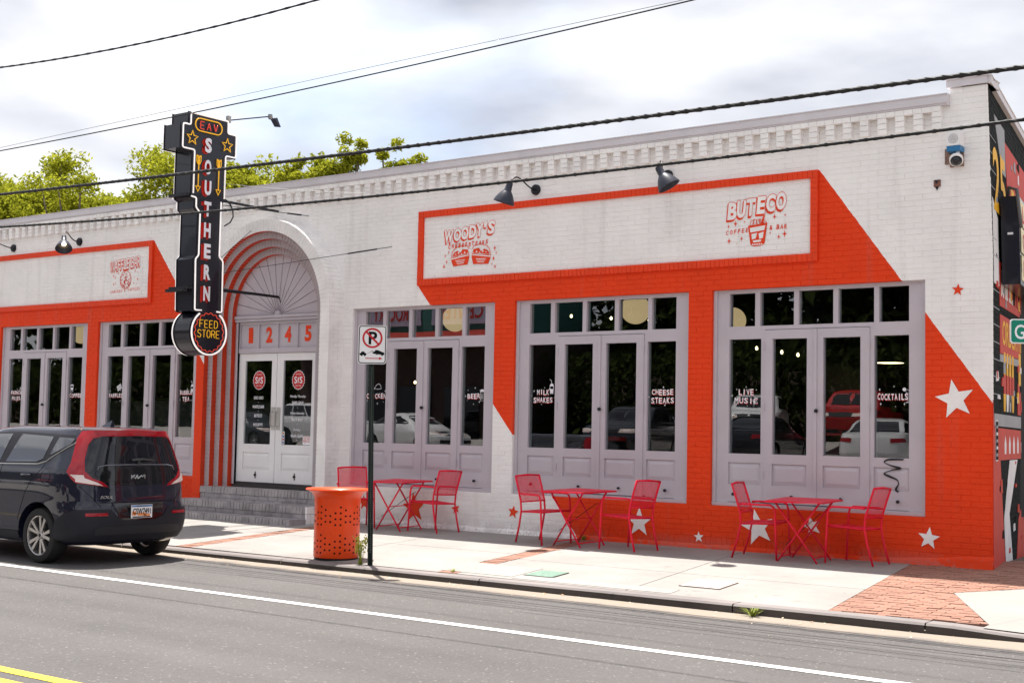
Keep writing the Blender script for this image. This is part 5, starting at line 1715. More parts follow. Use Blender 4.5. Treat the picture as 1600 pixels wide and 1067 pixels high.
# ------------------------------------------------------------------ bistro tables and chairs
def make_chair(label):
    C = thing('garden_chair', label, 'chair', (0, 0, 0), 'red metal chairs along the storefront')
    # local: x = forward (towards the table), y = sideways
    r = .0130
    for s_ in (-1, 1):
        t = MB()      # front leg runs up, bends into the arm and meets the back
        y = s_ * .265
        t.tube([(.245, y, 0), (.235, y, .30), (.225, y, .58), (.205, y, .635), (.165, y, .655), (.05, y, .655), (-.16, y * .93, .655), (-.225, y * .83, .65)], r, 8)
        t.build('arm_leg', MRED, C, smooth='all')
        t = MB()      # rear leg and back upright
        y = s_ * .215
        t.tube([(-.33, y, 0), (-.26, y, .22), (-.215, y, .42), (-.225, y, .55), (-.275, y, .72), (-.33, y, .885)], r, 8)
        t.build('leg', MRED, C, smooth='all')
    t = MB(); t.tube([(-.33, -.215, .885), (-.345, 0, .895), (-.33, .215, .885)], r, 8)
    t.tube([(-.222, -.215, .545), (-.228, 0, .545), (-.222, .215, .545)], r * .8, 8)
    t.build('back_frame', MRED, C, smooth='all')
    t = MB(); t.tube([(.235, -.255, .43), (.235, .255, .43), (-.21, .215, .415), (-.21, -.215, .415)], r, 8, closed=True); t.build('seat_frame', MRED, C, smooth='all')
    t = MB()
    n = 26
    def bp_(u, v): 
        z = .55 + v * .33
        x = -.225 - (z - .55) * .31 - .012 * math.sin(PI * u)
        return Vector((x, (u - .5) * .41, z))
    for i in range(n + 1):
        for j in range(n):
            w_ = .0029
            a, b = bp_(i / n, j / n), bp_(i / n, (j + 1) / n)
            t.poly([a + Vector((0, -w_, 0)), a + Vector((0, w_, 0)), b + Vector((0, w_, 0)), b + Vector((0, -w_, 0))])
            a, b = bp_(j / n, i / n), bp_((j + 1) / n, i / n)
            t.poly([a + Vector((0, 0, -w_)), b + Vector((0, 0, -w_)), b + Vector((0, 0, w_)), a + Vector((0, 0, w_))])
    t.build('back_mesh', MRED, C, fix=False)
    t = MB()
    n = 30
    for i in range(n):
        u = (i + .5) / n
        x = -.205 + u * .435
        hw = .208 + .04 * u
        t.box(x - .0045, x + .0045, -hw, hw, .421 + .008 * u, .424 + .008 * u)
    for i in range(n):
        y = -.21 + .42 * (i + .5) / n
        t.box(-.20, .23, y - .0035, y + .0035, .4205, .4275)
    t.build('seat', MRED, C, fix=False)
    return C
def make_table(label):
    T = thing('bistro_table', label, 'table', (0, 0, 0), 'red folding bistro tables')
    s = .35
    t = MB(); t.prism([(a - s, b - s) for a, b in rrect(2 * s, 2 * s, .02)], .712, .720, axis='z')
    t.tube([(-s, -s, .706), (s, -s, .706), (s, s, .706), (-s, s, .706)], .011, 6, closed=True)
    t.build('tabletop', MRED, T)
    for y in (-.235, .235):
        for k in (-1, 1):
            t = MB(); yy = y + k * .012
            t.tube([(k * .27, yy, .70), (-k * .25, yy, 0.0)], [.012, .0115], 8); t.build('leg', MRED, T, smooth='all')
    t = MB()
    for k in (-1, 1):
        t.tube([(-k * .205, -.235, .055), (-k * .205, .235, .055)], .008, 6); t.tube([(k * .27, -.235, .70), (k * .27, .235, .70)], .010, 6)
    t.tube([(.01, -.235, .35), (.01, .235, .35)], .007, 6)
    t.build('crossbar', MRED, T)
    t = MB(); t.tube([(-.14, -.235, .20), (.12, .235, .55)], .004, 5); t.build('tie_rod', MBLK, T)
    return T
c0 = make_chair('red chair left of the rightmost table, below the words LIVE MUSIC')
t0 = make_table('rightmost red folding table, under the third grey window from the arch')
first = {'c': True, 't': True}
def place(proto, kind, x, y, rz, label):
    if first[kind]: o = proto; first[kind] = False
    else: o = copy_tree(proto)
    g_ = gz(x, y)
    o.location = (x, y, g_); o.rotation_euler = (R(1.6), 0, rz); o['label'] = label
    return o
place(c0, 'c', -7.46, -.44, R(8), 'red chair left of the rightmost table, below the words LIVE MUSIC')
place(c0, 'c', -6.31, -.40, R(176), 'rightmost red chair, facing left, in front of the graffiti squiggle')
place(c0, 'c', -10.57, -.68, R(-12), 'red chair left of the middle table, against the white part of the wall')
place(c0, 'c', -9.22, -.74, R(168), 'red chair right of the middle table, in front of a white star on orange')
place(c0, 'c', -12.74, -.42, R(172), 'red chair right of the leftmost table, facing the green sign post')
place(c0, 'c', -14.12, -.60, R(-40), 'leftmost red chair, turned away, half hidden behind the litter bin')
place(t0, 't', -6.92, -.46, R(4), 'rightmost red folding table, under the third grey window from the arch')
place(t0, 't', -10.02, -.66, R(-8), 'middle red folding table, where white and orange brick meet')
place(t0, 't', -13.36, -.46, R(0), 'leftmost red folding table, nearest the orange litter bin')

# ------------------------------------------------------------------ covers, weeds, leaves
def cover(name, label, pts, m, rim=None):
    zz = lambda a, b: gz(a, b)
    o = MB()
    k = len(pts)
    cxm = sum(p[0] for p in pts) / k; cym = sum(p[1] for p in pts) / k
    Cv = thing(name, label, 'utility cover', (cxm, cym, zz(cxm, cym)))
    o.prism([(cxm + (a - cxm) * .95, cym + (b - cym) * .95) for a, b in pts], 0.0, .011, f=lambda a, b, d: (a, b, zz(a, b) + d)); o.build('lid', m, Cv)
    o = MB(); o.prism(pts, 0.0, .0085, f=lambda a, b, d: (a, b, zz(a, b) + d)); o.build('frame', rim or MKFACE, Cv)
cover('utility_cover', 'green rectangular utility cover set in the pale concrete near the kerb', [(-8.80, -3.55), (-8.42, -3.55), (-8.50, -3.10), (-8.86, -3.10)], mat('cover_green', (.16, .25, .20), .7, var=.2, vscale=20))
cover('utility_cover', 'grey metal plate cover with rusty edges, nearest the brick apron', [(-7.02, -3.27), (-6.55, -3.27), (-6.62, -2.72), (-7.10, -2.74)], mat('cover_grey', (.50, .49, .46), .7, var=.2, vscale=12), mat('rust_edge', (.17, .12, .10), .8))
def weed(name, label, x, y, z, n, h, spread, cat, group=None, flowers=False):
    Wd = thing(name, label, cat, (x, y, z), group)
    r_ = random.Random(int(abs(x * 100)))
    t = MB()
    for i in range(n):
        a = r_.uniform(0, 2 * PI); s_ = r_.uniform(.3, 1) * spread; hh = h * r_.uniform(.5, 1)
        b = Vector((x + r_.uniform(-.02, .02) - .0, y + r_.uniform(-.02, .02), z))
        tip = b + Vector((math.cos(a) * s_, math.sin(a) * s_, hh))
        mid = b.lerp(tip, .55) + Vector((0, 0, hh * .22))
        w = Vector((-math.sin(a), math.cos(a), 0)) * .004
        t.poly([b - w, b + w, mid + w * .8, mid - w * .8]); t.poly([mid - w * .8, mid + w * .8, tip])
        if flowers:
            for q in range(6):
                c = mid.lerp(tip, q / 6) + Vector((r_.uniform(-.02, .02), r_.uniform(-.02, .02), r_.uniform(-.01, .01)))
                d = .011
                t.poly([c + Vector((-d, 0, 0)), c + Vector((0, -d * .4, d)), c + Vector((d, 0, 0)), c + Vector((0, d * .4, -d))], 1)
    t.build('blades', [MGRASS, mat('weed_leaf', (.38, .36, .05), .6, var=.4, vscale=40)], Wd, fix=False)
weed('weed', 'yellow green weed sprouting between the litter bin and the sign post', px_ - .14, py_ - .02, gz(px_, py_), 26, .36, .12, 'weed', flowers=True)
weed('weed', 'low tuft of grass growing from the gutter at the right', -5.75, -4.12, ROADZ, 60, .09, .20, 'weed')
weed('weed', 'few blades of grass in the joint behind the kerb near the brick band', -9.6, -3.78, gz(-9.5, -3.8), 14, .05, .12, 'weed')
weed('weed', 'small green sprig at the wall foot where white meets orange', -10.35, -.06, gz(-10.3, 0), 24, .08, .10, 'weed')
t = MB(); r_ = random.Random(5)
for i in range(230):
    x = r_.uniform(-19, -3.5); y = curb_y(x) - abs(r_.gauss(0, .22)) - .02 if r_.random() < .75 else r_.uniform(-6.3, -.4)
    z = (ROADZ if y < curb_y(x) else gz(x, y)) + .004
    d = r_.uniform(.005, .022); a = r_.uniform(0, PI); e = r_.uniform(.3, .6)
    c, s_ = math.cos(a), math.sin(a)
    t.poly([(x + u * c - v * s_, y + u * s_ + v * c, z + w) for u, v, w in ((-d, 0, 0), (0, -d * e, .004), (d, 0, .008), (0, d * e, .003))], i % 2)
o = t.build('leaf_litter', [mat('dry_leaf', (.42, .24, .12), .8, var=.4, vscale=9), mat('pale_leaf', (.60, .52, .36), .8)], None, fix=False); stuff(o)
# dark repaired patch and sign shade stain
t = MB()
# ------------------------------------------------------------------ overhead cables
def cable(label, pts, r, lay=False, second=None):
    """pts: three known points; a smooth sagging curve through them"""
    (x0, y0, z0), (x1, y1, z1), (x2, y2, z2) = pts
    n = 140
    P = []
    for i in range(n + 1):
        x = -60 + 90 * i / n
        l0 = (x - x1) * (x - x2) / ((x0 - x1) * (x0 - x2)); l1 = (x - x0) * (x - x2) / ((x1 - x0) * (x1 - x2)); l2 = (x - x0) * (x - x1) / ((x2 - x0) * (x2 - x1))
        P.append((x, y0 + (y2 - y0) * (x - x0) / (x2 - x0), l0 * z0 + l1 * z1 + l2 * z2))
    Cb = thing('overhead_cable', label, 'cable', P[0], 'utility cables over the pavement')
    t = MB(); t.tube(P, r, 8); t.build('sheath', MCABLE, Cb, smooth='all')
    if lay:
        for ph_ in (0, PI):
            t = MB(); Q = []
            for i in range(n * 8 + 1):
                u = i / 8; k = min(int(u), n - 1); f_ = u - k
                a, b = Vector(P[k]), Vector(P[k + 1]); q_ = a.lerp(b, f_)
                an = ph_ + q_.x * lay
                Q.append(q_ + Vector((0, math.cos(an), math.sin(an))) * r * .75)
            t.tube(Q, r * .62, 5); t.build('strand', MCABLE, Cb, smooth='all')
    return Cb
cable('topmost twisted black cable, crossing the upper left corner', [(-15.378, -6.0, 5.952), (-12.22, -6.0, 5.811), (-9.725, -6.0, 5.822)], .010, lay=14)
cable('black cable passing just over the top of the neon sign', [(-18.499, -4.0, 5.581), (-14.058, -4.0, 5.604), (-6.501, -4.0, 5.789)], .0085)
cable('hair thin wire running just above the cable over the neon sign', [(-18.502, -4.02, 5.621), (-12.827, -4.02, 5.713), (-6.573, -4.02, 5.802)], .0028)
cable('thick twisted cable crossing the sky and the top right corner of the storefront', [(-19.086, -3.6, 5.025), (-11.501, -3.6, 4.859), (-3.441, -3.6, 4.754)], .0205, lay=20)
cable('lowest black cable, running along the dentils in front of the storefront', [(-19.046, -3.6, 4.506), (-10.542, -3.6, 4.287), (-3.444, -3.6, 4.29)], .0165, lay=24)
cable('unseen power line added high above the street', [(-30, -3.3, 10.3), (-10, -3.3, 10.1), (5, -3.3, 10.3)], .008)['label'] = 'highest bare power line, unseen above the frame over the kerb, added to cast a shadow'  # out of view, added so that its shadow falls on the road
cable('unseen power line added high above the street', [(-30, -4.1, 10.35), (-10, -4.1, 10.15), (5, -4.1, 10.35)], .008)['label'] = 'second bare power line, unseen above the frame over the gutter, added to cast a shadow'  # likewise an unseen wire, added for the shadow it casts
t = MB()
lp = [(-11.46, -4.0, 5.74), (-11.40, -4.02, 5.70), (-11.36, -4.0, 5.60), (-11.38, -4.0, 5.45), (-11.36, -4.0, 5.30), (-11.42, -4.0, 5.17), (-11.47, -4.0, 5.08), (-11.47, -4.0, 5.0)]

# ------------------------------------------------------------------ cars
def interp(tab, z):
    if z <= tab[0][0]: return tab[0][1]
    for (a, b), (c, d) in zip(tab, tab[1:]):
        if z <= c:
            t = (z - a) / (c - a)
            t2 = t * t * (3 - 2 * t) * .35 + t * .65
            return b + (d - b) * t2
    return tab[-1][1]
BOX = dict(rear=[(.23, .16), (.28, .08), (.33, .04), (.42, .01), (.5, .0), (.60, .0), (.66, .02), (.72, .05), (.85, .06), (.95, .072), (1.03, .082), (1.1, .09), (1.2, .105), (1.3, .122), (1.4, .138), (1.48, .150), (1.53, .150), (1.57, .165), (1.60, .30)],
           front=[(.23, 3.98), (.3, 4.14), (.5, 4.19), (.65, 4.17), (.78, 4.12), (.9, 3.98), (.97, 3.70), (1.02, 3.30), (1.08, 3.12), (1.2, 2.96), (1.3, 2.80), (1.4, 2.62), (1.5, 2.42), (1.55, 2.25), (1.60, 1.95)],
           width=[(.23, .80), (.28, .85), (.35, .885), (.5, .90), (.65, .90), (.75, .90), (.85, .902), (.95, .90), (1.05, .885), (1.12, .865), (1.18, .835), (1.3, .79), (1.4, .745), (1.48, .705), (1.54, .665), (1.57, .64), (1.60, .52)], top=1.615, n=4.6, wb=(.77, 3.35), wr=.325)
SEDAN = dict(rear=[(.17, .14), (.3, .04), (.5, .0), (.7, .02), (.9, .05), (1.02, .10), (1.06, .45), (1.12, .72), (1.25, .98), (1.38, 1.35), (1.42, 1.62), (1.45, 1.9)],
             front=[(.17, 4.4), (.3, 4.55), (.5, 4.6), (.65, 4.57), (.75, 4.4), (.84, 3.9), (.92, 3.45), (1.0, 3.25), (1.15, 3.0), (1.3, 2.7), (1.4, 2.45), (1.45, 2.2)],
             width=[(.17, .80), (.3, .87), (.5, .90), (.8, .90), (.95, .87), (1.02, .84), (1.12, .78), (1.25, .72), (1.38, .63), (1.42, .58), (1.45, .48)], top=1.46, n=4.6, wb=(.95, 3.65), wr=.32)
SUV = dict(rear=[(.25, .14), (.4, .03), (.6, .0), (.9, .03), (1.1, .08), (1.3, .18), (1.5, .30), (1.65, .42), (1.70, .48), (1.74, .7)],
           front=[(.25, 4.6), (.4, 4.74), (.7, 4.78), (.95, 4.72), (1.08, 4.5), (1.14, 3.8), (1.18, 3.5), (1.35, 3.2), (1.5, 3.0), (1.65, 2.7), (1.70, 2.5), (1.74, 2.2)],
           width=[(.25, .86), (.4, .92), (.7, .95), (1.0, .95), (1.12, .92), (1.2, .88), (1.4, .82), (1.6, .76), (1.70, .70), (1.74, .58)], top=1.76, n=4.6, wb=(.95, 3.8), wr=.38)
PICK = dict(rear=[(.35, .1), (.5, .02), (.9, .0), (1.14, .02), (1.18, 1.75), (1.4, 1.86), (1.6, 1.95), (1.78, 2.1), (1.84, 2.4)],
            front=[(.35, 5.3), (.5, 5.42), (.9, 5.45), (1.1, 5.35), (1.18, 5.0), (1.24, 4.3), (1.3, 4.1), (1.5, 3.85), (1.7, 3.6), (1.78, 3.4), (1.84, 3.1)],
            width=[(.35, .90), (.5, .97), (.9, .98), (1.14, .96), (1.25, .92), (1.5, .85), (1.7, .78), (1.78, .74), (1.84, .62)], top=1.86, n=6, wb=(1.05, 4.5), wr=.42)
class Body:
    def __init__(s, p, W):
        s.p = p; s.W = W; s.cache = {}
    def prm(s, z):
        return interp(s.p['rear'], z), interp(s.p['front'], z), interp(s.p['width'], z)
    def outline(s, z):
        key = round(z, 4)
        if key in s.cache: return s.cache[key]
        r, f, w = s.prm(z); n = s.p['n']
        Lr = min(.95, (f - r) * .45); Lf = min(1.25, (f - r) * .45)
        P = []
        for i in range(22):
            bb = .88 * i / 22
            P.append((r + Lr - Lr * (1 - bb ** n) ** (1 / n), w * bb))
        t0 = math.asin(.88 ** (n / 2))
        for i in range(30):
            t = t0 + (i / 29) * (PI / 2 - t0)
            P.append((r + Lr - Lr * math.cos(t) ** (2 / n), w * math.sin(t) ** (2 / n)))
        # a straight flank, very slightly bowed
        P2 = []
        for i in range(40):
            t = (1 - i / 39) * PI / 2
            P2.append((f - Lf + Lf * math.cos(t) ** (2 / n), w * math.sin(t) ** (2 / n)))
        Q = P + [(r + Lr + (f - Lf - r - Lr) * i / 12, w) for i in range(1, 12)] + P2
        acc = [0]
        for a, b in zip(Q, Q[1:]): acc.append(acc[-1] + math.hypot(b[0] - a[0], b[1] - a[1]))
        s.cache[key] = (Q, acc)
        return s.cache[key]
    def at(s, sv, z):
        Q, acc = s.outline(z)
        v = min(abs(sv), acc[-1] - 1e-6)
        lo, hi = 0, len(acc) - 1
        while hi - lo > 1:
            m = (lo + hi) // 2
            if acc[m] <= v: lo = m
            else: hi = m
        t = (v - acc[lo]) / max(1e-9, acc[hi] - acc[lo])
        a = Q[lo][0] + (Q[hi][0] - Q[lo][0]) * t; b = Q[lo][1] + (Q[hi][1] - Q[lo][1]) * t
        return Vector((a, b if sv >= 0 else -b, z))
    def sb(s, b, z):                     # path length at which |b| is reached on the rear
        Q, acc = s.outline(z)
        for i in range(len(Q) - 1):
            if Q[i + 1][1] >= abs(b): 
                t = (abs(b) - Q[i][1]) / max(1e-9, Q[i + 1][1] - Q[i][1]); v = acc[i] + (acc[i + 1] - acc[i]) * t
                return math.copysign(v, b)
        return math.copysign(s.sa(1.0, z, 1), b)
    def sa(s, a, z, side_):
        Q, acc = s.outline(z)
        for i in range(len(Q) - 1):
            if Q[i][0] <= a <= Q[i + 1][0] + 1e-9 and Q[i + 1][0] > Q[i][0]:
                t = (a - Q[i][0]) / (Q[i + 1][0] - Q[i][0]); return side_ * (acc[i] + (acc[i + 1] - acc[i]) * t)
        return side_ * acc[-1]
    def nrm(s, sv, z):
        e = .004
        du = s.at(sv + e, z) - s.at(sv - e, z); dz = s.at(sv, z + e) - s.at(sv, z - e)
        n = du.cross(dz)
        c = s.at(sv, z) - Vector((2.0, 0, z))
        if n.dot(c) < 0: n = -n
        return n.normalized()
    def pt(s, sv, z, off=0):
        p = s.at(sv, z)
        return s.W(p + (s.nrm(sv, z) * off if off else Vector((0, 0, 0))))
def body_patch(bd, pts, off, thick, step=.06):
    """a skin piece: an outline in (path length, height), cut into a grid and laid on the body"""
    bm = bmesh.new()
    vs = [bm.verts.new((a, b, 0)) for a, b in pts]
    bm.faces.new(vs)
    for axis in (0, 1):
        lo = min(p[axis] for p in pts); hi = max(p[axis] for p in pts)
        k = math.ceil(lo / step)
        while k * step < hi:
            co = Vector((k * step, 0, 0)) if axis == 0 else Vector((0, k * step, 0))
            no = Vector((1, 0, 0)) if axis == 0 else Vector((0, 1, 0))
            bmesh.ops.bisect_plane(bm, geom=bm.verts[:] + bm.edges[:] + bm.faces[:], plane_co=co, plane_no=no)
            k += 1
    bmesh.ops.triangulate(bm, faces=[f for f in bm.faces if len(f.verts) > 4])
    bm.verts.ensure_lookup_table()
    uv = [(v.co.x, v.co.y) for v in bm.verts]
    fs = [tuple(v.index for v in f.verts) for f in bm.faces]
    bd_e = [tuple(v.index for v in e.verts) for e in bm.edges if len(e.link_faces) == 1]
    bm.free()
    V = [tuple(bd.pt(a, b, off)) for a, b in uv] + [tuple(bd.pt(a, b, off - thick)) for a, b in uv]
    n = len(uv)
    F = list(fs) + [(a, b, n + b, n + a) for a, b in bd_e]
    m = MB(); m.v = V
    for f in F: m.face(f)
    return m
def wheel(bd, a, side_, parent, mr, fancy=True):
    R_ = bd.p['wr']; w = interp(bd.p['width'], .5)
    b0 = side_ * (w - .02); b1 = side_ * (w - .24)
    mid = (b0 + b1) / 2
    prof = [(R_ * .70, b0 - side_ * .03), (R_ * .72, b0 - side_ * .005), (R_ * .84, b0), (R_ * .95, b0 - side_ * .012), (R_ * .99, b0 - side_ * .035), (R_, mid), (R_ * .99, b1 + side_ * .035), (R_ * .95, b1), (R_ * .7, b1)]
    t = MB(); t.lathe(prof, (0, 0, 0), 'y', 44)
    t.v = [tuple(bd.W(Vector((p[0] + a, p[1], p[2] + R_)))) for p in t.v]
    ty = t.build('tyre', MRUB, parent, smooth=True)
    t = MB()
    rr = R_ * .705
    t.lathe([(rr, b1 + side_ * .02), (rr * .95, b1 + side_ * .05), (rr * .93, b0 - side_ * .05), (rr * .97, b0 - side_ * .02), (rr, b0 - side_ * .016)], (0, 0, 0), 'y', 44)
    t.lathe([(.001, b0 - side_ * .030), (.034, b0 - side_ * .030), (.042, b0 - side_ * .042), (.07, b0 - side_ * .05), (.07, b0 - side_ * .07)], (0, 0, 0), 'y', 20)
    for k in range(5):
        for s2 in (-1, 1):
            an = 2 * PI * k / 5 + PI / 2 + .25
            a1 = an + s2 * .12; a2 = an + s2 * .23
            def q(r, ang, b): return (r * math.cos(ang), b, r * math.sin(ang))
            w1, w2 = .34, .115
            p = [q(.045, a1 - w1, b0 - side_ * .036), q(.045, a1 + w1, b0 - side_ * .036), q(rr * .96, a2 + w2 * .8, b0 - side_ * .022), q(rr * .96, a2 - w2 * .8, b0 - side_ * .022)]
            p2 = [(x, y - side_ * .035, z) for x, y, z in p]
            t.hexa(p2 + p)
    t.v = [tuple(bd.W(Vector((p[0] + a, p[1], p[2] + R_)))) for p in t.v]
    t.build('rim', mr, parent, smooth=True)
    t = MB(); t.lathe([(.001, b1 + side_ * .07), (rr * .9, b1 + side_ * .07)], (0, 0, 0), 'y', 24); t.lathe([(.001, b0 - side_ * .028), (.022, b0 - side_ * .028), (.024, b0 - side_ * .034)], (0, 0, 0), 'y', 14)
    for k in range(5):
        an = 2 * PI * k / 5 + PI / 2 + .25 + PI / 5
        t.lathe([(.001, b0 - side_ * .036), (.007, b0 - side_ * .036)], (.048 * math.cos(an), 0, .048 * math.sin(an)), 'y', 8)
    t.v = [tuple(bd.W(Vector((p[0] + a, p[1], p[2] + R_)))) for p in t.v]
    t.build('brake_disc', mat('brake_dark', (.02, .02, .02), .6), parent)
def car(name, label, spec, W, loc, paint, cat='car', group=None, detailed=False, plate=None):
    K = thing(name, label, cat, loc, group)
    bd = Body(spec, W)
    zs = sorted(set([z for z, _ in spec['rear']] + [z for z, _ in spec['width']] + [z for z, _ in spec['front']]))
    dense = []
    for a, b in zip(zs, zs[1:]):
        k = max(1, int((b - a) / .035)); dense += [a + (b - a) * i / k for i in range(k)]
    dense.append(zs[-1])
    NS = 72
    m = MB()
    for z in dense:
        Q, acc = bd.outline(z)
        S_ = acc[-1]
        for i in range(NS * 2):
            v = S_ * (1 - abs(1 - i / NS)) if False else S_ * (i / NS if i < NS else (2 * NS - i) / NS)
            p = bd.at(v if i <= NS else -v, z)
            m.v.append(tuple(p))
    n = NS * 2
    for j in range(len(dense) - 1):
        for i in range(n):
            m.face((j * n + i, j * n + (i + 1) % n, (j + 1) * n + (i + 1) % n, (j + 1) * n + i))
    # roof: rings closing to the middle, gently crowned
    zt = dense[-1]; r, f, w = bd.prm(zt); base = len(m.v) - n
    ring0 = m.v[base:base + n]
    cxr = (r + f) / 2
    prev_k = base
    for q in range(1, 9):
        t = q / 9
        k = len(m.v)
        for (a, b, c) in ring0:
            m.v.append((a + (cxr - a) * t * .96, b * (1 - t * .98), zt + (spec['top'] - zt) * math.sin(t * PI / 2)))
        for i in range(n): m.face((prev_k + i, prev_k + (i + 1) % n, k + (i + 1) % n, k + i))
        prev_k = k
    m.face(tuple(prev_k + i for i in range(n)))
    m.face(tuple(range(n))[::-1])
    me = bpy.data.meshes.new('b'); me.from_pydata(m.v, [], m.f)
    tmp = bpy.data.objects.new('b', me); COL.objects.link(tmp)
    bm = bmesh.new(); bm.from_mesh(me); bmesh.ops.recalc_face_normals(bm, faces=bm.faces); bm.to_mesh(me); bm.free()
    cut = []
    for a in spec['wb']:
        for sd in (-1, 1):
            c = MB(); c.lathe([(.001, sd * .55), (spec['wr'] + .055, sd * .55), (spec['wr'] + .06, sd * 1.3), (.001, sd * 1.3)], (a, 0, spec['wr'] + .01), 'y', 36)
            cme = bpy.data.meshes.new('c'); cme.from_pydata(c.v, [], c.f)
            bm = bmesh.new(); bm.from_mesh(cme); bmesh.ops.remove_doubles(bm, verts=bm.verts, dist=.002); bmesh.ops.recalc_face_normals(bm, faces=bm.faces); bm.to_mesh(cme); bm.free()
            co = bpy.data.objects.new('c', cme); COL.objects.link(co); cut.append(co)
            md = tmp.modifiers.new('x', 'BOOLEAN'); md.operation = 'DIFFERENCE'; md.object = co; md.solver = 'EXACT'
    bpy.context.view_layer.update()
    em = bpy.data.meshes.new_from_object(tmp.evaluated_get(bpy.context.evaluated_depsgraph_get()))
    for o in cut + [tmp]: bpy.data.objects.remove(o)
    mm = MB()
    rl = Vector(loc)
    mm.v = [tuple(W(v.co)) for v in em.vertices]
    for p in em.polygons:
        c = p.center; mi = 0
        for a in spec['wb']:
            if math.hypot(c.x - a, c.z - spec['wr'] - .01) < spec['wr'] + .050 and abs(c.y) < .97: mi = 1
        if c.z < .25: mi = 1
        mm.face(tuple(p.vertices), mi)
    body = mm.build('body', [paint, mat('wheel_well', (.008, .008, .009), .8)], K, smooth=True)
    mr = mat('alloy', (.52, .50, .49), .32, metal=.9) if detailed else mat('alloy_dull', (.35, .35, .35), .4, metal=.8)
    for a in spec['wb']:
        for sd in (-1, 1):
            wl = MB(); wl.lathe([(.001, 0), (.05, 0), (.05, .1), (.001, .1)], (0, 0, 0), 'y', 10)
            wl.v = [tuple(W(Vector((p[0] + a, sd * .70 + p[1] - .05, p[2] + spec['wr'])))) for p in wl.v]
            wo = wl.build('wheel', MBLK, K)
            wheel(bd, a, sd, wo, mr)
    mk = mat('trim_black', (.020, .020, .026), .6, spec=.18, bump=.05, bscale=150)
    mg = mat('gloss_black', (.008, .008, .010), .12, coat=.6)
    mred = mat('lamp_red', (.33, .002, .010), .2, spec=.2, coat=.7, var=.1, vscale=8)
    if detailed:
        def SBz(b, z): return (bd.sb(b, z), z)
        def SAz(a, z, sd): return (bd.sa(a, z, sd), z)
        # rear screen and gloss panel below it
        scr = [SBz(b, z) for b, z in ((-.46, 1.488), (0, 1.50), (.46, 1.488), (.545, 1.465), (.60, 1.40), (.65, 1.22), (.68, 1.10), (.66, 1.04), (.58, .99), (.40, .93), (0, .915), (-.40, .93), (-.58, .99), (-.66, 1.04), (-.68, 1.10), (-.65, 1.22), (-.60, 1.40), (-.545, 1.465))]
        body_patch(bd, scr, .004, .006).build('rear_window', MCG, K, smooth=True)
        low = [SBz(b, z) for b, z in ((-.57, 1.135), (-.55, 1.155), (0, 1.165), (.55, 1.155), (.60, 1.135), (.58, 1.04), (.44, .98), (0, .955), (-.44, .98), (-.58, 1.04))]
        body_patch(bd, low, .014, .011).build('rear_panel', mg, K, smooth=True)
        # lamps: inverted U of red round the screen
        def lamp(sd):
            o = [SBz(sd * .47, 1.492), SBz(sd * .52, 1.56), SAz(.36, 1.545, sd), SAz(.37, 1.46, sd), SAz(.34, 1.33, sd), SAz(.32, 1.18, sd), SAz(.33, 1.08, sd), SAz(.26, 1.0, sd), SBz(sd * .78, .955), SBz(sd * .43, .905), SBz(sd * .50, .965), SBz(sd * .62, 1.01), SBz(sd * .69, 1.09), SBz(sd * .67, 1.22), SBz(sd * .605, 1.40), SBz(sd * .55, 1.468)]
            return o if sd > 0 else o
        for sd in (-1, 1):
            lp_ = body_patch(bd, lamp(sd), .016, .02).build('tail_lamp', mred, K, smooth=True)
            wl_ = [SAz(.28, 1.05, sd), SAz(.22, .995, sd), SBz(sd * .78, .968), SBz(sd * .50, .92), SBz(sd * .56, .955), SBz(sd * .70, 1.01), SAz(.17, 1.045, sd)]
            body_patch(bd, wl_, .019, .004, step=.03).build('lens', mat('lamp_clear', (.75, .62, .58), .15, coat=1.0), lp_, smooth=True)
        sp_ = [SBz(-.48, 1.495), SBz(0, 1.508), SBz(.48, 1.495), SBz(.52, 1.557), SBz(0, 1.568), SBz(-.52, 1.557)]
        body_patch(bd, sp_, .022, .026).build('spoiler', mred, K, smooth=True)
        # bumper cladding
        bp_ = [SAz(.50, .34, -1), SAz(.42, .52, -1), SAz(.30, .60, -1), SBz(-.80, .645), SBz(-.42, .65), SBz(-.32, .55), SBz(-.22, .515), SBz(.22, .515), SBz(.32, .55), SBz(.42, .65), SBz(.80, .645), SAz(.30, .60, 1), SAz(.42, .52, 1), SAz(.50, .34, 1), SAz(.45, .30, 1), SBz(.70, .285), SBz(-.70, .285), SAz(.45, .30, -1)]
        body_patch(bd, bp_, .016, .03).build('bumper', mk, K, smooth=True)
        t = MB(); t.tube([bd.pt(bd.sb(a, z), z, .016) for a, z in ((-.56, 1.10), (-.54, 1.14), (-.45, 1.158), (-.2, 1.163), (.2, 1.163), (.45, 1.158), (.54, 1.14), (.56, 1.10))], .006, 5); t.build('panel_edge', mat('panel_edge_grey', (.16, .17, .20), .3), K, smooth='all')
        df = [SBz(b, z) for b, z in ((-.62, .42), (-.54, .455), (.54, .455), (.62, .42), (.60, .36), (-.60, .36))]
        body_patch(bd, df, .022, .01).build('skid_plate', mat('trim_dark', (.02, .02, .025), .5), K, smooth=True)
        rc = [SBz(b, z) for b, z in ((-.37, .715), (.37, .715), (.31, .55), (.20, .525), (-.20, .525), (-.31, .55))]
        body_patch(bd, rc, .006, .01).build('plate_recess', mg, K, smooth=True)
        for sd in (-1, 1):
            rf = [SBz(sd * .47, .578), SBz(sd * .47, .605), SBz(sd * .72, .608), SBz(sd * .72, .575)]
            body_patch(bd, rf, .021, .008).build('reflector', mred, K, smooth=True)
        # number plate
        pl = MB()
        def PL(b, z, off): return tuple(W(Vector((bd.at(0, .6).x - .02 - off, b, z))))
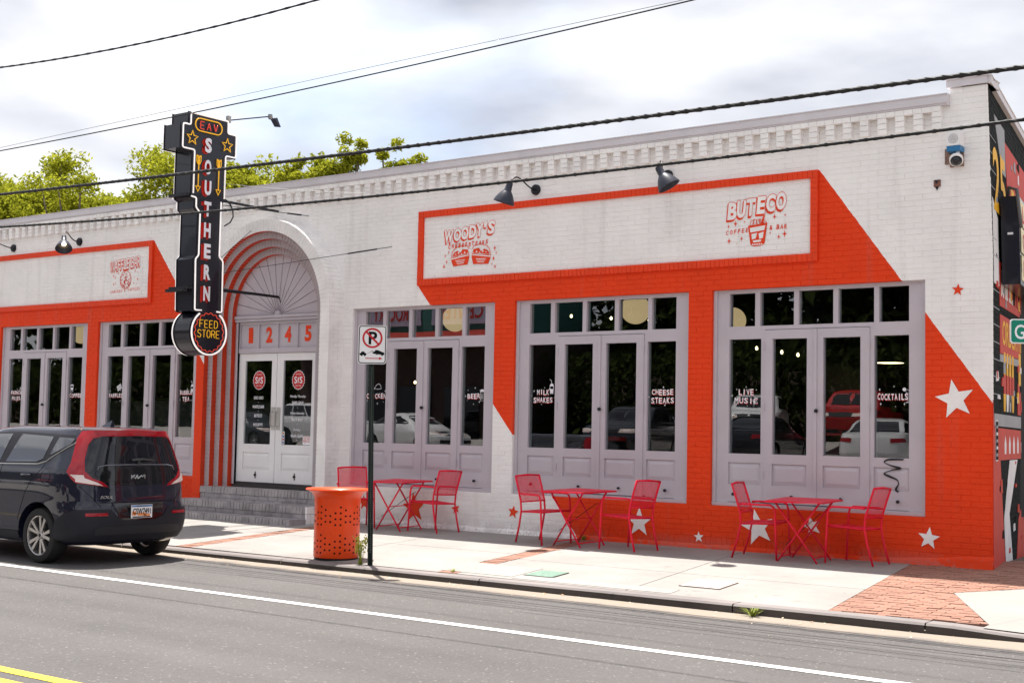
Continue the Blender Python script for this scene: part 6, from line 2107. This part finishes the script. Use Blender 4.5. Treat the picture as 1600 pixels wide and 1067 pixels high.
        pl.prism([(-.155, .54), (.155, .54), (.155, .695), (-.155, .695)], 0, .004, mi=0, f=PL)
        for (b0_, b1_, z0_, z1_, mi) in ((-.15, .15, .670, .690, 1), (-.13, .13, .545, .558, 2), (-.06, .06, .566, .60, 3), (-.14, -.08, .57, .62, 3), (.03, .12, .56, .585, 3)):
            pl.prism([(b0_, z0_), (b1_, z0_), (b1_, z1_), (b0_, z1_)], .0045, .005, mi=mi, f=PL)
        put_text(pl, text_geo('CSW7491', .26, .072, offset=.02), lambda a, b: PL(-a * 1 if False else a, .618 + b, .0065), 2)
        put_text(pl, text_geo('GEORGIA', .17, .014), lambda a, b: PL(a, .681 + b, .0065), 2)
        pl.build('number_plate', [MWG, mat('plate_blue', (.10, .22, .45), .5), MMURB, mat('plate_peach', (.85, .30, .10), .5)], K, fix=False)
        # maker's mark and model script
        mk_ = MB()
        def RB(z, o): return lambda a, b: tuple(bd.pt(bd.sb(a[0] if False else a, z), z + b, o))
        for st in ([(-.10, -.024), (-.10, .024)], [(-.10, -.004), (-.05, .022)], [(-.075, .004), (-.045, -.022)], [(-.045, -.022), (-.015, .022)], [(-.015, .022), (-.008, -.022)], [(-.008, -.022), (.05, .016)], [(.05, .016), (.058, -.006), (.085, .022)], [(.095, .024), (.095, -.024)]):
            mk_.tube([bd.pt(bd.sb(a, 1.02), 1.02 + b, .018) for a, b in st], .0058, 5)
        put_text(mk_, text_geo('SOUL', .17, .034, offset=.01, shear=.35), lambda a, b: tuple(bd.pt(bd.sb(-.45 + a, .79), .79 + b, .004)))
        mk_.build('badge', MSTEEL, K, fix=False)
        # wiper, antenna fin
        t = MB(); t.tube([bd.pt(bd.sb(-.09, 1.215), 1.215, .035), bd.pt(bd.sb(.06, 1.222), 1.222, .042), bd.pt(bd.sb(.24, 1.215), 1.215, .035)], [.017, .014, .008], 6); t.tube([bd.pt(bd.sb(-.0, 1.17), 1.17, .03), bd.pt(bd.sb(.02, 1.22), 1.22, .03)], .014, 6); t.build('wiper', mat('wiper_grey', (.06, .06, .065), .35), K, smooth='all')
        t = MB()
        zz = spec['top'] - .008
        t.hexa([W(Vector((.60, -.035, zz))), W(Vector((.60, .035, zz))), W(Vector((.82, .012, zz))), W(Vector((.82, -.012, zz))), W(Vector((.60, -.004, zz + .085))), W(Vector((.60, .004, zz + .085))), W(Vector((.66, .004, zz + .06))), W(Vector((.66, -.004, zz + .06)))])
        t.build('antenna_fin', paint, K, smooth=True)
        for sd in (-1, 1):
            def sp(pts): return [SAz(a, z, sd) for a, z in pts]
            fr = sp([(.42, 1.505), (.38, 1.44), (.38, 1.40), (.62, 1.265), (.72, 1.20), (.86, 1.165), (3.0, 1.13), (2.74, 1.28), (2.45, 1.45), (2.3, 1.51), (1.4, 1.53)])
            body_patch(bd, fr, .003, .004).build('window_surround', mk, K, smooth=True)
            for nm, q_ in (('quarter_window', [(.40, 1.465), (.42, 1.40), (.66, 1.275), (.70, 1.27), (.66, 1.475)]), ('side_window', [(.77, 1.48), (.80, 1.22), (.90, 1.185), (1.53, 1.165), (1.42, 1.50)]), ('side_window', [(1.62, 1.50), (1.66, 1.165), (2.78, 1.145), (2.62, 1.30), (2.42, 1.42), (2.3, 1.485)])):
                body_patch(bd, sp(q_), .006, .003).build(nm, MCG2, K, smooth=True)
            # bright strip
            ch = sp([(.36, 1.415), (.40, 1.39), (.62, 1.255), (.72, 1.19), (.86, 1.155), (1.5, 1.14), (3.0, 1.115)])
            t = MB(); dn = []
            for (p, q__) in zip(ch, ch[1:]):
                dn += [(p[0] + (q__[0] - p[0]) * i / 6, p[1] + (q__[1] - p[1]) * i / 6) for i in range(6)]
            t.tube([bd.pt(a, b, .006) for a, b in dn], .0065, 5); t.build('chrome_strip', MSTEEL, K, smooth='all')
            # door shut lines, handle, filler flap
            t = MB()
            for ln_ in ([(.72, 1.17), (.76, 1.10), (.90, .98), (1.03, .82), (1.10, .66), (1.16, .50)], [(1.57, 1.13), (1.60, .8), (1.60, .40)], [(1.1, .36), (2.7, .36)], [(2.72, 1.1), (2.8, .8), (2.75, .4)]):
                P_ = []
                for p, q__ in zip(ln_, ln_[1:]): P_ += [(p[0] + (q__[0] - p[0]) * i / 5, p[1] + (q__[1] - p[1]) * i / 5) for i in range(5)]
                t.tube([bd.pt(bd.sa(a, b, sd), b, 0) for a, b in P_ + [ln_[-1]]], .0035, 4)
            fl_ = [(.66 + .085 * math.cos(2 * PI * i / 20), 1.02 + .085 * math.sin(2 * PI * i / 20)) for i in range(21)]
            if sd < 0: t.tube([bd.pt(bd.sa(a, b, sd), b, 0) for a, b in fl_], .0028, 4)
            t.build('shut_lines', mat('gap_black', (.003, .003, .004), .9), K)
            for ha in (.92, 1.95):
                t = MB(); t.tube([bd.pt(bd.sa(ha, 1.02, sd), 1.02, .005), bd.pt(bd.sa(ha + .03, 1.022, sd), 1.022, .035), bd.pt(bd.sa(ha + .16, 1.022, sd), 1.022, .035), bd.pt(bd.sa(ha + .19, 1.02, sd), 1.02, .005)], .013, 7); t.build('door_handle', paint, K, smooth='all')
            sl = sp([(1.18, .27), (1.16, .36), (2.95, .36), (2.92, .27)])
            body_patch(bd, sl, .012, .02).build('sill_cladding', mk, K, smooth=True)
            # mirror
            t = MB(); t.lathe([(.001, -.07), (.06, -.06), (.085, 0), (.07, .05), (.001, .06)], (0, 0, 0), 'x', 14)
            t.v = [tuple(W(Vector((p[0] + 2.62, sd * (.98) + p[1], p[2] * .8 + 1.14)))) for p in t.v]; t.build('mirror', paint, K, smooth=True)
            t = MB(); lh = [SAz(3.75, .82, sd), SAz(3.70, .90, sd), SAz(4.02, .83, sd), SAz(4.06, .76, sd)]
            body_patch(bd, lh, .008, .01).build('headlight', mat('lamp_clear', (.75, .62, .58), .15), K, smooth=True)
        # tailgate shut lines
        t = MB()
        for sd in (-1, 1):
            P_ = [(.765, .93), (.70, .86), (.58, .74), (.52, .66)]
            Q_ = []
            for p, q__ in zip(P_, P_[1:]): Q_ += [(p[0] + (q__[0] - p[0]) * i / 4, p[1] + (q__[1] - p[1]) * i / 4) for i in range(4)]
            t.tube([bd.pt(bd.sb(sd * a, b), b, 0) for a, b in Q_], .0035, 4)
        t.tube([bd.pt(bd.sb(-.55 + 1.1 * i / 20, .725) if abs(-.55 + 1.1 * i / 20) > 1e-5 else 0, .725, 0) for i in range(21)], .004, 4)
        t.build('tailgate_gap', mat('gap_black', (.003, .003, .004), .9), K)
        ws = [(2.2, 1.52), (1.02, 3.2)]
    else:
        # glasshouse and lamps of the plainer cars
        zw = [z for z, _ in spec['width']]
        top = spec['top']; b0_ = {1.46: 1.02, 1.76: 1.2, 1.86: 1.26}[spec['top']]
        t0_ = top - .10
        r0_, f0_, _ = bd.prm(b0_ + .04); r1_, f1_, _ = bd.prm(t0_)
        gaps = 3
        for sd in (-1, 1):
            for i in range(3):
                lo = lambda u, z: (bd.sa((bd.prm(z)[0] + .22) + (bd.prm(z)[1] - .30 - bd.prm(z)[0] - .22) * u, z, sd), z)
                u0, u1 = i / 3 + .015, (i + 1) / 3 - .015
                body_patch(bd, [lo(u0, b0_ + .04), lo(u1, b0_ + .04), lo(u1, t0_ - .02), lo(u0, t0_ - .02)], .006, .01).build('side_window', MCG, K, smooth=True)
            rl_ = [(bd.sb(sd * .5, b0_ - .12), b0_ - .12), (bd.sb(sd * .5, b0_ - .24), b0_ - .24), (bd.sa(bd.prm(b0_ - .2)[0] + .30, b0_ - .2, sd), b0_ - .2), (bd.sa(bd.prm(b0_ - .1)[0] + .25, b0_ - .1, sd), b0_ - .1)]
            body_patch(bd, rl_, .01, .015).build('tail_lamp', mred, K, smooth=True)
            e = .6
            zf = b0_ - .32
            tot = lambda z: bd.outline(z)[1][-1]
            hl = [(sd * (tot(zf) - .35), zf), (sd * (tot(zf) - .95), zf), (sd * (tot(zf + .12) - .95), zf + .12), (sd * (tot(zf + .10) - .40), zf + .10)]
            body_patch(bd, hl, .01, .015).build('headlight', mat('lamp_clear', (.75, .62, .58), .15), K, smooth=True)
        wdt = lambda z: interp(spec['width'], z) * .80
        body_patch(bd, [(bd.sb(-wdt(b0_ + .05), b0_ + .05), b0_ + .05), (bd.sb(wdt(b0_ + .05), b0_ + .05), b0_ + .05), (bd.sb(wdt(t0_) , t0_), t0_), (bd.sb(-wdt(t0_), t0_), t0_)], .008, .01).build('rear_window', MCG, K, smooth=True)
        for zf, hgt, wd_, nm, mm_ in ((b0_ - .34, .15, .45, 'grille', mk), (.42, .12, .7, 'bumper_intake', mk)):
            S0, S1 = bd.outline(zf)[1][-1], bd.outline(zf + hgt)[1][-1]
            for sd in (-1, 1):
                body_patch(bd, [(sd * (S0 - .001), zf), (sd * (S0 - wd_), zf), (sd * (S1 - wd_), zf + hgt), (sd * (S1 - .001), zf + hgt)], .008, .01).build(nm, mm_, K)
        # windscreen
        for sd in (-1, 1):
            pts = []
            for z in (b0_ + .06, t0_ - .02):
                Sx = bd.outline(z)[1][-1]; pts.append((z, Sx))
            body_patch(bd, [(sd * (pts[0][1] - .001), pts[0][0]), (sd * (pts[0][1] - .62), pts[0][0]), (sd * (pts[1][1] - .5), pts[1][0]), (sd * (pts[1][1] - .001), pts[1][0])], .006, .01).build('windscreen', MCG, K, smooth=True)
    return K
MCG2 = glass_mat('side_car_glass', 2.3, trans=False, base=(0.012, 0.012, 0.016))
MCAR = mat('navy_black_car_paint', (0.006, 0.007, 0.020), 0.5, spec=.15, var=0.0, coat=1.0)
XR, YCAR = -13.235, -5.235
car('parked_car', 'dark navy compact car with red tail lamps parked facing left at the kerb', BOX, lambda p: Vector((XR - p.x, YCAR + p.y * .985, ROADZ + p.z)), (XR - 2.1, YCAR, ROADZ), MCAR, detailed=True)
# parked across the street, seen in the window glass
MPW = mat('white_car_paint', (.72, .72, .73), .3, coat=.8, var=.02)
MPR = mat('red_car_paint', (.42, .01, .015), .3, coat=.8, var=.02)
MPD = mat('dark_car_paint', (.012, .014, .02), .3, coat=.8, var=.02)
def placed(x, y, z, rz):
    c, s_ = math.cos(rz), math.sin(rz)
    return (lambda p: Vector((x + (p.x - 2.2) * c - p.y * s_, y + (p.x - 2.2) * s_ + p.y * c, z + p.z)))
GRP = 'cars parked across the street, seen in the window glass'
def zlot(y): return .42 + (-19 - y) * .088 if y < -19 else .02
for nm, lab, sp_, x, y, rz, m_ in (
    ('parked_car', 'white sedan reflected in the rightmost window in front of the red truck', SEDAN, -14.3, -20.6, R(-102), MPW),
    ('pickup_truck', 'red pickup truck reflected in the rightmost window behind the white sedan', PICK, -17.8, -27.6, R(80), MPR),
    ('parked_car', 'white sport utility car reflected behind LIVE MUSIC', SUV, -21.6, -27.4, R(70), MPW),
    ('parked_car', 'black sedan reflected low in the LIVE MUSIC window', SEDAN, -18.2, -20.9, R(-96), MPD),
    ('parked_car', 'dark sport utility car reflected in the middle window', SUV, -22.6, -20.9, R(78), MPD),
    ('parked_car', 'white sedan reflected in the window nearest the arch', SEDAN, -31.6, -20.6, R(10), MPW),
    ('parked_car', 'second white car reflected in the window nearest the arch, left of the first', SUV, -36.6, -21.2, R(5), MPW),
    ('parked_car', 'black car reflected low in the white double doors', SEDAN, -40.2, -20.6, R(4), MPD)):
    car(nm, lab, sp_, placed(x, y, zlot(y), rz), (x, y, zlot(y)), m_, 'truck' if 'truck' in nm else 'car', GRP)

# ------------------------------------------------------------------ trees
def leafmat(name, col, var=.35, tr=.35):
    m = bpy.data.materials.new(name); m.use_nodes = True
    t = m.node_tree; t.nodes.clear()
    o = t.nodes.new('ShaderNodeOutputMaterial'); d = t.nodes.new('ShaderNodeBsdfDiffuse'); tl = t.nodes.new('ShaderNodeBsdfTranslucent'); mx = t.nodes.new('ShaderNodeMixShader')
    g = t.nodes.new('ShaderNodeNewGeometry')
    n = t.nodes.new('ShaderNodeTexNoise'); n.inputs['Scale'].default_value = 1.1; n.inputs['Detail'].default_value = 6; n.inputs['Roughness'].default_value = .8
    t.links.new(g.outputs['Position'], n.inputs['Vector'])
    ad = mth(t, 'ADD', mth(t, 'MULTIPLY', n.outputs['Fac'], .6), mth(t, 'MULTIPLY', g.outputs['Random Per Island'], .4))
    cr_ = t.nodes.new('ShaderNodeValToRGB')
    cr_.color_ramp.elements[0].position = .25; cr_.color_ramp.elements[1].position = .75
    cr_.color_ramp.elements[0].color = (col[0] * (1 - var), col[1] * (1 - var), col[2] * (1 - var), 1)
    cr_.color_ramp.elements[1].color = (col[0] * (1 + var * 1.4), col[1] * (1 + var), col[2] * (1 + var * .5), 1)
    t.links.new(ad, cr_.inputs[0])
    t.links.new(cr_.outputs[0], d.inputs[0]); t.links.new(cr_.outputs[0], tl.inputs[0])
    mx.inputs[0].default_value = tr
    t.links.new(d.outputs[0], mx.inputs[1]); t.links.new(tl.outputs[0], mx.inputs[2]); t.links.new(mx.outputs[0], o.inputs[0])
    return m
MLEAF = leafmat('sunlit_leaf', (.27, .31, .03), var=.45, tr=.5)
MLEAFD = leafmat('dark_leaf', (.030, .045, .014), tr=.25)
MBARK = mat('bark', (.16, .13, .10), .9, var=.3, vscale=12, bump=.6)
GT = 'trees behind the storefront'
def tree(name, label, x, y, z, h, cr, seed, nl, ls, ml, group=None, base=.45, clumps=40):
    T = thing(name, label, 'tree', (x, y, z), group)
    r_ = random.Random(seed)
    t = MB()
    t.tube([(x, y, z - .3), (x + .1, y, z + h * .25), (x + r_.uniform(-.3, .3), y, z + h * .55), (x + r_.uniform(-.4, .4), y, z + h * .85)], [h * .028, h * .022, h * .014, h * .004], 8)
    cl = []
    lobes = [(r_.uniform(0, 2 * PI), r_.uniform(.15, .75), r_.uniform(base, .98), r_.uniform(.25, .5)) for _ in range(9)]
    for i in range(clumps):
        a = r_.uniform(0, 2 * PI); u = r_.uniform(base, 1.0)
        e = math.sin(min(1.0, (u - base) / (1 - base) * .85 + .2) * PI) ** .6
        rr = cr * e * r_.uniform(.45, 1.0)
        c = Vector((x + rr * math.cos(a), y + rr * math.sin(a), z + h * u - rr * .08))
        if group == GT and i > 5:
            la, lr, lu, ls_ = lobes[i % 9]
            c = Vector((x + lr * cr * math.cos(la) + r_.gauss(0, ls_) * cr * .6, y + lr * cr * math.sin(la) + r_.gauss(0, ls_) * cr * .6, z + h * min(1.0, lu * (1 - .04 * lr) + r_.gauss(0, .022))))
        cl.append((c, r_.uniform(.14, .26) * cr))
        if i % 2 == 0:
            s0 = Vector((x, y, z + h * max(.2, u - .30)))
            mid = s0.lerp(c, .55) + Vector((0, 0, -.1 * h * .1))
            t.tube([s0, mid, c], [h * .010, h * .006, h * .002], 5)
    t.build('trunk', MBARK, T, smooth='all')
    t = MB()
    V, F = [], []
    for i in range(nl):
        c, cs = cl[r_.randrange(len(cl))]
        d = Vector((r_.gauss(0, 1), r_.gauss(0, 1), r_.gauss(0, .7)))
        d = d.normalized() * cs * (r_.random() ** .45) * 1.25
        p = c + d
        s_ = ls * r_.uniform(.6, 1.3)
        n = Vector((r_.gauss(0, 1), r_.gauss(0, 1), r_.gauss(0, 1) + .8)).normalized()
        u = n.orthogonal().normalized(); v = n.cross(u)
        an = r_.uniform(0, 2 * PI); u, v = u * math.cos(an) + v * math.sin(an), v * math.cos(an) - u * math.sin(an)
        k = len(V)
        V += [tuple(p - u * s_), tuple(p + v * s_ * .42 + n * s_ * .1), tuple(p + u * s_), tuple(p - v * s_ * .42 + n * s_ * .1)]
        F.append((k, k + 1, k + 2, k + 3))
    me = bpy.data.meshes.new('crown')
    me.from_pydata([(a[0] - x, a[1] - y, a[2] - z) for a in V], [], F); me.materials.append(ml)
    o = bpy.data.objects.new('crown', me); COL.objects.link(o); o.parent = T
for i, (x, y, h, cr_, nl, lab) in enumerate((
    (-49.2, 16, 11.1, 2.6, 15000, 'leafy tree at the left edge of the photo, behind the parapet'),
    (-46.6, 16.5, 11.9, 2.3, 15000, 'tallest yellow green tree of the left clump behind the parapet'),
    (-44.2, 15.5, 10.9, 2.2, 12000, 'rounded tree second from the tall left tree, behind the parapet'),
    (-41.2, 16, 11.5, 2.5, 15000, 'broad open tree whose crown meets the left side of the neon sign'),
    (-47.8, 15.5, 10.6, 2.4, 12000, 'low spreading tree filling the gap left of the tallest tree'),
    (-42.8, 16.5, 10.8, 2.2, 12000, 'low bushy tree left of the broad open tree'),
    (-38.6, 16, 11.0, 2.2, 9000, 'tree mostly hidden behind the neon sign'),
    (-35.0, 16, 10.9, 1.7, 7000, 'tree top showing just right of the neon sign'),
    (-32.9, 16, 10.5, 1.3, 4500, 'low airy tree top between the neon sign and the arch'),
    (-31.2, 16.3, 11.1, 1.1, 4600, 'slender tree top with a high tuft, above the arch'),
    (-28.6, 16, 10.6, .9, 2600, 'small isolated tree top furthest right above the parapet'),
    (-52.0, 17, 11.2, 3.0, 9000, 'dense tree behind the parapet, beyond the left edge'))):
    tree('tree', lab, x, y, 0, h, cr_, 11 + i, nl, .10, MLEAF, GT, base=.55 if x < -37 else .84, clumps=int(16 + nl / 190))
GF = 'dark trees across the street, seen in the window glass'
k = 0
for i, x in enumerate(range(-74, 6, 5)):
    if -43 < x < -36: continue
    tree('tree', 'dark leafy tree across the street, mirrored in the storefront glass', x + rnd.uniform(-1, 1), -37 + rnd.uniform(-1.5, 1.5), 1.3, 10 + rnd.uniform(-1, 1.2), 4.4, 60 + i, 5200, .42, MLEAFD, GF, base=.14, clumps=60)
lh = thing('hedge', 'long dark hedge along the far side of the lot, mirrored in the glass', 'hedge', (-20, -31, .6), )
t = MB(); r_ = random.Random(9)
for i in range(26000):
    x_ = r_.uniform(-80, 12); y_ = -30.2 + r_.gauss(0, .5); z_ = 1.2 + 3.4 * r_.random() ** .8
    if -44.5 < x_ < -32.5: continue
    s_ = r_.uniform(.12, .26); n = Vector((r_.gauss(0, 1), r_.gauss(0, 1), r_.gauss(0, 1))).normalized(); u = n.orthogonal().normalized(); v = n.cross(u); c = Vector((x_, y_, z_))
    t.poly([c - u * s_, c + v * s_ * .5, c + u * s_, c - v * s_ * .5])
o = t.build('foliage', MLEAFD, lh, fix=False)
t = MB(); t.box(-80, -44.5, -31.8, -31.3, .3, 3.9); t.box(-32.5, 12, -31.8, -31.3, .3, 3.9); t.build('branches', MBARK, lh)
for x_, y_, lab_ in ((14, 6, 'street tree down the road, beyond the right edge, near the side street'), (22, 9, 'second street tree beyond the right edge'), (31, 5, 'third street tree beyond the right edge'), (40, -2, 'street tree farthest beyond the right edge')):
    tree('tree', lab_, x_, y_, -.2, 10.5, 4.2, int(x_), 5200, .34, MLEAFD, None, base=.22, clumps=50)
# teal building with a red awning across the street
TB2 = thing('corner_shop', 'teal shop with a red awning and lettered banners, mirrored in the window nearest the arch', 'building', (-37, -27, .5))
MTEAL = mat('teal_paint', (.05, .16, .14), .7)
t = MB(); t.box(-44, -33, -34, -27, 5.3, 9.2); t.build('wall', MTEAL, TB2)
t = MB(); t.box(-44, -33, -34, -27.02, .3, 5.29); t.build('lower_wall', mat('brown_brick', (.06, .04, .035), .8, var=.3, vscale=6), TB2)
t = MB(); t.hexa([(-44, -25.8, 4.9), (-33, -25.8, 4.9), (-33, -27, 5.0), (-44, -27, 5.0), (-44, -25.8, 5.0), (-33, -25.8, 5.0), (-33, -27, 5.5), (-44, -27, 5.5)]); t.build('awning', mat('awning_red', (.35, .03, .02), .7), TB2)
for i, (x, wds) in enumerate(((-41.8, 'MARKET'), (-38.4, 'GROCERY'), (-34.8, 'CENTER'))):
    t = MB(); t.box(x - 1.5, x + 1.5, -26.99, -26.95, 5.75, 6.8, 0)
    put_text(t, text_geo(wds, 2.4, .6, offset=.02), lambda a, b: (x - a, -26.94, 6.28 + b), 1)
    t.build('banner', [mat('banner_lilac', (.45, .42, .55), .7), MMURR], TB2, fix=False)
t = MB()
for i in range(5): t.box(-43 + i * 2.5, -41.2 + i * 2.5, -26.98, -26.94, .9, 3.2)
t.build('shop_window', MCG, TB2)
# ------------------------------------------------------------------ things inside
def pend(x, y, z, r, label, lit=True):
    P = thing('globe_pendant', label, 'lamp', (x, y, z), 'cream globe lamps inside the windows')
    t = MB(); t.lathe([(r * math.sin(PI * i / 16) + .0005, -r * math.cos(PI * i / 16)) for i in range(17)], (x, y, z), 'z', 28); t.build('globe', MGLOBE, P, smooth=True)
    t = MB(); t.tube([(x, y, z + r), (x, y, 4.6)], .006, 5); t.build('cord', MBLK, P)
pend(-13.74, 1.2, 3.26, .205, 'cream globe lamp inside the window nearest the arch')
pend(-10.346, 1.2, 3.285, .215, 'cream globe lamp inside the middle window, behind the fourth top pane')
pend(-23.60, 1.2, 3.28, .20, 'cream globe lamp inside the leftmost window')
pend(-9.50, 2.6, 3.20, .20, 'dim cream globe lamp deep inside the rightmost window')
LH = thing('pendant_lamp', 'flat warm pendant lamp hanging inside behind COCKTAILS', 'lamp', (-6.6, 1.8, 2.5))
t = MB(); t.lathe([(.001, .08), (.05, .07), (.20, .0), (.21, -.01), (.20, -.012)], (-6.75, 1.8, 2.50), 'z', 24); t.build('lamp_shade', MBLK, LH, smooth=True)
t = MB(); t.lathe([(.001, -.013), (.18, -.013)], (-6.75, 1.8, 2.50), 'z', 24); t.build('bulb', MBULB, LH)
t = MB(); t.tube([(-6.75, 1.8, 2.58), (-6.75, 1.8, 4.6)], .006, 5); t.build('cord', MBLK, LH)
SL = thing('string_lights', 'string of small warm bulbs under the ceiling inside the windows', 'string lights', (-12, 2.4, 3.1))
for i, (x, y, z) in enumerate(((-12.3, 2.4, 3.35), (-11.6, 2.5, 3.3), (-10.9, 2.5, 3.25), (-9.6, 2.4, 3.1), (-9.9, 2.2, 2.6), (-8.9, 2.2, 2.75), (-8.6, 2.4, 2.7), (-8.3, 2.3, 2.65), (-20.8, 2.5, 3.2), (-15.6, 2.4, 2.3), (-14.6, 2.4, 2.95), (-9.2, 1.9, 2.35))):
    t = MB(); t.lathe([(.001, -.03), (.02, -.015), (.022, 0), (.01, .025), (.001, .03)], (x, y, z), 'z', 8); t.build('bulb', MBULB, SL, smooth=True)
CT = thing('bar_counter', 'pale counter front deep inside the two left windows', 'counter', (-21.5, 3, .5))
t = MB(); t.box(-24.5, -18.8, 2.6, 3.1, .5, 1.95); t.build('front', mat('counter_grey', (.22, .21, .21), .7), CT)
t = MB(); t.box(-24.6, -18.7, 2.5, 3.2, 1.96, 2.0); t.build('counter_top', MBLK, CT)
